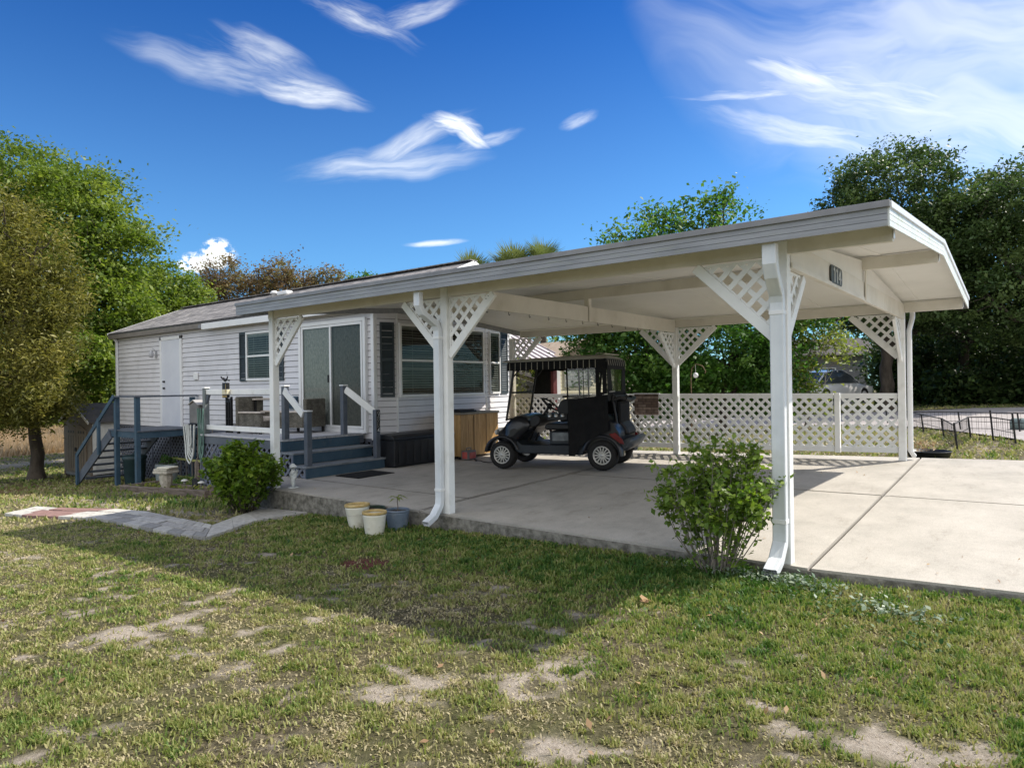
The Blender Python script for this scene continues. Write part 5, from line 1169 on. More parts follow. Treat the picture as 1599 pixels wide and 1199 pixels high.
def drape(u0, u1, wtop, wbot, v, name, nu=26, nw=14, amp=.010):
    mb = MB(); vs = []
    for j in range(nw + 1):
        for i in range(nu + 1):
            f = i / nu; g_ = j / nw; u = u0 + (u1 - u0) * f; zt = wtop(f); w_ = wbot(f) + (zt - wbot(f)) * g_
            o = amp * (math.sin(f * 9 + 1.3) * (1 - g_) + .5 * math.sin(f * 23 + g_ * 3)) ; vs.append((u, v + o * (1 if v > 0 else -1) + (-.02 if v < 0 else .02) * (1 - g_), w_))
    mb.add(vs, [(j * (nu + 1) + i, j * (nu + 1) + i + 1, (j + 1) * (nu + 1) + i + 1, (j + 1) * (nu + 1) + i) for j in range(nw) for i in range(nu)], True); return mb
for v in (-.60, .60):
    G_(drape(.33, .99, lambda f: 1.13 + .07 * f, lambda f: .23 + (.40 * max(0, (f - .18) / .82) ** .5 if f > .18 else 0), v, 'x'), 'enclosure_side', fabric)
    mb = MB(); mb.add([(.335, v, 1.13), (.80, v, 1.172), (.80, v, 1.64), (.335, v, 1.64)], [(0, 1, 2, 3)]); G_(mb, 'clear_window', clearv)
    mb = MB(); mb.beam((.33, v, 1.13), (.33, v, 1.66), .022, .012, (0, 1, 0)); mb.beam((.60, v, 1.16), (.60, v, 1.64), .010, .006, (0, 1, 0)); G_(mb, 'window_binding', fabric)
    mb = MB()
    for pp in ([(.80, 1.17), (.86, 1.17), (.86, 1.66), (.80, 1.66)], [(.91, 1.20), (.98, 1.22), (.98, 1.66), (.91, 1.66)], [(.8605, 1.54), (.9095, 1.54), (.9095, 1.66), (.8605, 1.66)], [(.8605, 1.17), (.9095, 1.17), (.9095, 1.24), (.8605, 1.24)]): mb.prism([(a, v - .003, b) for a, b in pp], (0, .006, 0))
    G_(mb, 'enclosure_rear_corner', fabric)
mb = MB()
for pp in ([(-.60, 1.10), (.60, 1.10), (.60, 1.24), (-.60, 1.24)], [(-.60, 1.24), (-.30, 1.24), (-.38, 1.60), (-.60, 1.66)], [(.30, 1.24), (.60, 1.24), (.60, 1.66), (.38, 1.60)], [(-.60, 1.60), (.60, 1.60), (.60, 1.76), (-.60, 1.76)]): mb.prism([(.985, a, b) for a, b in pp], (.006, 0, 0))
G_(mb, 'enclosure_back', fabric)
mb = MB(); mb.add([(.988, -.34, 1.24), (.988, .34, 1.24), (.988, .38, 1.60), (.988, -.38, 1.60)], [(0, 1, 2, 3)]); G_(mb, 'clear_window', clearv)
# gathered hem fringe near rear roof
mb = MB()
for k in range(9): a = -.55 + k * .14; mb.add([(.993, a, 1.76), (.993, a + .02, 1.76), (1.0, a + .05, 1.66), (1.0, a + .03, 1.66)], [(0, 1, 2, 3)])
G_(mb, 'valance_back', paint('pale_piping', (0, 0, 0)))
mb = MB(); mb.box(.10, .45, -.2, .3, 1.155, 1.19); mb.obj('folded_towel', seatm, gc, bevel=.01)

# ================================================================== SLAB OBJECTS
def on_slab(x, y): return zs(x, y) + .001
ch = thing('deck_box', 'long black resin storage chest against the bay wall below the big window', 'storage box', (-7.27, 3.14, on_slab(-7.2, 3.1)))
mb = MB(); mb.prism([(-.22, -.80, 0), (.20, -.80, 0), (.22, -.79, .02), (.235, -.79, .46), (-.22, -.79, .46)], (0, 1.6, 0)); mb.obj('body', blackpl, ch, bevel=.02, seg=2)
mb = MB()
for k in range(9): y = -.70 + k * .175; mb.box(.226, .240, y, y + .09, .06, .43)
mb.obj('side_ribs', blackpl, ch, bevel=.004)
mb = MB(); mb.prism([(-.23, -.82, .462), (.255, -.82, .462), (.25, -.82, .50), (.15, -.82, .545), (-.18, -.82, .555), (-.23, -.82, .52)], (0, 1.64, 0)); mb.obj('lid', blackpl, ch, bevel=.012, seg=2)
cb = thing('wooden_cabinet', 'tan vertical grained wooden cabinet with grey lid between chest and golf cart', 'cabinet', (-7.14, 4.36, on_slab(-7.1, 4.3)))
mb = MB(); mb.box(-.27, .27, -.55, .55, .05, .82); mb.obj('body', woodm, cb, bevel=.006)
mb = MB()
for x, y in ((-.22, -.5), (.22, -.5), (-.22, .5), (.22, .5)): mb.box(x - .03, x + .03, y - .03, y + .03, 0, .049)
mb.obj('feet', metalb, cb)
mb = MB(); mb.box(-.29, .29, -.57, .57, .823, .86); mb.obj('lid', lidm, cb, bevel=.006)
for y in (-.18, .18):
    mb = MB(); mb.box(.271, .276, y - .003, y + .003, .07, .80); mb.obj('door_gap', metalb, cb)
st = thing('black_tray', 'flat black tray lying on the grey lid of the wooden cabinet', 'tray', (-7.10, 4.05, on_slab(-7.1, 4.3) + .862))
mb = MB(); mb.box(-.20, .20, -.22, .26, 0, .035); mb.box(-.17, .17, -.19, .23, .0352, .05); mb.obj('tray', blackpl, st, bevel=.008)
cg = thing('battery_charger', 'small red and grey battery charger with carrying handle on the slab by the cabinet', 'charger', (-6.72, 3.86, on_slab(-6.7, 3.9)), .1)
mb = MB(); mb.box(-.08, .08, -.13, .13, .01, .17); mb.obj('case', greym, cg, bevel=.01)
mb = MB(); mb.box(.081, .085, -.09, .10, .03, .14); mb.box(-.05, .06, -.134, -.131, .03, .15); mb.obj('face_panel', redm, cg, bevel=.002)
mb = MB(); mb.tube([(0, -.07, .168), (0, -.07, .215), (0, .07, .215), (0, .07, .168)], .009, 6); mb.obj('handle', greym, cg)
cd = MB(); pts = [(-6.62 + .08 * math.sin(i * 1.3) + i * .085, 3.82 - i * .03 + .07 * math.cos(i * 1.7), 0) for i in range(9)]; pts = [(a, b, zs(a, b) + .012) for a, b, _ in pts]; cd.tube(pts, .008, 6)
tag(cd.obj('charging_cord', metalb), 'dark charging cord loosely coiled on the slab before the cart', 'cord')
dm = MB(); dm.box(-7.13, -6.58, 1.20, 1.93, .001 + zs(-7, 1.5), .016 + zs(-7, 1.5)); tag(dm.obj('doormat', fabric, bevel=.004), 'black rectangular doormat on the slab before the blue steps', 'doormat')
pl = thing('white_stake', 'thin white plastic stake leaning on the wall between chest and cabinet', 'stake', (-7.30, 3.98, on_slab(-7.3, 4)))
mb = MB(); mb.beam((.1, -.03, 0), (-.10, 0, .50), .05, .02, (1, 0, 0)); mb.obj('stake', trim, pl, bevel=.003)

# cherub statue
cs = thing('cherub_statue', 'small weathered white cherub statue standing on the slab corner beside the front left post', 'statue', (-6.70, .16, on_slab(-6.7, .16)), R(-35))
def skinned(name, nodes, edges, mat, parent, sub=2):
    me = bpy.data.meshes.new(name); me.from_pydata([n[0] for n in nodes], edges, []); me.materials.append(mat); o = bpy.data.objects.new(name, me); COL.objects.link(o)
    if parent is not None: o.parent = parent
    s = o.modifiers.new('skin', 'SKIN'); s.use_smooth_shade = True
    for v, n in zip(me.skin_vertices[0].data, nodes): v.radius = (n[1], n[1]) if not isinstance(n[1], tuple) else n[1]; v.use_root = False
    me.skin_vertices[0].data[0].use_root = True
    q = o.modifiers.new('sub', 'SUBSURF'); q.levels = sub; q.render_levels = sub; return o
s = .35
N = [((0, 0, .40 * s), (0.150 * s, 0.131 * s)), ((0, 0, .52 * s), 0.160 * s), ((0, 0, .66 * s), (0.157 * s, 0.124 * s)), ((0, 0, .74 * s), 0.066 * s), ((.01 * s, -.01 * s, .84 * s), 0.160 * s), ((.01 * s, -.012 * s, .93 * s), 0.113 * s),
     ((.06 * s, 0, .36 * s), 0.104 * s), ((.065 * s, -.03 * s, .22 * s), 0.079 * s), ((.06 * s, 0, .08 * s), 0.060 * s), ((.06 * s, -.05 * s, .05 * s), 0.042 * s),
     ((-.06 * s, .0, .36 * s), 0.104 * s), ((-.07 * s, .0, .22 * s), 0.079 * s), ((-.06 * s, .02 * s, .08 * s), 0.060 * s), ((-.07 * s, -.03 * s, .05 * s), 0.042 * s),
     ((.11 * s, 0, .67 * s), 0.068 * s), ((.15 * s, -.04 * s, .55 * s), 0.056 * s), ((.06 * s, -.10 * s, .57 * s), 0.042 * s),
     ((-.11 * s, 0, .67 * s), 0.068 * s), ((-.17 * s, -.02 * s, .56 * s), 0.056 * s), ((-.13 * s, -.09 * s, .66 * s), 0.042 * s)]
skinned('body', N, [(0, 1), (1, 2), (2, 3), (3, 4), (4, 5), (0, 6), (6, 7), (7, 8), (8, 9), (0, 10), (10, 11), (11, 12), (12, 13), (2, 14), (14, 15), (15, 16), (2, 17), (17, 18), (18, 19)], plasterm, cs)
mb = MB(); mb.lathe([(0, 0), (.075, 0), (.078, .006), (.06, .013), (0, .014)], (0, 0, 0), 16); mb.obj('base', plasterm, cs)
for sx in (-1, 1):
    mb = MB(); mb.prism([(sx * .01, .03, .60 * s), (sx * .05, .045, .72 * s), (sx * .075, .055, .68 * s), (sx * .06, .05, .50 * s), (sx * .03, .035, .46 * s)][::sx], (0, .006, 0)); mb.obj('wing', plasterm, cs, bevel=.002)
mb = MB()
for k in range(26): a = rng.random() * 6.28; e_ = rng.random() * 1.3; mb.ball((.0034 + math.cos(a) * math.cos(e_) * .028, .0 + math.sin(a) * math.cos(e_) * .028, .86 * s + math.sin(e_) * .030), .009, 6)
mb.obj('hair', plasterm, cs)

# pots
def pot(name, label, x, y, r, h, mat, rimat, taper=.68, fill=soilm, filldepth=.05, tilt=0, group=None, ribs=False):
    t = thing(name, label, 'flower pot', (x, y, gz(x, y) - .015), rng.random() * 6, group)
    t.rotation_euler = (tilt, tilt * .5, t.rotation_euler.z)
    mb = MB(); rb = r * taper
    mb.lathe([(0, 0), (rb * .96, 0), (rb, .01), (rb + (r - rb) * .45, h * .42), (r * .93, h * .80), (r * .955, h * .90), (r * .91, h * .90), (r * .85, h * .6), (rb * .9, .03)], (0, 0, 0), 36); mb.obj('body', mat, t)
    mb = MB(); mb.lathe([(r * .90, h * .885), (r * .97, h * .885), (r * 1.0, h * .91), (r * 1.0, h * .985), (r * .97, h), (r * .91, h), (r * .885, h * .97), (r * .89, h * .9)], (0, 0, 0), 36); mb.obj('rim', rimat, t)
    if fill:
        mb = MB(); n = 20; zc = h - filldepth; mb.add([(0, 0, zc + .006)] + [(r * .89 * math.cos(k * .31416), r * .89 * math.sin(k * .31416), zc + random.gauss(0, .004)) for k in range(n)], [(0, 1 + k, 1 + (k + 1) % n) for k in range(n)], True); mb.obj('soil', fill, t)
    return t
pot('flower_pot', 'cream pot with worn gold rim leaning by the slab edge, rear left of the group', -4.60, -.42, .142, .29, potcm, potrim, .66, soilm, .12, .05)
pot('flower_pot', 'cream pot with worn gold rim and hanging soil, frontmost of the four pots', -4.13, -.58, .132, .27, potcm, potrim, .72, soilm, .055, -.02)
pot('flower_pot', 'dark green glazed pot half hidden behind the two cream pots', -4.60, -.20, .145, .22, potgm, potgm, .7, soilm, .03)
t = pot('flower_pot', 'blue grey pot with a young seedling, right of the cream pots', -4.14, -.24, .135, .23, potbm, potbm, .75, soilm, .03)
sd_ = thing('seedling', 'young drooping seedling growing in the blue grey pot', 'plant', (-4.14, -.24, gz(-4.14, -.24) + .19))
mb = MB(); mb.tube([(0, 0, 0), (.008, 0, .05), (-.006, .005, .10), (.0, 0, .15)], .005, 6); mb.obj('stem', timberm, sd_)
P = []; V = []; F = []
for k in range(9):
    a = k * 2.4; d = Vector((math.cos(a), math.sin(a), .25 - .12 * (k % 3))); L = .10 + .02 * (k % 3); p0 = Vector((0, 0, .13 + .004 * k)); s_ = Vector((-d.y, d.x, 0)).normalized(); n0 = len(V)
    V += [p0, p0 + d * L * .5 + s_ * .016 + Vector((0, 0, .012)), p0 + d * L - Vector((0, 0, .025)), p0 + d * L * .5 - s_ * .016 + Vector((0, 0, .012))]; F.append((n0, n0 + 1, n0 + 2, n0 + 3))
fast_mesh('leaf_rosette', np.array([tuple(v) for v in V]), np.array(F), lf_yel, np.full(len(V), .4), sd_)

# ================================================================== SHRUBS
def shrub(name, label, x, y, z, h, w, nstem, nleaf, leaf, mat, bare_low=.25, seed=1, up_=.5, stemr=.006, stemmat=barkp, dens=.5):
    random.seed(seed); t = thing(name, label, 'shrub', (x, y, z)); mb = MB(); tips = []
    for i in range(nstem):
        a = random.random() * 6.283; rr = random.random() ** .6; ex = w * .5 * rr * (1.12 if random.random() < .12 else 1); hh = h * (.72 + .3 * random.random()) * (1 - .30 * rr * rr)
        e = Vector((math.cos(a) * ex, math.sin(a) * ex, hh)); b = Vector((math.cos(a) * .10 * rr, math.sin(a) * .10 * rr, -.03)); mid = b.lerp(e, .5) + Vector((math.cos(a) * ex * .05, math.sin(a) * ex * .05, -.02)); mid += Vector((random.gauss(0, .02), random.gauss(0, .02), 0))
        mb.tube([b, b.lerp(mid, .5), mid, mid.lerp(e, .5) + Vector((random.gauss(0, .015), random.gauss(0, .015), .01)), e], [stemr * 1.5, stemr * 1.2, stemr, stemr * .7, stemr * .3], 5); tips.append((b, mid, e))
        for j in range(3):
            f = .35 + .55 * random.random(); p0 = mid.lerp(e, max(0, f * 1.4 - .5)) if f > .4 else b.lerp(mid, f * 2); q = p0 + Vector((random.gauss(0, .5), random.gauss(0, .5), .35 + random.random() * .5)).normalized() * w * (.12 + .14 * random.random()); mb.tube([p0, p0.lerp(q, .5) + Vector((0, 0, .01)), q], [stemr * .6, stemr * .45, stemr * .2], 4); tips.append((p0, p0.lerp(q, .5), q))
    mb.obj('stems', stemmat, t); P = []; T = []
    per = nleaf // len(tips) + 1
    for b, m_, e in tips:
        base_t = random.random() * .5 + .2
        for k in range(per):
            f = random.random() ** dens; p = (b.lerp(m_, f * 2) if f < .5 else m_.lerp(e, f * 2 - 1)); 
            if p.z < h * bare_low and random.random() < .85: continue
            P.append(p + Vector((random.gauss(0, .028), random.gauss(0, .028), random.gauss(0, .022)))); T.append(min(1, max(0, base_t + random.gauss(0, .15) + .18 * (p.z / h - .5))))
    V, F, TT = leaves(np.array([tuple(p) for p in P]), leaf, .62, upb=up_, tint=np.array(T), droop=.1); fast_mesh('foliage', V, F, mat, TT, t); return t
shrub('leafy_shrub', 'dense bright green leafy shrub beside the front left carport post', -7.0, -.42, gz(-7.0, -.42), .98, 1.02, 60, 9000, .062, lf_shr, .06, 3, .6, .005, barkm, .55)
shrub('bush', 'open many stemmed green bush at the slab edge left of the front corner post', -.50, -.27, gz(-.5, -.2), 1.14, .92, 56, 5400, .046, lf_bsh, .09, 5, .5, .0036, barkp, .6)
random.seed(9)

# ================================================================== THINGS ON THE DECK
DT = .571
wick = brickmat('grey_wicker', ((.17, .155, .12), (.28, .26, .21)), (.05, .045, .035), .035, .016, 1.0, .7, .5, mortar_size=.003)
def uvbox(co): return (co.x + co.y, co.z)
def wicker_chair(loc, rz, label, tall):
    t = thing('wicker_armchair', label, 'armchair', loc, rz)
    mb = MB(); mb.box(-.30, -.22, -.30, .30, .10, tall); mb.obj('backrest', wick, t, bevel=.02, uvf=uvbox, seg=2)
    for s_ in (-1, 1):
        mb = MB(); mb.box(-.219, .32, min(s_ * .22, s_ * .30), max(s_ * .22, s_ * .30), .10, .37); mb.obj('arm_panel', wick, t, bevel=.012, uvf=uvbox)
        mb = MB(); mb.box(-.21, .34, min(s_ * .20, s_ * .32), max(s_ * .20, s_ * .32), .371, .40); mb.obj('armrest', cushm, t, bevel=.008)
    mb = MB(); mb.box(-.219, .31, -.219, .219, .10, .22); mb.obj('seat', wick, t, bevel=.01, uvf=uvbox)
    mb = MB(); mb.box(-.20, .31, -.21, .21, .221, .30); mb.obj('cushion', cushm, t, bevel=.03, seg=3)
    for x in (-.26, .28):
        for y in (-.26, .26): mb = MB(); mb.box(x - .02, x + .02, y - .02, y + .02, 0, .099); mb.obj('leg', metalb, t)
    return t
wicker_chair((-9.78, 1.55, DT), R(12), 'tall backed grey wicker armchair nearest the front deck rail', .67)
wicker_chair((-9.15, 2.02, DT), R(200), 'grey wicker armchair beside the sliding door, facing the taller one', .62)
tb = thing('patio_table', 'narrow black framed patio table with pale top on the deck', 'table', (-10.28, 1.75, DT))
mb = MB(); mb.box(-.35, .35, -.22, .22, .60, .63); mb.obj('table_top', cushm, tb, bevel=.005)
for x in (-.32, .32):
    for y in (-.18, .18): mb = MB(); mb.box(x - .016, x + .016, y - .016, y + .016, 0, .599); mb.obj('leg', metalb, tb)
ps = thing('folded_chair', 'folded dark patio chair standing upright at the left end of the deck', 'chair', (-10.40, 1.30, DT))
mb = MB(); mb.box(-.10, -.07, -.02, .02, 0, .67); mb.box(.07, .10, -.02, .02, 0, .67); mb.box(-.01, .02, -.02, .02, 0, .60); mb.box(-.10, .10, -.018, .018, .56, .60); mb.box(-.10, .10, -.018, .018, .25, .27); mb.obj('frame', metalb, ps, bevel=.003)
mb = MB(); mb.box(-.068, -.012, -.008, .008, .03, .64); mb.box(.022, .068, -.008, .008, .03, .64); mb.obj('sling', fabric, ps)
wv = MB(); wv.box(-9.30, -8.85, YF - .03, YF - .005, .98, 1.22)
t = thing('wall_crate', 'low dark slatted box hung on the siding between window and sliding door', 'box', (-10.1, YF - .05, .98))
mb = MB()
for i in range(5): mb.box(-.17, .17, -.02, .01, i * .05, i * .05 + .035)
mb.box(-.16, .16, .011, .03, 0, .24); mb.obj('slats', slate, t, bevel=.003)
# planter box on the rail with a bird ornament
rb_ = thing('rail_planter', 'small black planter box with cream band hooked over the deck top rail', 'planter', (-9.72, .915, 1.275))
mb = MB(); mb.box(-.085, .085, -.075, -.025, .105, .22); mb.box(-.085, .085, -.075, -.025, -.045, .015); mb.obj('box', metalb, rb_, bevel=.006)
mb = MB(); mb.box(-.085, .085, -.079, -.024, .017, .103); mb.obj('band', creamw, rb_, bevel=.003)
mb = MB()
for k in range(4): mb.box(-.075 + k * .04, -.055 + k * .04, -.080, -.0755, -.035, .0)
mb.ball((.045, -.082, .08), .012, 8); mb.box(.04, .05, -.082, -.079, .03, .20); mb.obj('ornament', potrim, rb_)
bo = thing('bird_ornament', 'black metal bird ornament with raised wings above the rail planter', 'ornament', (-9.74, .865, 1.497))
mb = MB(); mb.ball((0, 0, .045), (.05, .025, .028), 12); mb.ball((-.05, 0, .075), .018, 8); mb.prism([(0, 0, .05), (.09, .0, .12), (.075, 0, .06), (.03, 0, .03)], (0, .006, 0)); mb.prism([(-.02, -.01, .05), (-.09, -.03, .12), (-.10, -.03, .09), (-.05, -.01, .045)], (0, .006, 0)); mb.prism([(.03, 0, .04), (.12, 0, .045), (.12, 0, .025)], (0, .02, 0)); mb.tube([(0, 0, .04), (0, 0, 0)], .004, 5); mb.tube([(.06, 0, .04), (.06, 0, .19)], .003, 5); mb.obj('bird', metalb, bo)
# hose holder and hoses
hh = thing('hose_box', 'grey house shaped hose box mounted left of the deck corner post', 'hose box', (-10.80, .93, .76))
mb = MB(); mb.prism([(-.15, -.10, 0), (.15, -.10, 0), (.17, -.10, .33), (0, -.10, .40), (-.17, -.10, .33)], (0, .18, 0)); mb.obj('housing', greym, hh, bevel=.01)
mb = MB(); mb.prism([(-.19, -.12, .335), (0, -.12, .415), (.19, -.12, .335), (.19, -.12, .35), (0, -.12, .435), (-.19, -.12, .35)], (0, .22, 0)); mb.obj('gable_lid', paint('pale_grey_lid', (.32, .31, .30), (.42, .41, .40), .5, 5), hh, bevel=.004)
mb = MB(); mb.box(-.12, .14, -.14, -.101, -.05, -.002); mb.tube([(-.08, -.12, -.02), (.0, -.18, -.03), (.1, -.13, -.02)], .014, 6); mb.obj('valve', metalb, hh)
mb = MB(); mb.box(-.03, .03, .081, .12, -.9, .3); mb.obj('mounting_post', slateg, hh)
def hose(name, label, mat, cx, y, zt, w, drops, r=.013):
    mb = MB()
    for k, (dw, dz) in enumerate(drops):
        pts = []; 
        for i in range(19): f = i / 18; pts.append((cx + (w + dw) * (f - .5), y - .012 * k + .01 * math.sin(i), zt - dz * math.sin(f * math.pi) ** .62))
        mb.tube(pts, r, 7)
    return tag(mb.obj(name, mat), label, 'hose')
hose('garden_hose', 'pale garden hose hanging in long loops beneath the grey hose box', hosew, -10.80, .80, .74, .20, [(-.05, .50), (.03, .56), (.10, .60), (.16, .66), (-.10, .42), (.22, .72)])
hose('garden_hose', 'green garden hose looped over the deck corner post', hoseg, -10.52, .84, 1.04, .10, [(0, .80), (.07, .92), (.13, .98)], .011)
# tools leaning on the skirting
for nm, lb, x, h_, hd in (('rake', 'long handled rake leaning on the lattice skirting under the side door landing', -13.55, .95, 'r'), ('shovel', 'black bladed shovel leaning at the lattice below the hoses', -10.62, .95, 's'), ('garden_fork', 'pale handled garden tool leaning on the lattice beside the ladder', -12.9, .95, 'f')):
    z0 = gz(x, 2.2); t = thing(nm, lb, 'garden tool', (x, 2.28 if hd != 's' else .74, z0)); mb = MB(); mb.tube([(0, 0, .10), (-.22 if hd != 's' else -.02, .14 if hd != 's' else .06, h_ + .25 if hd != 's' else .62)], .013, 6); mb.obj('handle', barkp, t)
    mb = MB()
    if hd == 's': mb.prism([(-.09, 0, .02), (.0, -.01, -.02), (.09, 0, .02), (.10, .0, .22), (.03, 0, .26), (-.03, 0, .26), (-.10, 0, .22)], (0, .012, 0))
    else:
        mb.beam((-.14, 0, .1), (.14, 0, .1), .02, .02)
        for k in range(7): mb.beam((-.13 + k * .043, 0, .1), (-.13 + k * .043, -.03, .01), .008, .008)
    mb.obj('head', metalb, t)
la = thing('ladder', 'green yellow ladder lying on its side against the lattice skirting', 'ladder', (-14.0, 2.30, gz(-14.0, 2.2)))
for z in (.05, .46): mb = MB(); mb.box(-.8, .78, -.015, .015, z - .025, z + .025); mb.obj('ladder_rail', yellowm, la, bevel=.003)
for k in range(6): mb = MB(); mb.box(-.66 + k * .27, -.62 + k * .27, -.012, .012, .076, .434); mb.obj('rung', greym, la)
tc_ = thing('trash_can', 'dark green wheeled trash can with lid under the side landing', 'trash can', (-14.78, 1.45, gz(-14.78, 1.45)))
mb = MB(); mb.lathe([(0, 0), (.19, 0), (.20, .02), (.235, .56), (.25, .575), (.25, .60), (.22, .60), (.2, .1)], (0, 0, 0), 24); mb.obj('body', trashm, tc_)
mb = MB(); mb.lathe([(.262, .595), (.265, .635), (.22, .665), (0, .69)], (0, 0, 0), 24); mb.beam((-.07, 0, .70), (.07, 0, .70), .03, .03); mb.obj('lid', trashm, tc_)
bk = thing('barrel', 'pale grey blue plastic barrel right of the landing post', 'barrel', (-14.10, 1.85, gz(-14.1, 1.85)))
mb = MB(); mb.lathe([(0, 0), (.20, 0), (.215, .03), (.23, .22), (.235, .40), (.24, .42), (.22, .42), (.2, .1)], (0, 0, 0), 28); mb.obj('body', barrelm, bk); mb = MB(); mb.lathe([(.0, .38), (.216, .385)], (0, 0, 0), 24); mb.obj('soil', soilm, bk)
shrub('barrel_plant', 'low green plant spilling from the grey blue barrel', -14.05, 1.85, gz(-14.1, 1.85) + .38, .22, .4, 10, 260, .06, lf_brt, .0, 14)
# bird bath plinth: cast stone baluster with square cap
bb = thing('stone_pedestal', 'cast stone pedestal with thick square slab top in the flower bed', 'pedestal', (-11.55, .66, gz(-11.55, .66)), R(20)); bb.scale = (.62, .62, 1.0)
mb = MB(); mb.lathe([(0, 0), (.20, 0), (.20, .03), (.14, .05), (.13, .08), (.17, .16), (.20, .28), (.17, .33), (.19, .35), (0, .35)], (0, 0, 0), 10, 'Z', False); mb.obj('baluster', stonem, bb, bevel=.006)
mb = MB(); mb.box(-.27, .27, -.25, .25, .351, .40); mb.box(-.25, .25, -.235, .235, .401, .445); mb.obj('slab_top', stonem, bb, bevel=.014, seg=2)
mb = MB(); mb.box(-.16, .30, -.20, .2, .446, .475); mb.obj('cap_stone', paint('sunlit_cap_stone', (.62, .58, .46), (.74, .70, .58), .8, 9, .4, 40), bb, bevel=.012)
# timber edged bed
bd = thing('flower_bed', 'low flower bed edged with weathered timbers and filled with pink gravel', 'flower bed', (-11.3, .75, -.5))
for (xa, ya), (xb, yb) in (((-13.0, .46), (-11.2, .40)), ((-11.18, .40), (-9.45, .36)), ((-13.0, .50), (-13.2, 1.30)), ((-12.2, .9), (-9.5, .72)), ((-9.45, .4), (-9.4, .78))):
    mb = MB(); mb.beam((xa, ya, gz(xa, ya) + .05), (xb, yb, gz(xb, yb) + .05), .09, .12); WP(bd, mb, 'timber', timberm, .008)
mb = MB(); xs = np.linspace(-12.95, -9.5, 24); ys = np.linspace(.42, .80, 5); mb.add([(a, b, gz(a, b) + .045 + random.gauss(0, .006)) for b in ys for a in xs], [(j * 24 + i, j * 24 + i + 1, (j + 1) * 24 + i + 1, (j + 1) * 24 + i) for j in range(4) for i in range(23)], True); WP(bd, mb, 'gravel', gravelm)
P = []; 
for k in range(260): P.append((-12.8 + rng.random() * 3.3, .45 + rng.random() * .5, 0))
P = np.array(P); P[:, 2] = ground(P[:, 0], P[:, 1]) + .06 + rng.random(len(P)) * .07
V, F, TT = leaves(P, .07, .5, upb=.8); o = fast_mesh('bed_plants', V, F, lf_yel, TT); tag(o, 'small variegated plants growing in the timber edged bed', 'plants', kind='stuff')
for nm, lb, x, y in (('solar_light', 'small solar garden light with pale cap behind the stone pedestal', -10.75, .62), ('solar_light', 'small solar garden light with cream cap at the bed corner by the shrub', -9.95, .52)):
    t = thing(nm, lb, 'garden light', (x, y, gz(x, y))); mb = MB(); mb.tube([(0, 0, 0), (0, 0, .17)], .008, 6); mb.lathe([(.022, .17), (.022, .22), (0, .22)], (0, 0, 0), 10); mb.obj('stem', greym, t); mb = MB(); mb.lathe([(.06, .22), (.055, .235), (.02, .25), (0, .252)], (0, 0, 0), 14); mb.obj('cap', palem, t)
gp = thing('grey_paddle_board', 'weathered grey board leaning upright on the lattice left of the hoses', 'board', (-11.35, 1.15, gz(-11.35, 1.15)))
mb = MB(); mb.prism([(-.09, 0, 0), (.09, 0, 0), (.08, 0, .48), (.04, 0, .53), (-.06, 0, .53), (-.09, 0, .48)], (0, .02, 0)); mb.obj('board', timberm, gp, bevel=.004)
k = 520; P = np.stack([-12.6 + rng.random(k) * 3.0, 1.0 + rng.random(k) * .6, np.zeros(k)], 1); P[:, 2] = ground(P[:, 0], P[:, 1]) + .04 + rng.random(k) * .16; V, F, TT = leaves(P, .07, .35, upb=.3)
tag(fast_mesh('ground_cover', V, F, lf_brt, TT), 'low green ground cover along the lattice skirting', 'plants', kind='stuff')

# ================================================================== SHED
sx0, sx1, sy0, sy1 = -20.25, -18.35, 1.85, 3.25; sz = gz(-19, 2) + .12
sd2 = thing('garden_shed', 'taupe resin garden shed with arched double doors and gabled roof below the trees', 'shed', (-19.3, 2.5, sz - .12))
mb = MB(); ev, pk = sz + 1.42, sz + 1.86; xm = (sx0 + sx1) / 2
mb.prism([(sx0, sy0, sz), (sx1, sy0, sz), (sx1, sy0, ev), (xm, sy0, pk), (sx0, sy0, ev)], (0, .04, 0)); WP(sd2, mb, 'front_wall', taupem, .006)
mb = MB(); mb.box(sx0, sx0 + .03, sy0 + .041, sy1, sz, ev); mb.box(sx0 + .031, sx1 - .031, sy1 - .03, sy1, sz, ev); WP(sd2, mb, 'wall', taupem, .004)
mb = MB(); mb.box(sx1 - .03, sx1, sy0 + .041, sy1, sz, ev)
for k in range(6): mb.box(sx1 + .001, sx1 + .012, sy0 + .1 + k * .21, sy0 + .13 + k * .21, sz + .05, ev - .05)
WP(sd2, mb, 'side_wall', palem, .004)  # pale resin on this one wall paints the sunlit side
for (xa, xb) in ((sx0 + .26, xm - .008), (xm + .008, sx1 - .26)):
    mb = MB(); top = sz + 1.18; xs = [xa + (xb - xa) * i / 6 for i in range(7)]; arc = lambda x: top + .16 * (1 - ((x - xm) / (xm - sx0 - .26)) ** 2)
    mb.prism([(xa, sy0 - .025, sz + .06), (xb, sy0 - .025, sz + .06)] + [(x, sy0 - .025, arc(x)) for x in xs[::-1]], (0, .022, 0)); dd = WP(sd2, mb, 'door', paint('shed_door', (.14, .105, .07), (.18, .14, .095), .6, 5), .005)
    mb = MB()
    for k in range(1, 4): x = xa + (xb - xa) * k / 4; mb.box(x - .006, x + .006, sy0 - .029, sy0 - .026, sz + .12, sz + 1.02)
    WP(sd2, mb, 'groove', metalb, 0, dd)
    mb = MB()
    for k in range(3): x = xa + (xb - xa) * (.25 + .25 * k); mb.box(x - .045, x + .045, sy0 - .030, sy0 - .0265, sz + 1.09, sz + 1.16)
    WP(sd2, mb, 'window_slot', metalb, 0, dd)
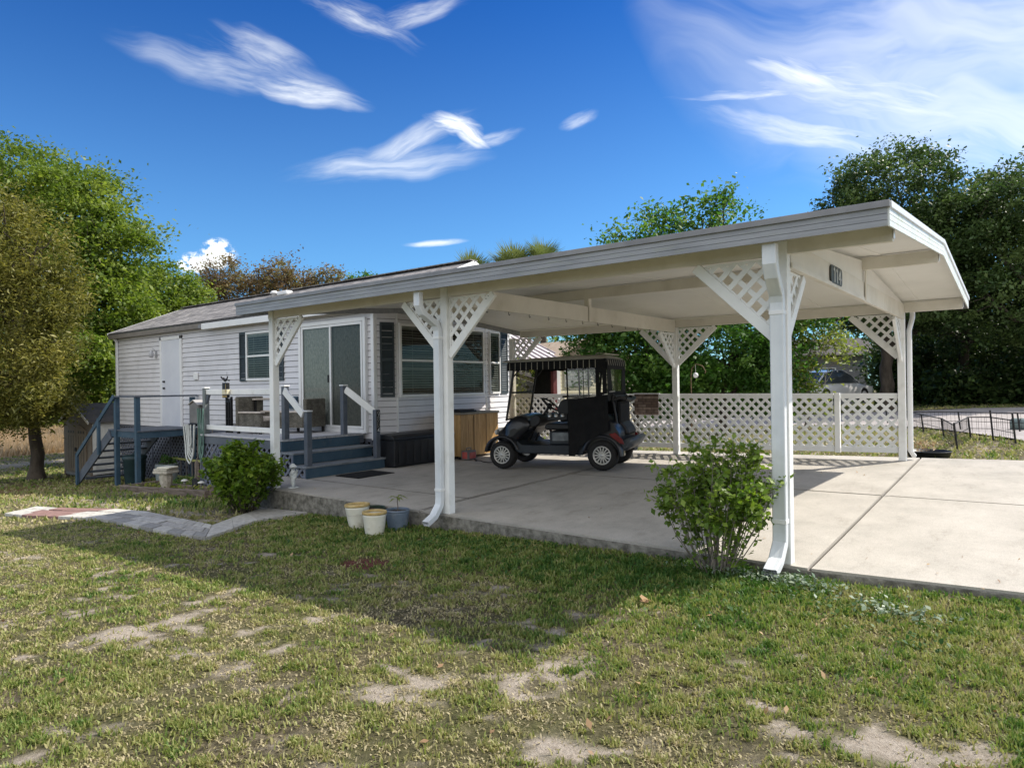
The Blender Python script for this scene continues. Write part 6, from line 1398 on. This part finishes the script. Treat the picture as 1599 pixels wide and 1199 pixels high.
mb = MB(); mb.box(xm - .05, xm + .05, sy0 - .06, sy0 - .026, sz + .60, sz + .70); mb.box(xm - .02, xm + .05, sy0 - .05, sy0 - .026, sz + .48, sz + .54); WP(sd2, mb, 'latch', metalb, .005)
for sgn in (-1, 1):
    mb = MB(); xe = xm + sgn * (xm - sx0 + .10); mb.prism([(xm, sy0 - .08, pk + .045), (xe, sy0 - .08, ev - .01), (xe, sy0 - .08, ev - .05), (xm, sy0 - .08, pk + .003)][::sgn], (0, sy1 - sy0 + .16, 0)); WP(sd2, mb, 'roof_panel', paint('shed_roof', (.06, .055, .05), (.10, .09, .08), .7, 5), .004)
    mb = MB(); mb.beam((xm, sy0 - .095, pk + .015), (xe, sy0 - .095, ev - .035), .02, .07, (0, 0, 1)); WP(sd2, mb, 'rake_trim', palem, .003)
for x in (sx0 + .05, sx1 - .05): mb = MB(); mb.box(x - .05, x + .05, sy0 - .004, sy0 + .1, sz - .30, sz - .002); WP(sd2, mb, 'foot', timberm, .004)
mb = MB(); mb.box(sx0 + .1, sx1 - .1, sy0 + .01, sy0 + .06, sz - .08, sz - .002); WP(sd2, mb, 'floor_beam', greym)

# ================================================================== RIGHT REAR YARD
bw = thing('black_basin', 'low round black basin with dirt beside the rear right carport post', 'basin', (.16, 6.80, gz(.16, 6.8)))
mb = MB(); mb.lathe([(0, .0), (.24, 0), (.27, .02), (.30, .11), (.315, .12), (.30, .125), (.27, .06), (.25, .03)], (0, 0, 0), 28); mb.obj('body', blackpl, bw); mb = MB(); mb.lathe([(0, .085), (.275, .07)], (0, 0, 0), 20); mb.obj('soil', soilm, bw)
P = np.stack([rng.normal(.08, .12, 160), rng.normal(6.83, .10, 160), gz(.1, 6.8) + .12 + rng.random(160) * .14], 1); V, F, TT = leaves(P, .05, .35, upb=.2)
tag(fast_mesh('dead_plant', V, F, lf_dead, TT), 'dried brown plant in the black basin', 'plant')
wf = thing('wire_garden_fence', 'low zigzag black wire garden fence on the grass right of the carport', 'fence', (.3, 9.5, gz(.3, 9.5)))
pts = [(-1.05, 14.9), (-.55, 12.6), (.0, 10.7), (.40, 8.55), (.42, 10.4), (.80, 10.3), (1.16, 9.2), (1.9, 8.6)]
pts = [(-1.9, 16.6), (-1.15, 14.9), (-.60, 12.9), (-.02, 10.9), (.38, 8.6)], [(.38, 8.6), (.46, 10.5), (.82, 10.35), (1.18, 9.3)], [(-1.15, 14.2), (.1, 13.2), (1.2, 12.5), (2.6, 11.4)]
hs_ = [.42, .46, .44]
for P_, h_ in zip(pts, hs_):
    for i, (x, y) in enumerate(P_):
        z = gz(x, y); hh_ = h_ + (.12 if (x, y) in ((.82, 10.35), (1.18, 9.3)) else 0); mb = MB(); mb.tube([(x + .02, y, z - .05), (x - .03, y, z + hh_)], .018, 6); WP(wf, mb, 'stake', metalb)
    for (xa, ya), (xb, yb) in zip(P_, P_[1:]):
        za, zb2 = gz(xa, ya), gz(xb, yb); mb = MB(); L = math.hypot(xb - xa, yb - ya)
        for f in (.06, .5, .97): mb.tube([(xa - .02, ya, za + h_ * f), (xb - .02, yb, zb2 + h_ * f)], .006 if f < .9 else .011, 5)
        n = int(L / .055)
        for k in range(1, n, 2): f = k / n; x, y, z = xa + (xb - xa) * f, ya + (yb - ya) * f, za + (zb2 - za) * f; mb.tube([(x, y, z), (x - .02, y, z + h_)], .0028, 3, False)
        WP(wf, mb, 'wire_panel', metalb)
tr = thing('fallen_trough', 'grey green metal trough lying on its side at the road edge', 'trough', (1.45, 13.2, gz(1.45, 13.2)), R(-15)); tr.scale = (.45, .6, .6)
mb = MB(); mb.lathe([(0, -.9), (.24, -.9), (.25, -.85), (.25, .85), (.24, .9), (0, .9)], (0, 0, .22), 18, 'X'); mb.obj('drum', paint('green_grey_metal', (.12, .17, .16), (.2, .25, .23), .5, 5), tr)
mb = MB()
for u in (-.5, .0, .5): mb.lathe([(.255, u - .02), (.26, u), (.255, u + .02)], (0, 0, .22), 18, 'X')
mb.obj('hoop', metalb, tr)

# ================================================================== CARS
def car(name, label, x, y, rz, mat, z=None, group=None, L=4.6, Wd=1.78, H=1.45):
    t = thing(name, label, 'car', (x, y, gz(x, y) if z is None else z), rz, group)
    def sec(u): 
        # half profile (y, z) ring at station u; hood/cabin heights
        f = (u + L / 2) / L
        belt = .62 + .26 * math.sin(math.pi * min(1, max(0, f))) ** .5 * .95; wd2 = Wd / 2 * (1 - .10 * abs(2 * f - 1) ** 3); low = .22 + .10 * abs(2 * f - 1) ** 4
        return belt, wd2, low
    n = 22; vs = []; ring = []
    for i in range(n + 1):
        u = -L / 2 + L * i / n; be, w2, lo = sec(u); w2 *= (.86 if i in (0, n) else 1); be *= (.86 if i in (0, n) else 1)
        ring = [(-w2 * .88, lo), (-w2, lo + .12), (-w2 * 1.0, be * .72), (-w2 * .93, be * .97), (-w2 * .7, be * 1.03), (0, be * 1.05), (w2 * .7, be * 1.03), (w2 * .93, be * .97), (w2, be * .72), (w2, lo + .12), (w2 * .88, lo)]; vs += [(u, a, b) for a, b in ring]
    m = 11; mb = MB(); mb.add(vs, [(i * m + k, (i + 1) * m + k, (i + 1) * m + (k + 1) % m, i * m + (k + 1) % m) for i in range(n) for k in range(m)], True); mb.add(vs[:m], [tuple(range(m))]); mb.add(vs[-m:], [tuple(range(m))[::-1]]); mb.obj('body', mat, t)
    # greenhouse
    base = [(-1.55, .80), (1.05, .80)]; st = [(-1.75, .86, .0), (-1.05, 1.33, 1), (-.3, H, 1), (.35, H - .02, 1), (1.15, .88, 0)]
    mb = MB(); gv = []
    for u, z_, k in ((-1.78, .86, .80), (-1.10, 1.34, .66), (-.45, H, .60), (.25, H - .01, .60), (.62, 1.30, .64), (1.18, .88, .76)): gv += [(u, -k, z_ - .02), (u, -k * .80, z_), (u, 0, z_ + .02), (u, k * .80, z_), (u, k, z_ - .02)]
    mb.add(gv, [(i * 5 + k, (i + 1) * 5 + k, (i + 1) * 5 + k + 1, i * 5 + k + 1) for i in (1, 2, 3) for k in range(4) if i in (2, 1) and not i == 1 or i == 2], True)
    mb.add([gv[k] for k in range(5, 20)], [(0, 5, 6, 1), (1, 6, 7, 2), (2, 7, 8, 3), (3, 8, 9, 4), (5, 10, 11, 6), (6, 11, 12, 7), (7, 12, 13, 8), (8, 13, 14, 9)], True); rf = mb.obj('roof', mat, t)
    mb = MB()
    for s_ in (-1, 1): mb.add([(-1.70, s_ * .80, .86), (-1.08, s_ * .67, 1.30), (-.45, s_ * .61, H - .06), (.25, s_ * .61, H - .07), (.60, s_ * .65, 1.27), (1.12, s_ * .77, .88)], [(0, 1, 2, 3, 4, 5)])
    mb.add([(-1.78, -.70, .86), (-1.10, -.60, 1.34), (-1.10, .60, 1.34), (-1.78, .70, .86)], [(0, 1, 2, 3)]); mb.add([(.25, -.52, H - .01), (1.18, -.68, .88), (1.18, .68, .88), (.25, .52, H - .01)], [(0, 1, 2, 3)])
    mb.obj('window', paint('car_glass', (.05, .06, .07), (.07, .08, .09), .08, 2, spec=.9), t)
    for s_ in (-1, 1):
        for a_, b_, w_, h_ in (((-1.76, s_ * .74, .87), (-1.09, s_ * .635, 1.345), .07, .03), ((.26, s_ * .57, H), (1.18, s_ * .72, .89), .06, .03), ((-.2, s_ * .72, .88), (-.2, s_ * .60, H - .03), .06, .02)): mb = MB(); mb.beam(a_, b_, w_, h_); mb.obj('pillar', mat, t)
    for u in (-1.35, 1.35):
        for s_ in (-1, 1):
            mb = MB(); v = s_ * (Wd / 2 - .11); mb.lathe([(.18, v - .1), (.31, v - .1), (.33, v - .07), (.33, v + .07), (.31, v + .1), (.18, v + .1)], (u, 0, .33), 22, 'Y'); wh = mb.obj('wheel', rubber, t); mb = MB(); mb.lathe([(0, v + s_ * .07), (.2, v + s_ * .08)], (u, 0, .33), 16, 'Y'); mb.obj('rim', rimm, wh)
    for s_ in (-1, 1):
        mb = MB(); mb.ball((-L / 2 + .16, s_ * .66, .74), (.12, .17, .09), 12); mb.obj('tail_light', redlens, t); mb = MB(); mb.ball((L / 2 - .18, s_ * .62, .64), (.12, .18, .08), 12); mb.obj('headlight', palem, t)
    mb = MB(); mb.box(-L / 2 - .005, -L / 2 + .03, -.26, .26, .50, .62); mb.obj('licence_plate', palem, t); return t
car('silver_car', 'silver sedan parked beyond the road in front of the grey house', -5.9, 27.4, R(68), carw, z=.38)
car('red_car', 'dark red car in deep shade under the oaks right of the silver sedan', -1.4, 35.0, R(95), carr, z=.5)

# ================================================================== HOUSES BEHIND
fh = thing('cream_house', 'cream sided neighbour house with pinkish metal roof seen past the golf cart', 'house', (-13.86, 16.97, -.65), R(72))
def FP(mb, nm, mt, p=fh, **k): return mb.obj(nm, mt, p, **k)
mb = MB(); mb.box(.30, 4.6, .02, 4, 0, 3.12); FP(mb, 'wall_core', tanw); mb = MB(); mb.box(.275, .296, .05, 2.2, 0, 3.0); FP(mb, 'porch_side', darkm)  # near-black panel paints porch darkness over the sunlit wall side
mb = MB()
for k in range(21): mb.add([(.40, -.012, .15 * k), (4.6, -.012, .15 * k), (4.6, .0, .15 * k + .145), (.40, .0, .15 * k + .145)], [(0, 1, 2, 3)])
FP(mb, 'siding', creamw)
mb = MB(); mb.prism([(.12, -.06, 3.12), (2.75, -.06, 3.12), (1.42, -.06, 3.74)], (0, .1, 0)); FP(mb, 'gable', tanw)
mb = MB(); mb.prism([(-.05, -.35, 3.06), (1.42, -.35, 3.86), (1.42, -.35, 3.78), (-.05, -.35, 2.98)], (0, 4.2, 0)); mb.prism([(1.42, -.35, 3.86), (4.9, -.35, 3.06), (4.9, -.35, 2.98), (1.42, -.35, 3.78)], (0, 4.2, 0)); FP(mb, 'roof', tanw)
mb = MB(); mb.prism([(-4.6, -.6, 2.95), (-4.6, 3.2, 4.35), (-4.6, 3.2, 4.28), (-4.6, -.6, 2.88)], (5.15, 0, 0)); FP(mb, 'metal_roof', roofmet)
for k in range(15): mb = MB(); mb.beam((-4.5 + k * .35, -.6, 2.975), (-4.5 + k * .35, 3.2, 4.375), .06, .05); FP(mb, 'roof_seam', paint('roof_seam_grey', (.22, .19, .20), (.3, .26, .27), .6, 4))
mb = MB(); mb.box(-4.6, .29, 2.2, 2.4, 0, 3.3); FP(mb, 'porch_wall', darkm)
for x in (-3.0, -.10): mb = MB(); mb.box(x - .09, x + .09, -.35, -.17, 0, 2.9); FP(mb, 'porch_post', maroon)
mb = MB(); mb.box(.20, .40, -.05, .0, 0, 3.0); FP(mb, 'corner_board', trim)
mb = MB(); mb.box(.62, 2.05, -.05, -.015, 1.90, 2.70); wn_ = FP(mb, 'window', paint('grey_window_frame', (.4, .42, .38), (.5, .5, .46), .5, 4))
mb = MB()
for i in range(4):
    for j in range(3): mb.box(.68 + i * .34, .98 + i * .34, -.060, -.051, 1.95 + j * .25, 2.15 + j * .25)
FP(mb, 'panes', paint('far_panes', (.16, .18, .18), (.3, .32, .32), .15, 3, spec=.8), wn_)
gh = thing('grey_house', 'grey house with gridded window half hidden behind trees and the silver sedan', 'house', (-8.6, 39.5, 0), R(20))
mb = MB(); mb.box(-4, 2.2, 0, 5, -.3, 2.9); mb.obj('wall', greyw, gh)
mb = MB(); mb.prism([(-4.4, -.5, 2.9), (2.6, -.5, 2.9), (2.6, 2.5, 4.0), (-4.4, 2.5, 4.0)], (0, .1, .08)); mb.prism([(-4.4, 2.6, 4.0), (2.6, 2.6, 4.0), (2.6, 5.5, 2.9), (-4.4, 5.5, 2.9)], (0, .1, .08)); mb.obj('roof', paint('dark_roof', (.06, .055, .05), (.10, .09, .085), .9, 5), gh)
for x in (-.2,):
    mb = MB(); mb.box(x - .65, x + .65, -.06, -.01, .95, 2.15); w2_ = mb.obj('window', trim, gh); mb = MB()
    for i in range(3):
        for j in range(4): mb.box(x - .56 + i * .39, x - .22 + i * .39, -.075, -.061, 1.02 + j * .28, 1.25 + j * .28)
    mb.obj('panes', darkm, w2_)

# ================================================================== TREES
random.seed(21); rng = np.random.default_rng(5)
make_tree('oak_tree', 'tall broad bright green oak rising behind the shed at far left', 'tree', -25.64, 3.98,
 [((1.14, -1.62, 2.6), (1.26, 1.26, 0.76), 50), ((1.87, 0.21, 2.56), (0.99, 0.99, 0.59), 44), ((-0.18, -2.66, 2.83), (1.47, 1.47, 1.03), 50), ((3.6, -0.98, 3.58), (1.0, 1.0, 0.7), 44), ((-2.41, -0.59, 10.03), (1.91, 1.91, 1.62), 95), ((0.12, 0.11, 9.13), (1.61, 1.61, 1.36), 80), ((1.55, 0.60, 7.75), (1.39, 1.39, 1.18), 72), ((-5.66, -1.85, 9.61), (2.73, 2.73, 2.32), 105), ((-1.89, -1.46, 6.99), (2.52, 2.52, 2.14), 110), ((0.47, -0.25, 5.97), (2.13, 2.13, 1.81), 105), ((1.80, 0.78, 5.5), (1.35, 1.35, 1.15), 72), ((1.51, 1.19, 3.72), (1.38, 1.38, 1.17), 60), ((-1.07, 0.46, 3.79), (1.91, 1.91, 1.62), 80)], lf_oak, .135, 130, .66, .24, 3.2, twigs=3, shell=.55, flat=.55)
make_tree('oak_tree', 'rounded green tree showing above the left end of the house roof', 'tree', -27.39, 7.71,
 [((0.19, 0.14, 6.71), (1.34, 1.34, 1.14), 60), ((1.42, 0.47, 6.24), (1.0, 1.0, 0.85), 44), ((-0.35, -0.28, 5.25), (1.61, 1.61, 1.36), 70), ((-0.2, 1.11, 5.05), (1.39, 1.39, 1.18), 44), ((-1.7, -0.06, 7.71), (0.97, 0.97, 0.82), 28)], lf_oak, .14, 110, .60, .22, 3.6, shell=.5, flat=.55)
make_tree('cedar_tree', 'olive brown cedar with drooping feathery branches at the left edge', 'tree', -20.16, 1.11,
 [((0.1, -1.5, 1.95), (0.97, 0.97, 0.39), 50), ((-1.26, -0.42, 4.76), (1.62, 1.62, 1.29), 70), ((1.55, 0.12, 4.58), (0.6, 0.6, 0.48), 36), ((0.15, -0.70, 7.14), (0.81, 0.81, 0.69), 50), ((0.85, -0.30, 6.01), (0.98, 0.98, 0.83), 66), ((-1.12, -0.80, 5.75), (1.32, 1.32, 1.12), 84), ((0.90, 0.25, 5.31), (0.58, 0.58, 0.5), 34), ((0.20, -0.54, 4.44), (1.36, 1.36, 1.16), 90), ((1.39, -0.13, 3.47), (0.83, 0.83, 0.71), 54), ((-1.50, -1.24, 3.82), (1.49, 1.49, 1.26), 76), ((0.40, -0.76, 2.57), (1.0, 1.0, 0.5), 66), ((1.78, -0.20, 2.23), (0.69, 0.69, 0.31), 44), ((1.38, -0.64, 1.83), (0.55, 0.55, 0.22), 26)], lf_ced, .11, 85, .40, .18, 3.0, asp=.30, shell=.35, droop=.2, lean=(.1, .1), flat=1.1)
for i, (x, y, bl, lb) in enumerate((
 (-36.98, 15.45, [((0.18, 0.14, 9.39), (1.38, 1.38, 1.17), 60), ((-0.52, -0.41, 8.45), (1.15, 1.15, 0.97), 40), ((0.14, 1.37, 8.57), (1.49, 1.49, 1.27), 60), ((0.31, 0.24, 7.48), (1.72, 1.72, 1.46), 50)], 'sparse brown budding tree behind the roof, next to the bright oak'),
 (-34.26, 17.56, [((0.27, 0.21, 9.41), (1.3, 1.3, 1.1), 55), ((-0.58, -0.46, 8.59), (1.22, 1.22, 1.04), 50), ((0.21, 1.42, 8.7), (1.33, 1.33, 1.13), 50), ((0.31, 0.24, 7.61), (1.72, 1.72, 1.46), 50)], 'sparse brown budding tree behind the middle of the roof'),
 (-32.15, 19.21, [((0.33, 0.25, 8.91), (0.99, 0.99, 0.84), 40), ((-0.28, -0.22, 8.35), (0.99, 0.99, 0.84), 40), ((0.99, 0.76, 8.32), (0.92, 0.92, 0.78), 40), ((0.31, 0.24, 7.57), (1.53, 1.53, 1.3), 40)], 'bare twigged grey brown tree behind the roof, nearest the green treetop'))):
    make_tree('bare_tree', lb, 'tree', x, y, bl, lf_brn, .15, 44, .55, .16, 6.0, barkp, 'budding trees beyond the roof', twigs=4, shell=.2)
make_tree('green_tree', 'small rounded green treetop at the right end of the distant row above the roof', 'tree', -30.34, 20.62, [((0.13, 0.1, 8.76), (0.84, 0.84, 0.71), 60), ((-0.3, -0.24, 8.19), (0.92, 0.92, 0.78), 60), ((0.67, 0.52, 8.29), (0.76, 0.76, 0.65), 40), ((.1, .1, 7.3), (1.2, 1.2, .8), 40)], lf_brt, .16, 45, .4, .16, 6.0)
make_tree('green_tree', 'loose pale green tree showing above the middle of the carport roof', 'tree', -7.3, 15.2, [
    ((.2, .1, 6.6), (1.6, 1.6, 1.0), 75), ((-1.4, -.9, 5.9), (1.5, 1.4, .9), 60), ((1.4, .9, 6.0), (1.3, 1.3, .9), 55), ((.2, .1, 5.1), (2.6, 2.4, 1.1), 110), ((-.9, -.6, 7.0), (.55, .55, .5), 12), ((1.0, .6, 7.35), (.5, .5, .45), 12)], lf_brt, .13, 40, .46, .16, 2.6, shell=.15)
make_tree('broadleaf_tree', 'dense bright green tree filling the view behind the fence left of the middle rear post', 'tree', -8.0, 12.9, [
    ((-.2, 0, 2.6), (1.6, 1.5, 1.2), 130), ((.9, .6, 1.7), (1.5, 1.4, 1.0), 120), ((-1.0, -.6, 3.6), (1.3, 1.2, .9), 80), ((.2, .1, 3.8), (1.8, 1.6, 1.0), 110)], lf_brt, .12, 55, .42, .14, 1.2, shell=.2)
make_tree('broadleaf_tree', 'dense green tree behind the fence right of the middle rear post', 'tree', -5.9, 14.4, [
    ((0, 0, 2.5), (1.7, 1.6, 1.3), 140), ((1.1, .8, 1.8), (1.3, 1.3, 1.1), 110), ((-1.1, -.8, 1.7), (1.3, 1.3, 1.0), 110), ((.5, .4, 3.8), (1.9, 1.8, 1.1), 120), ((1.6, 1.2, 3.2), (1.0, 1.0, .9), 60)], lf_brt, .12, 55, .42, .14, 1.2, shell=.2)
make_tree('young_tree', 'airy yellow green young tree between the front corner post and the parked sedan', 'tree', -3.75, 15.3, [
    ((0, 0, 1.6), (.55, .55, .8), 26), ((.45, .3, 2.6), (.6, .6, .5), 22), ((-.3, -.2, 2.9), (.6, .5, .5), 22), ((.1, 0, .8), (.5, .5, .5), 18), ((.9, .6, 2.2), (.4, .4, .35), 10), ((.2, .1, 3.6), (.8, .7, .5), 20)], lf_yel, .12, 22, .34, .05, 1.0, barkp, shell=.1, twigs=2)
for nm, lb, x, y, bl in (
  ('live_oak', 'large dark live oak at the right behind the carport gable', -3.4, 26.4, [((.4, .2, 9.6), (2.2, 2.2, 1.7), 130), ((-1.0, -.8, 8.3), (1.3, 1.3, 1.4), 70), ((0, 0, 6.6), (3.2, 3.0, 1.8), 170), ((2.2, 1.6, 7.4), (2.2, 2.2, 1.6), 100), ((-.6, -.4, 4.6), (3.2, 3.0, 1.3), 130), ((2.4, 1.8, 4.8), (2.4, 2.2, 1.4), 100), ((-2.2, -1.6, 5.6), (1.8, 1.8, 1.5), 70)]),
  ('live_oak', 'large dark live oak at the right edge of the view', 1.9, 27.6, [((-.4, -.3, 8.0), (2.3, 2.3, 1.5), 130), ((-1.8, -1.2, 7.2), (2.3, 2.2, 1.7), 110), ((1.9, 1.4, 6.9), (2.3, 2.3, 1.5), 110), ((0, 0, 5.6), (3.6, 3.2, 1.7), 170), ((-1.6, -1.2, 3.9), (2.6, 2.4, 1.3), 100), ((2.2, 1.6, 4.0), (2.8, 2.6, 1.4), 110)]),
  ('live_oak', 'dark live oak farther back between the grey house and the right hand oaks', -1.2, 33.5, [((0, 0, 7.6), (3.4, 3.2, 2.0), 150), ((-2.8, -1.8, 5.6), (2.6, 2.4, 1.6), 100), ((2.6, 2.0, 5.2), (3.0, 2.8, 1.8), 120), ((0, 0, 3.6), (3.8, 3.2, 1.5), 140)])):
    make_tree(nm, lb, 'tree', x, y, bl, lf_drk, .14, 95, .58, .30, 3.0, group=None, shell=.5, flat=.55)
# undergrowth far right, far woods at left
def mass(name, label, boxes, leaf, mat, n, clr, per):
    P = []; T = []
    for (xa, ya, xb, yb, depth, h0, h1, k) in boxes:
        f = rng.random(k); g_ = rng.random(k); x = xa + (xb - xa) * f + rng.normal(size=k) * depth * .4; y = ya + (yb - ya) * f + g_ * depth; hh = h0 + (h1 - h0) * (fbm(x * .35, y * .35, 71, 3)) ; z = ground(x, y) + hh * rng.random(k) ** .8
        idx = np.repeat(np.arange(k), per); C = np.stack([x, y, z], 1)[idx] + rng.normal(size=(len(idx), 3)) * clr; P.append(C); tb = rng.random(k) * .6 + .2; T.append((tb[idx] + rng.normal(size=len(idx)) * .15).clip(0, 1))
    V, F, TT = leaves(np.concatenate(P), leaf, .6, tint=np.concatenate(T)); return tag(fast_mesh(name, V, F, mat, TT), label, 'trees', kind='stuff')
mass('undergrowth', 'dark shrubby undergrowth in the shade below the right hand oaks', [(-4.0, 36, 9, 36, 3, 2.5, 5.5, 900), (2.2, 29.0, 10, 27, 3, 1.5, 5, 700), (-1.5, 30.2, 3.5, 29.0, 1.2, .6, 2.0, 260), (-9.5, 46, 2, 46, 3, 4, 9, 500), (-4.6, 33.5, -2.4, 33.0, 1.5, 1.5, 4.5, 160)], .24, lf_drk, 0, .35, 34)
mass('distant_woods', 'distant green woods along the far edge of the dry field at left', [(-74, -20, -62, 40, 8, 3, 10, 1300), (-55, 30, -30, 46, 6, 3, 8, 800), (-52, 3.0, -50, 16, 2, .8, 2.6, 260)], .42, lf_oak, 0, .7, 26)
mass('road_side_shrubs', 'dark green shrubs along the far side of the road behind the lattice fence', [(-26, 31.5, -10, 29.5, 3, 1, 4.2, 700), (-14.5, 27.6, -7.5, 27.0, 1.5, .5, 1.8, 300)], .22, lf_brt, 0, .35, 30)
# fan palms
def palm(label, x, y, h, nf, r, seed):
    random.seed(seed); z0 = gz(x, y); t = thing('fan_palm', label, 'palm', (x, y, z0)); mb = MB(); mb.tube([(0, 0, -.05), (.03, 0, h * .4), (0, .02, h * .8), (0, 0, h)], [.24, .20, .18, .15], 10); mb.obj('trunk', barkm, t)
    V = []; F = []; T = []
    for k in range(nf):
        a = random.random() * 6.283; el = R(random.uniform(-15, 85)); d = Vector((math.cos(a) * math.cos(el), math.sin(a) * math.cos(el), math.sin(el))); hub = Vector((0, 0, h)) + d * (r * .45); sd3 = d.cross(Vector((0, 0, 1))).normalized() if abs(d.z) < .98 else Vector((1, 0, 0)); n3 = sd3.cross(d); tt = random.random()
        n0 = len(V); V += [Vector((0, 0, h)) - sd3 * .012, Vector((0, 0, h)) + sd3 * .012, hub]; F.append((n0, n0 + 1, n0 + 2, n0 + 2)); T += [tt] * 3
        for j in range(22):
            b_ = R(-75 + 150 * j / 21); dd = d * math.cos(b_) + sd3 * math.sin(b_); L = r * (.80 - .16 * abs(b_)) * random.uniform(.8, 1.15); w_ = sd3 * math.cos(b_) - d * math.sin(b_); m_ = hub + dd * L * .5 + n3 * .04; tip = hub + dd * L - Vector((0, 0, .10 * L * random.random())); n0 = len(V); V += [hub, m_ + w_ * .03, tip, m_ - w_ * .03]; F.append((n0, n0 + 1, n0 + 2, n0 + 3)); T += [tt] * 4
    me = bpy.data.meshes.new('crown'); me.from_pydata([tuple(v) for v in V], [], [f if f[2] != f[3] else f[:3] for f in F]); a_ = me.attributes.new('tint', 'FLOAT', 'POINT'); a_.data.foreach_set('value', T); me.materials.append(lf_plm); o = bpy.data.objects.new('crown', me); COL.objects.link(o); o.parent = t
palm('fan palm just behind the peak of the house gable', -22.35, 21.77, 7.9, 26, 1.6, 3)
palm('left fan palm of the adjoining pair above the carport roof', -21.7, 24.8, 8.5, 30, 1.8, 4)
palm('right fan palm of the adjoining pair above the carport roof', -20.5, 25.8, 8.95, 28, 1.6, 5)
# little tree beside the house corner seen under the beam
make_tree('shrub_tree', 'thin brown and green shrub seen through the lattice at the house corner', 'tree', -9.9, 9.6, [((0, 0, 2.3), (.35, .35, .5), 16), ((-.1, 0, 1.6), (.35, .35, .5), 16)], lf_yel, .09, 26, .24, .04, .9, barkp, shell=.1, twigs=1)
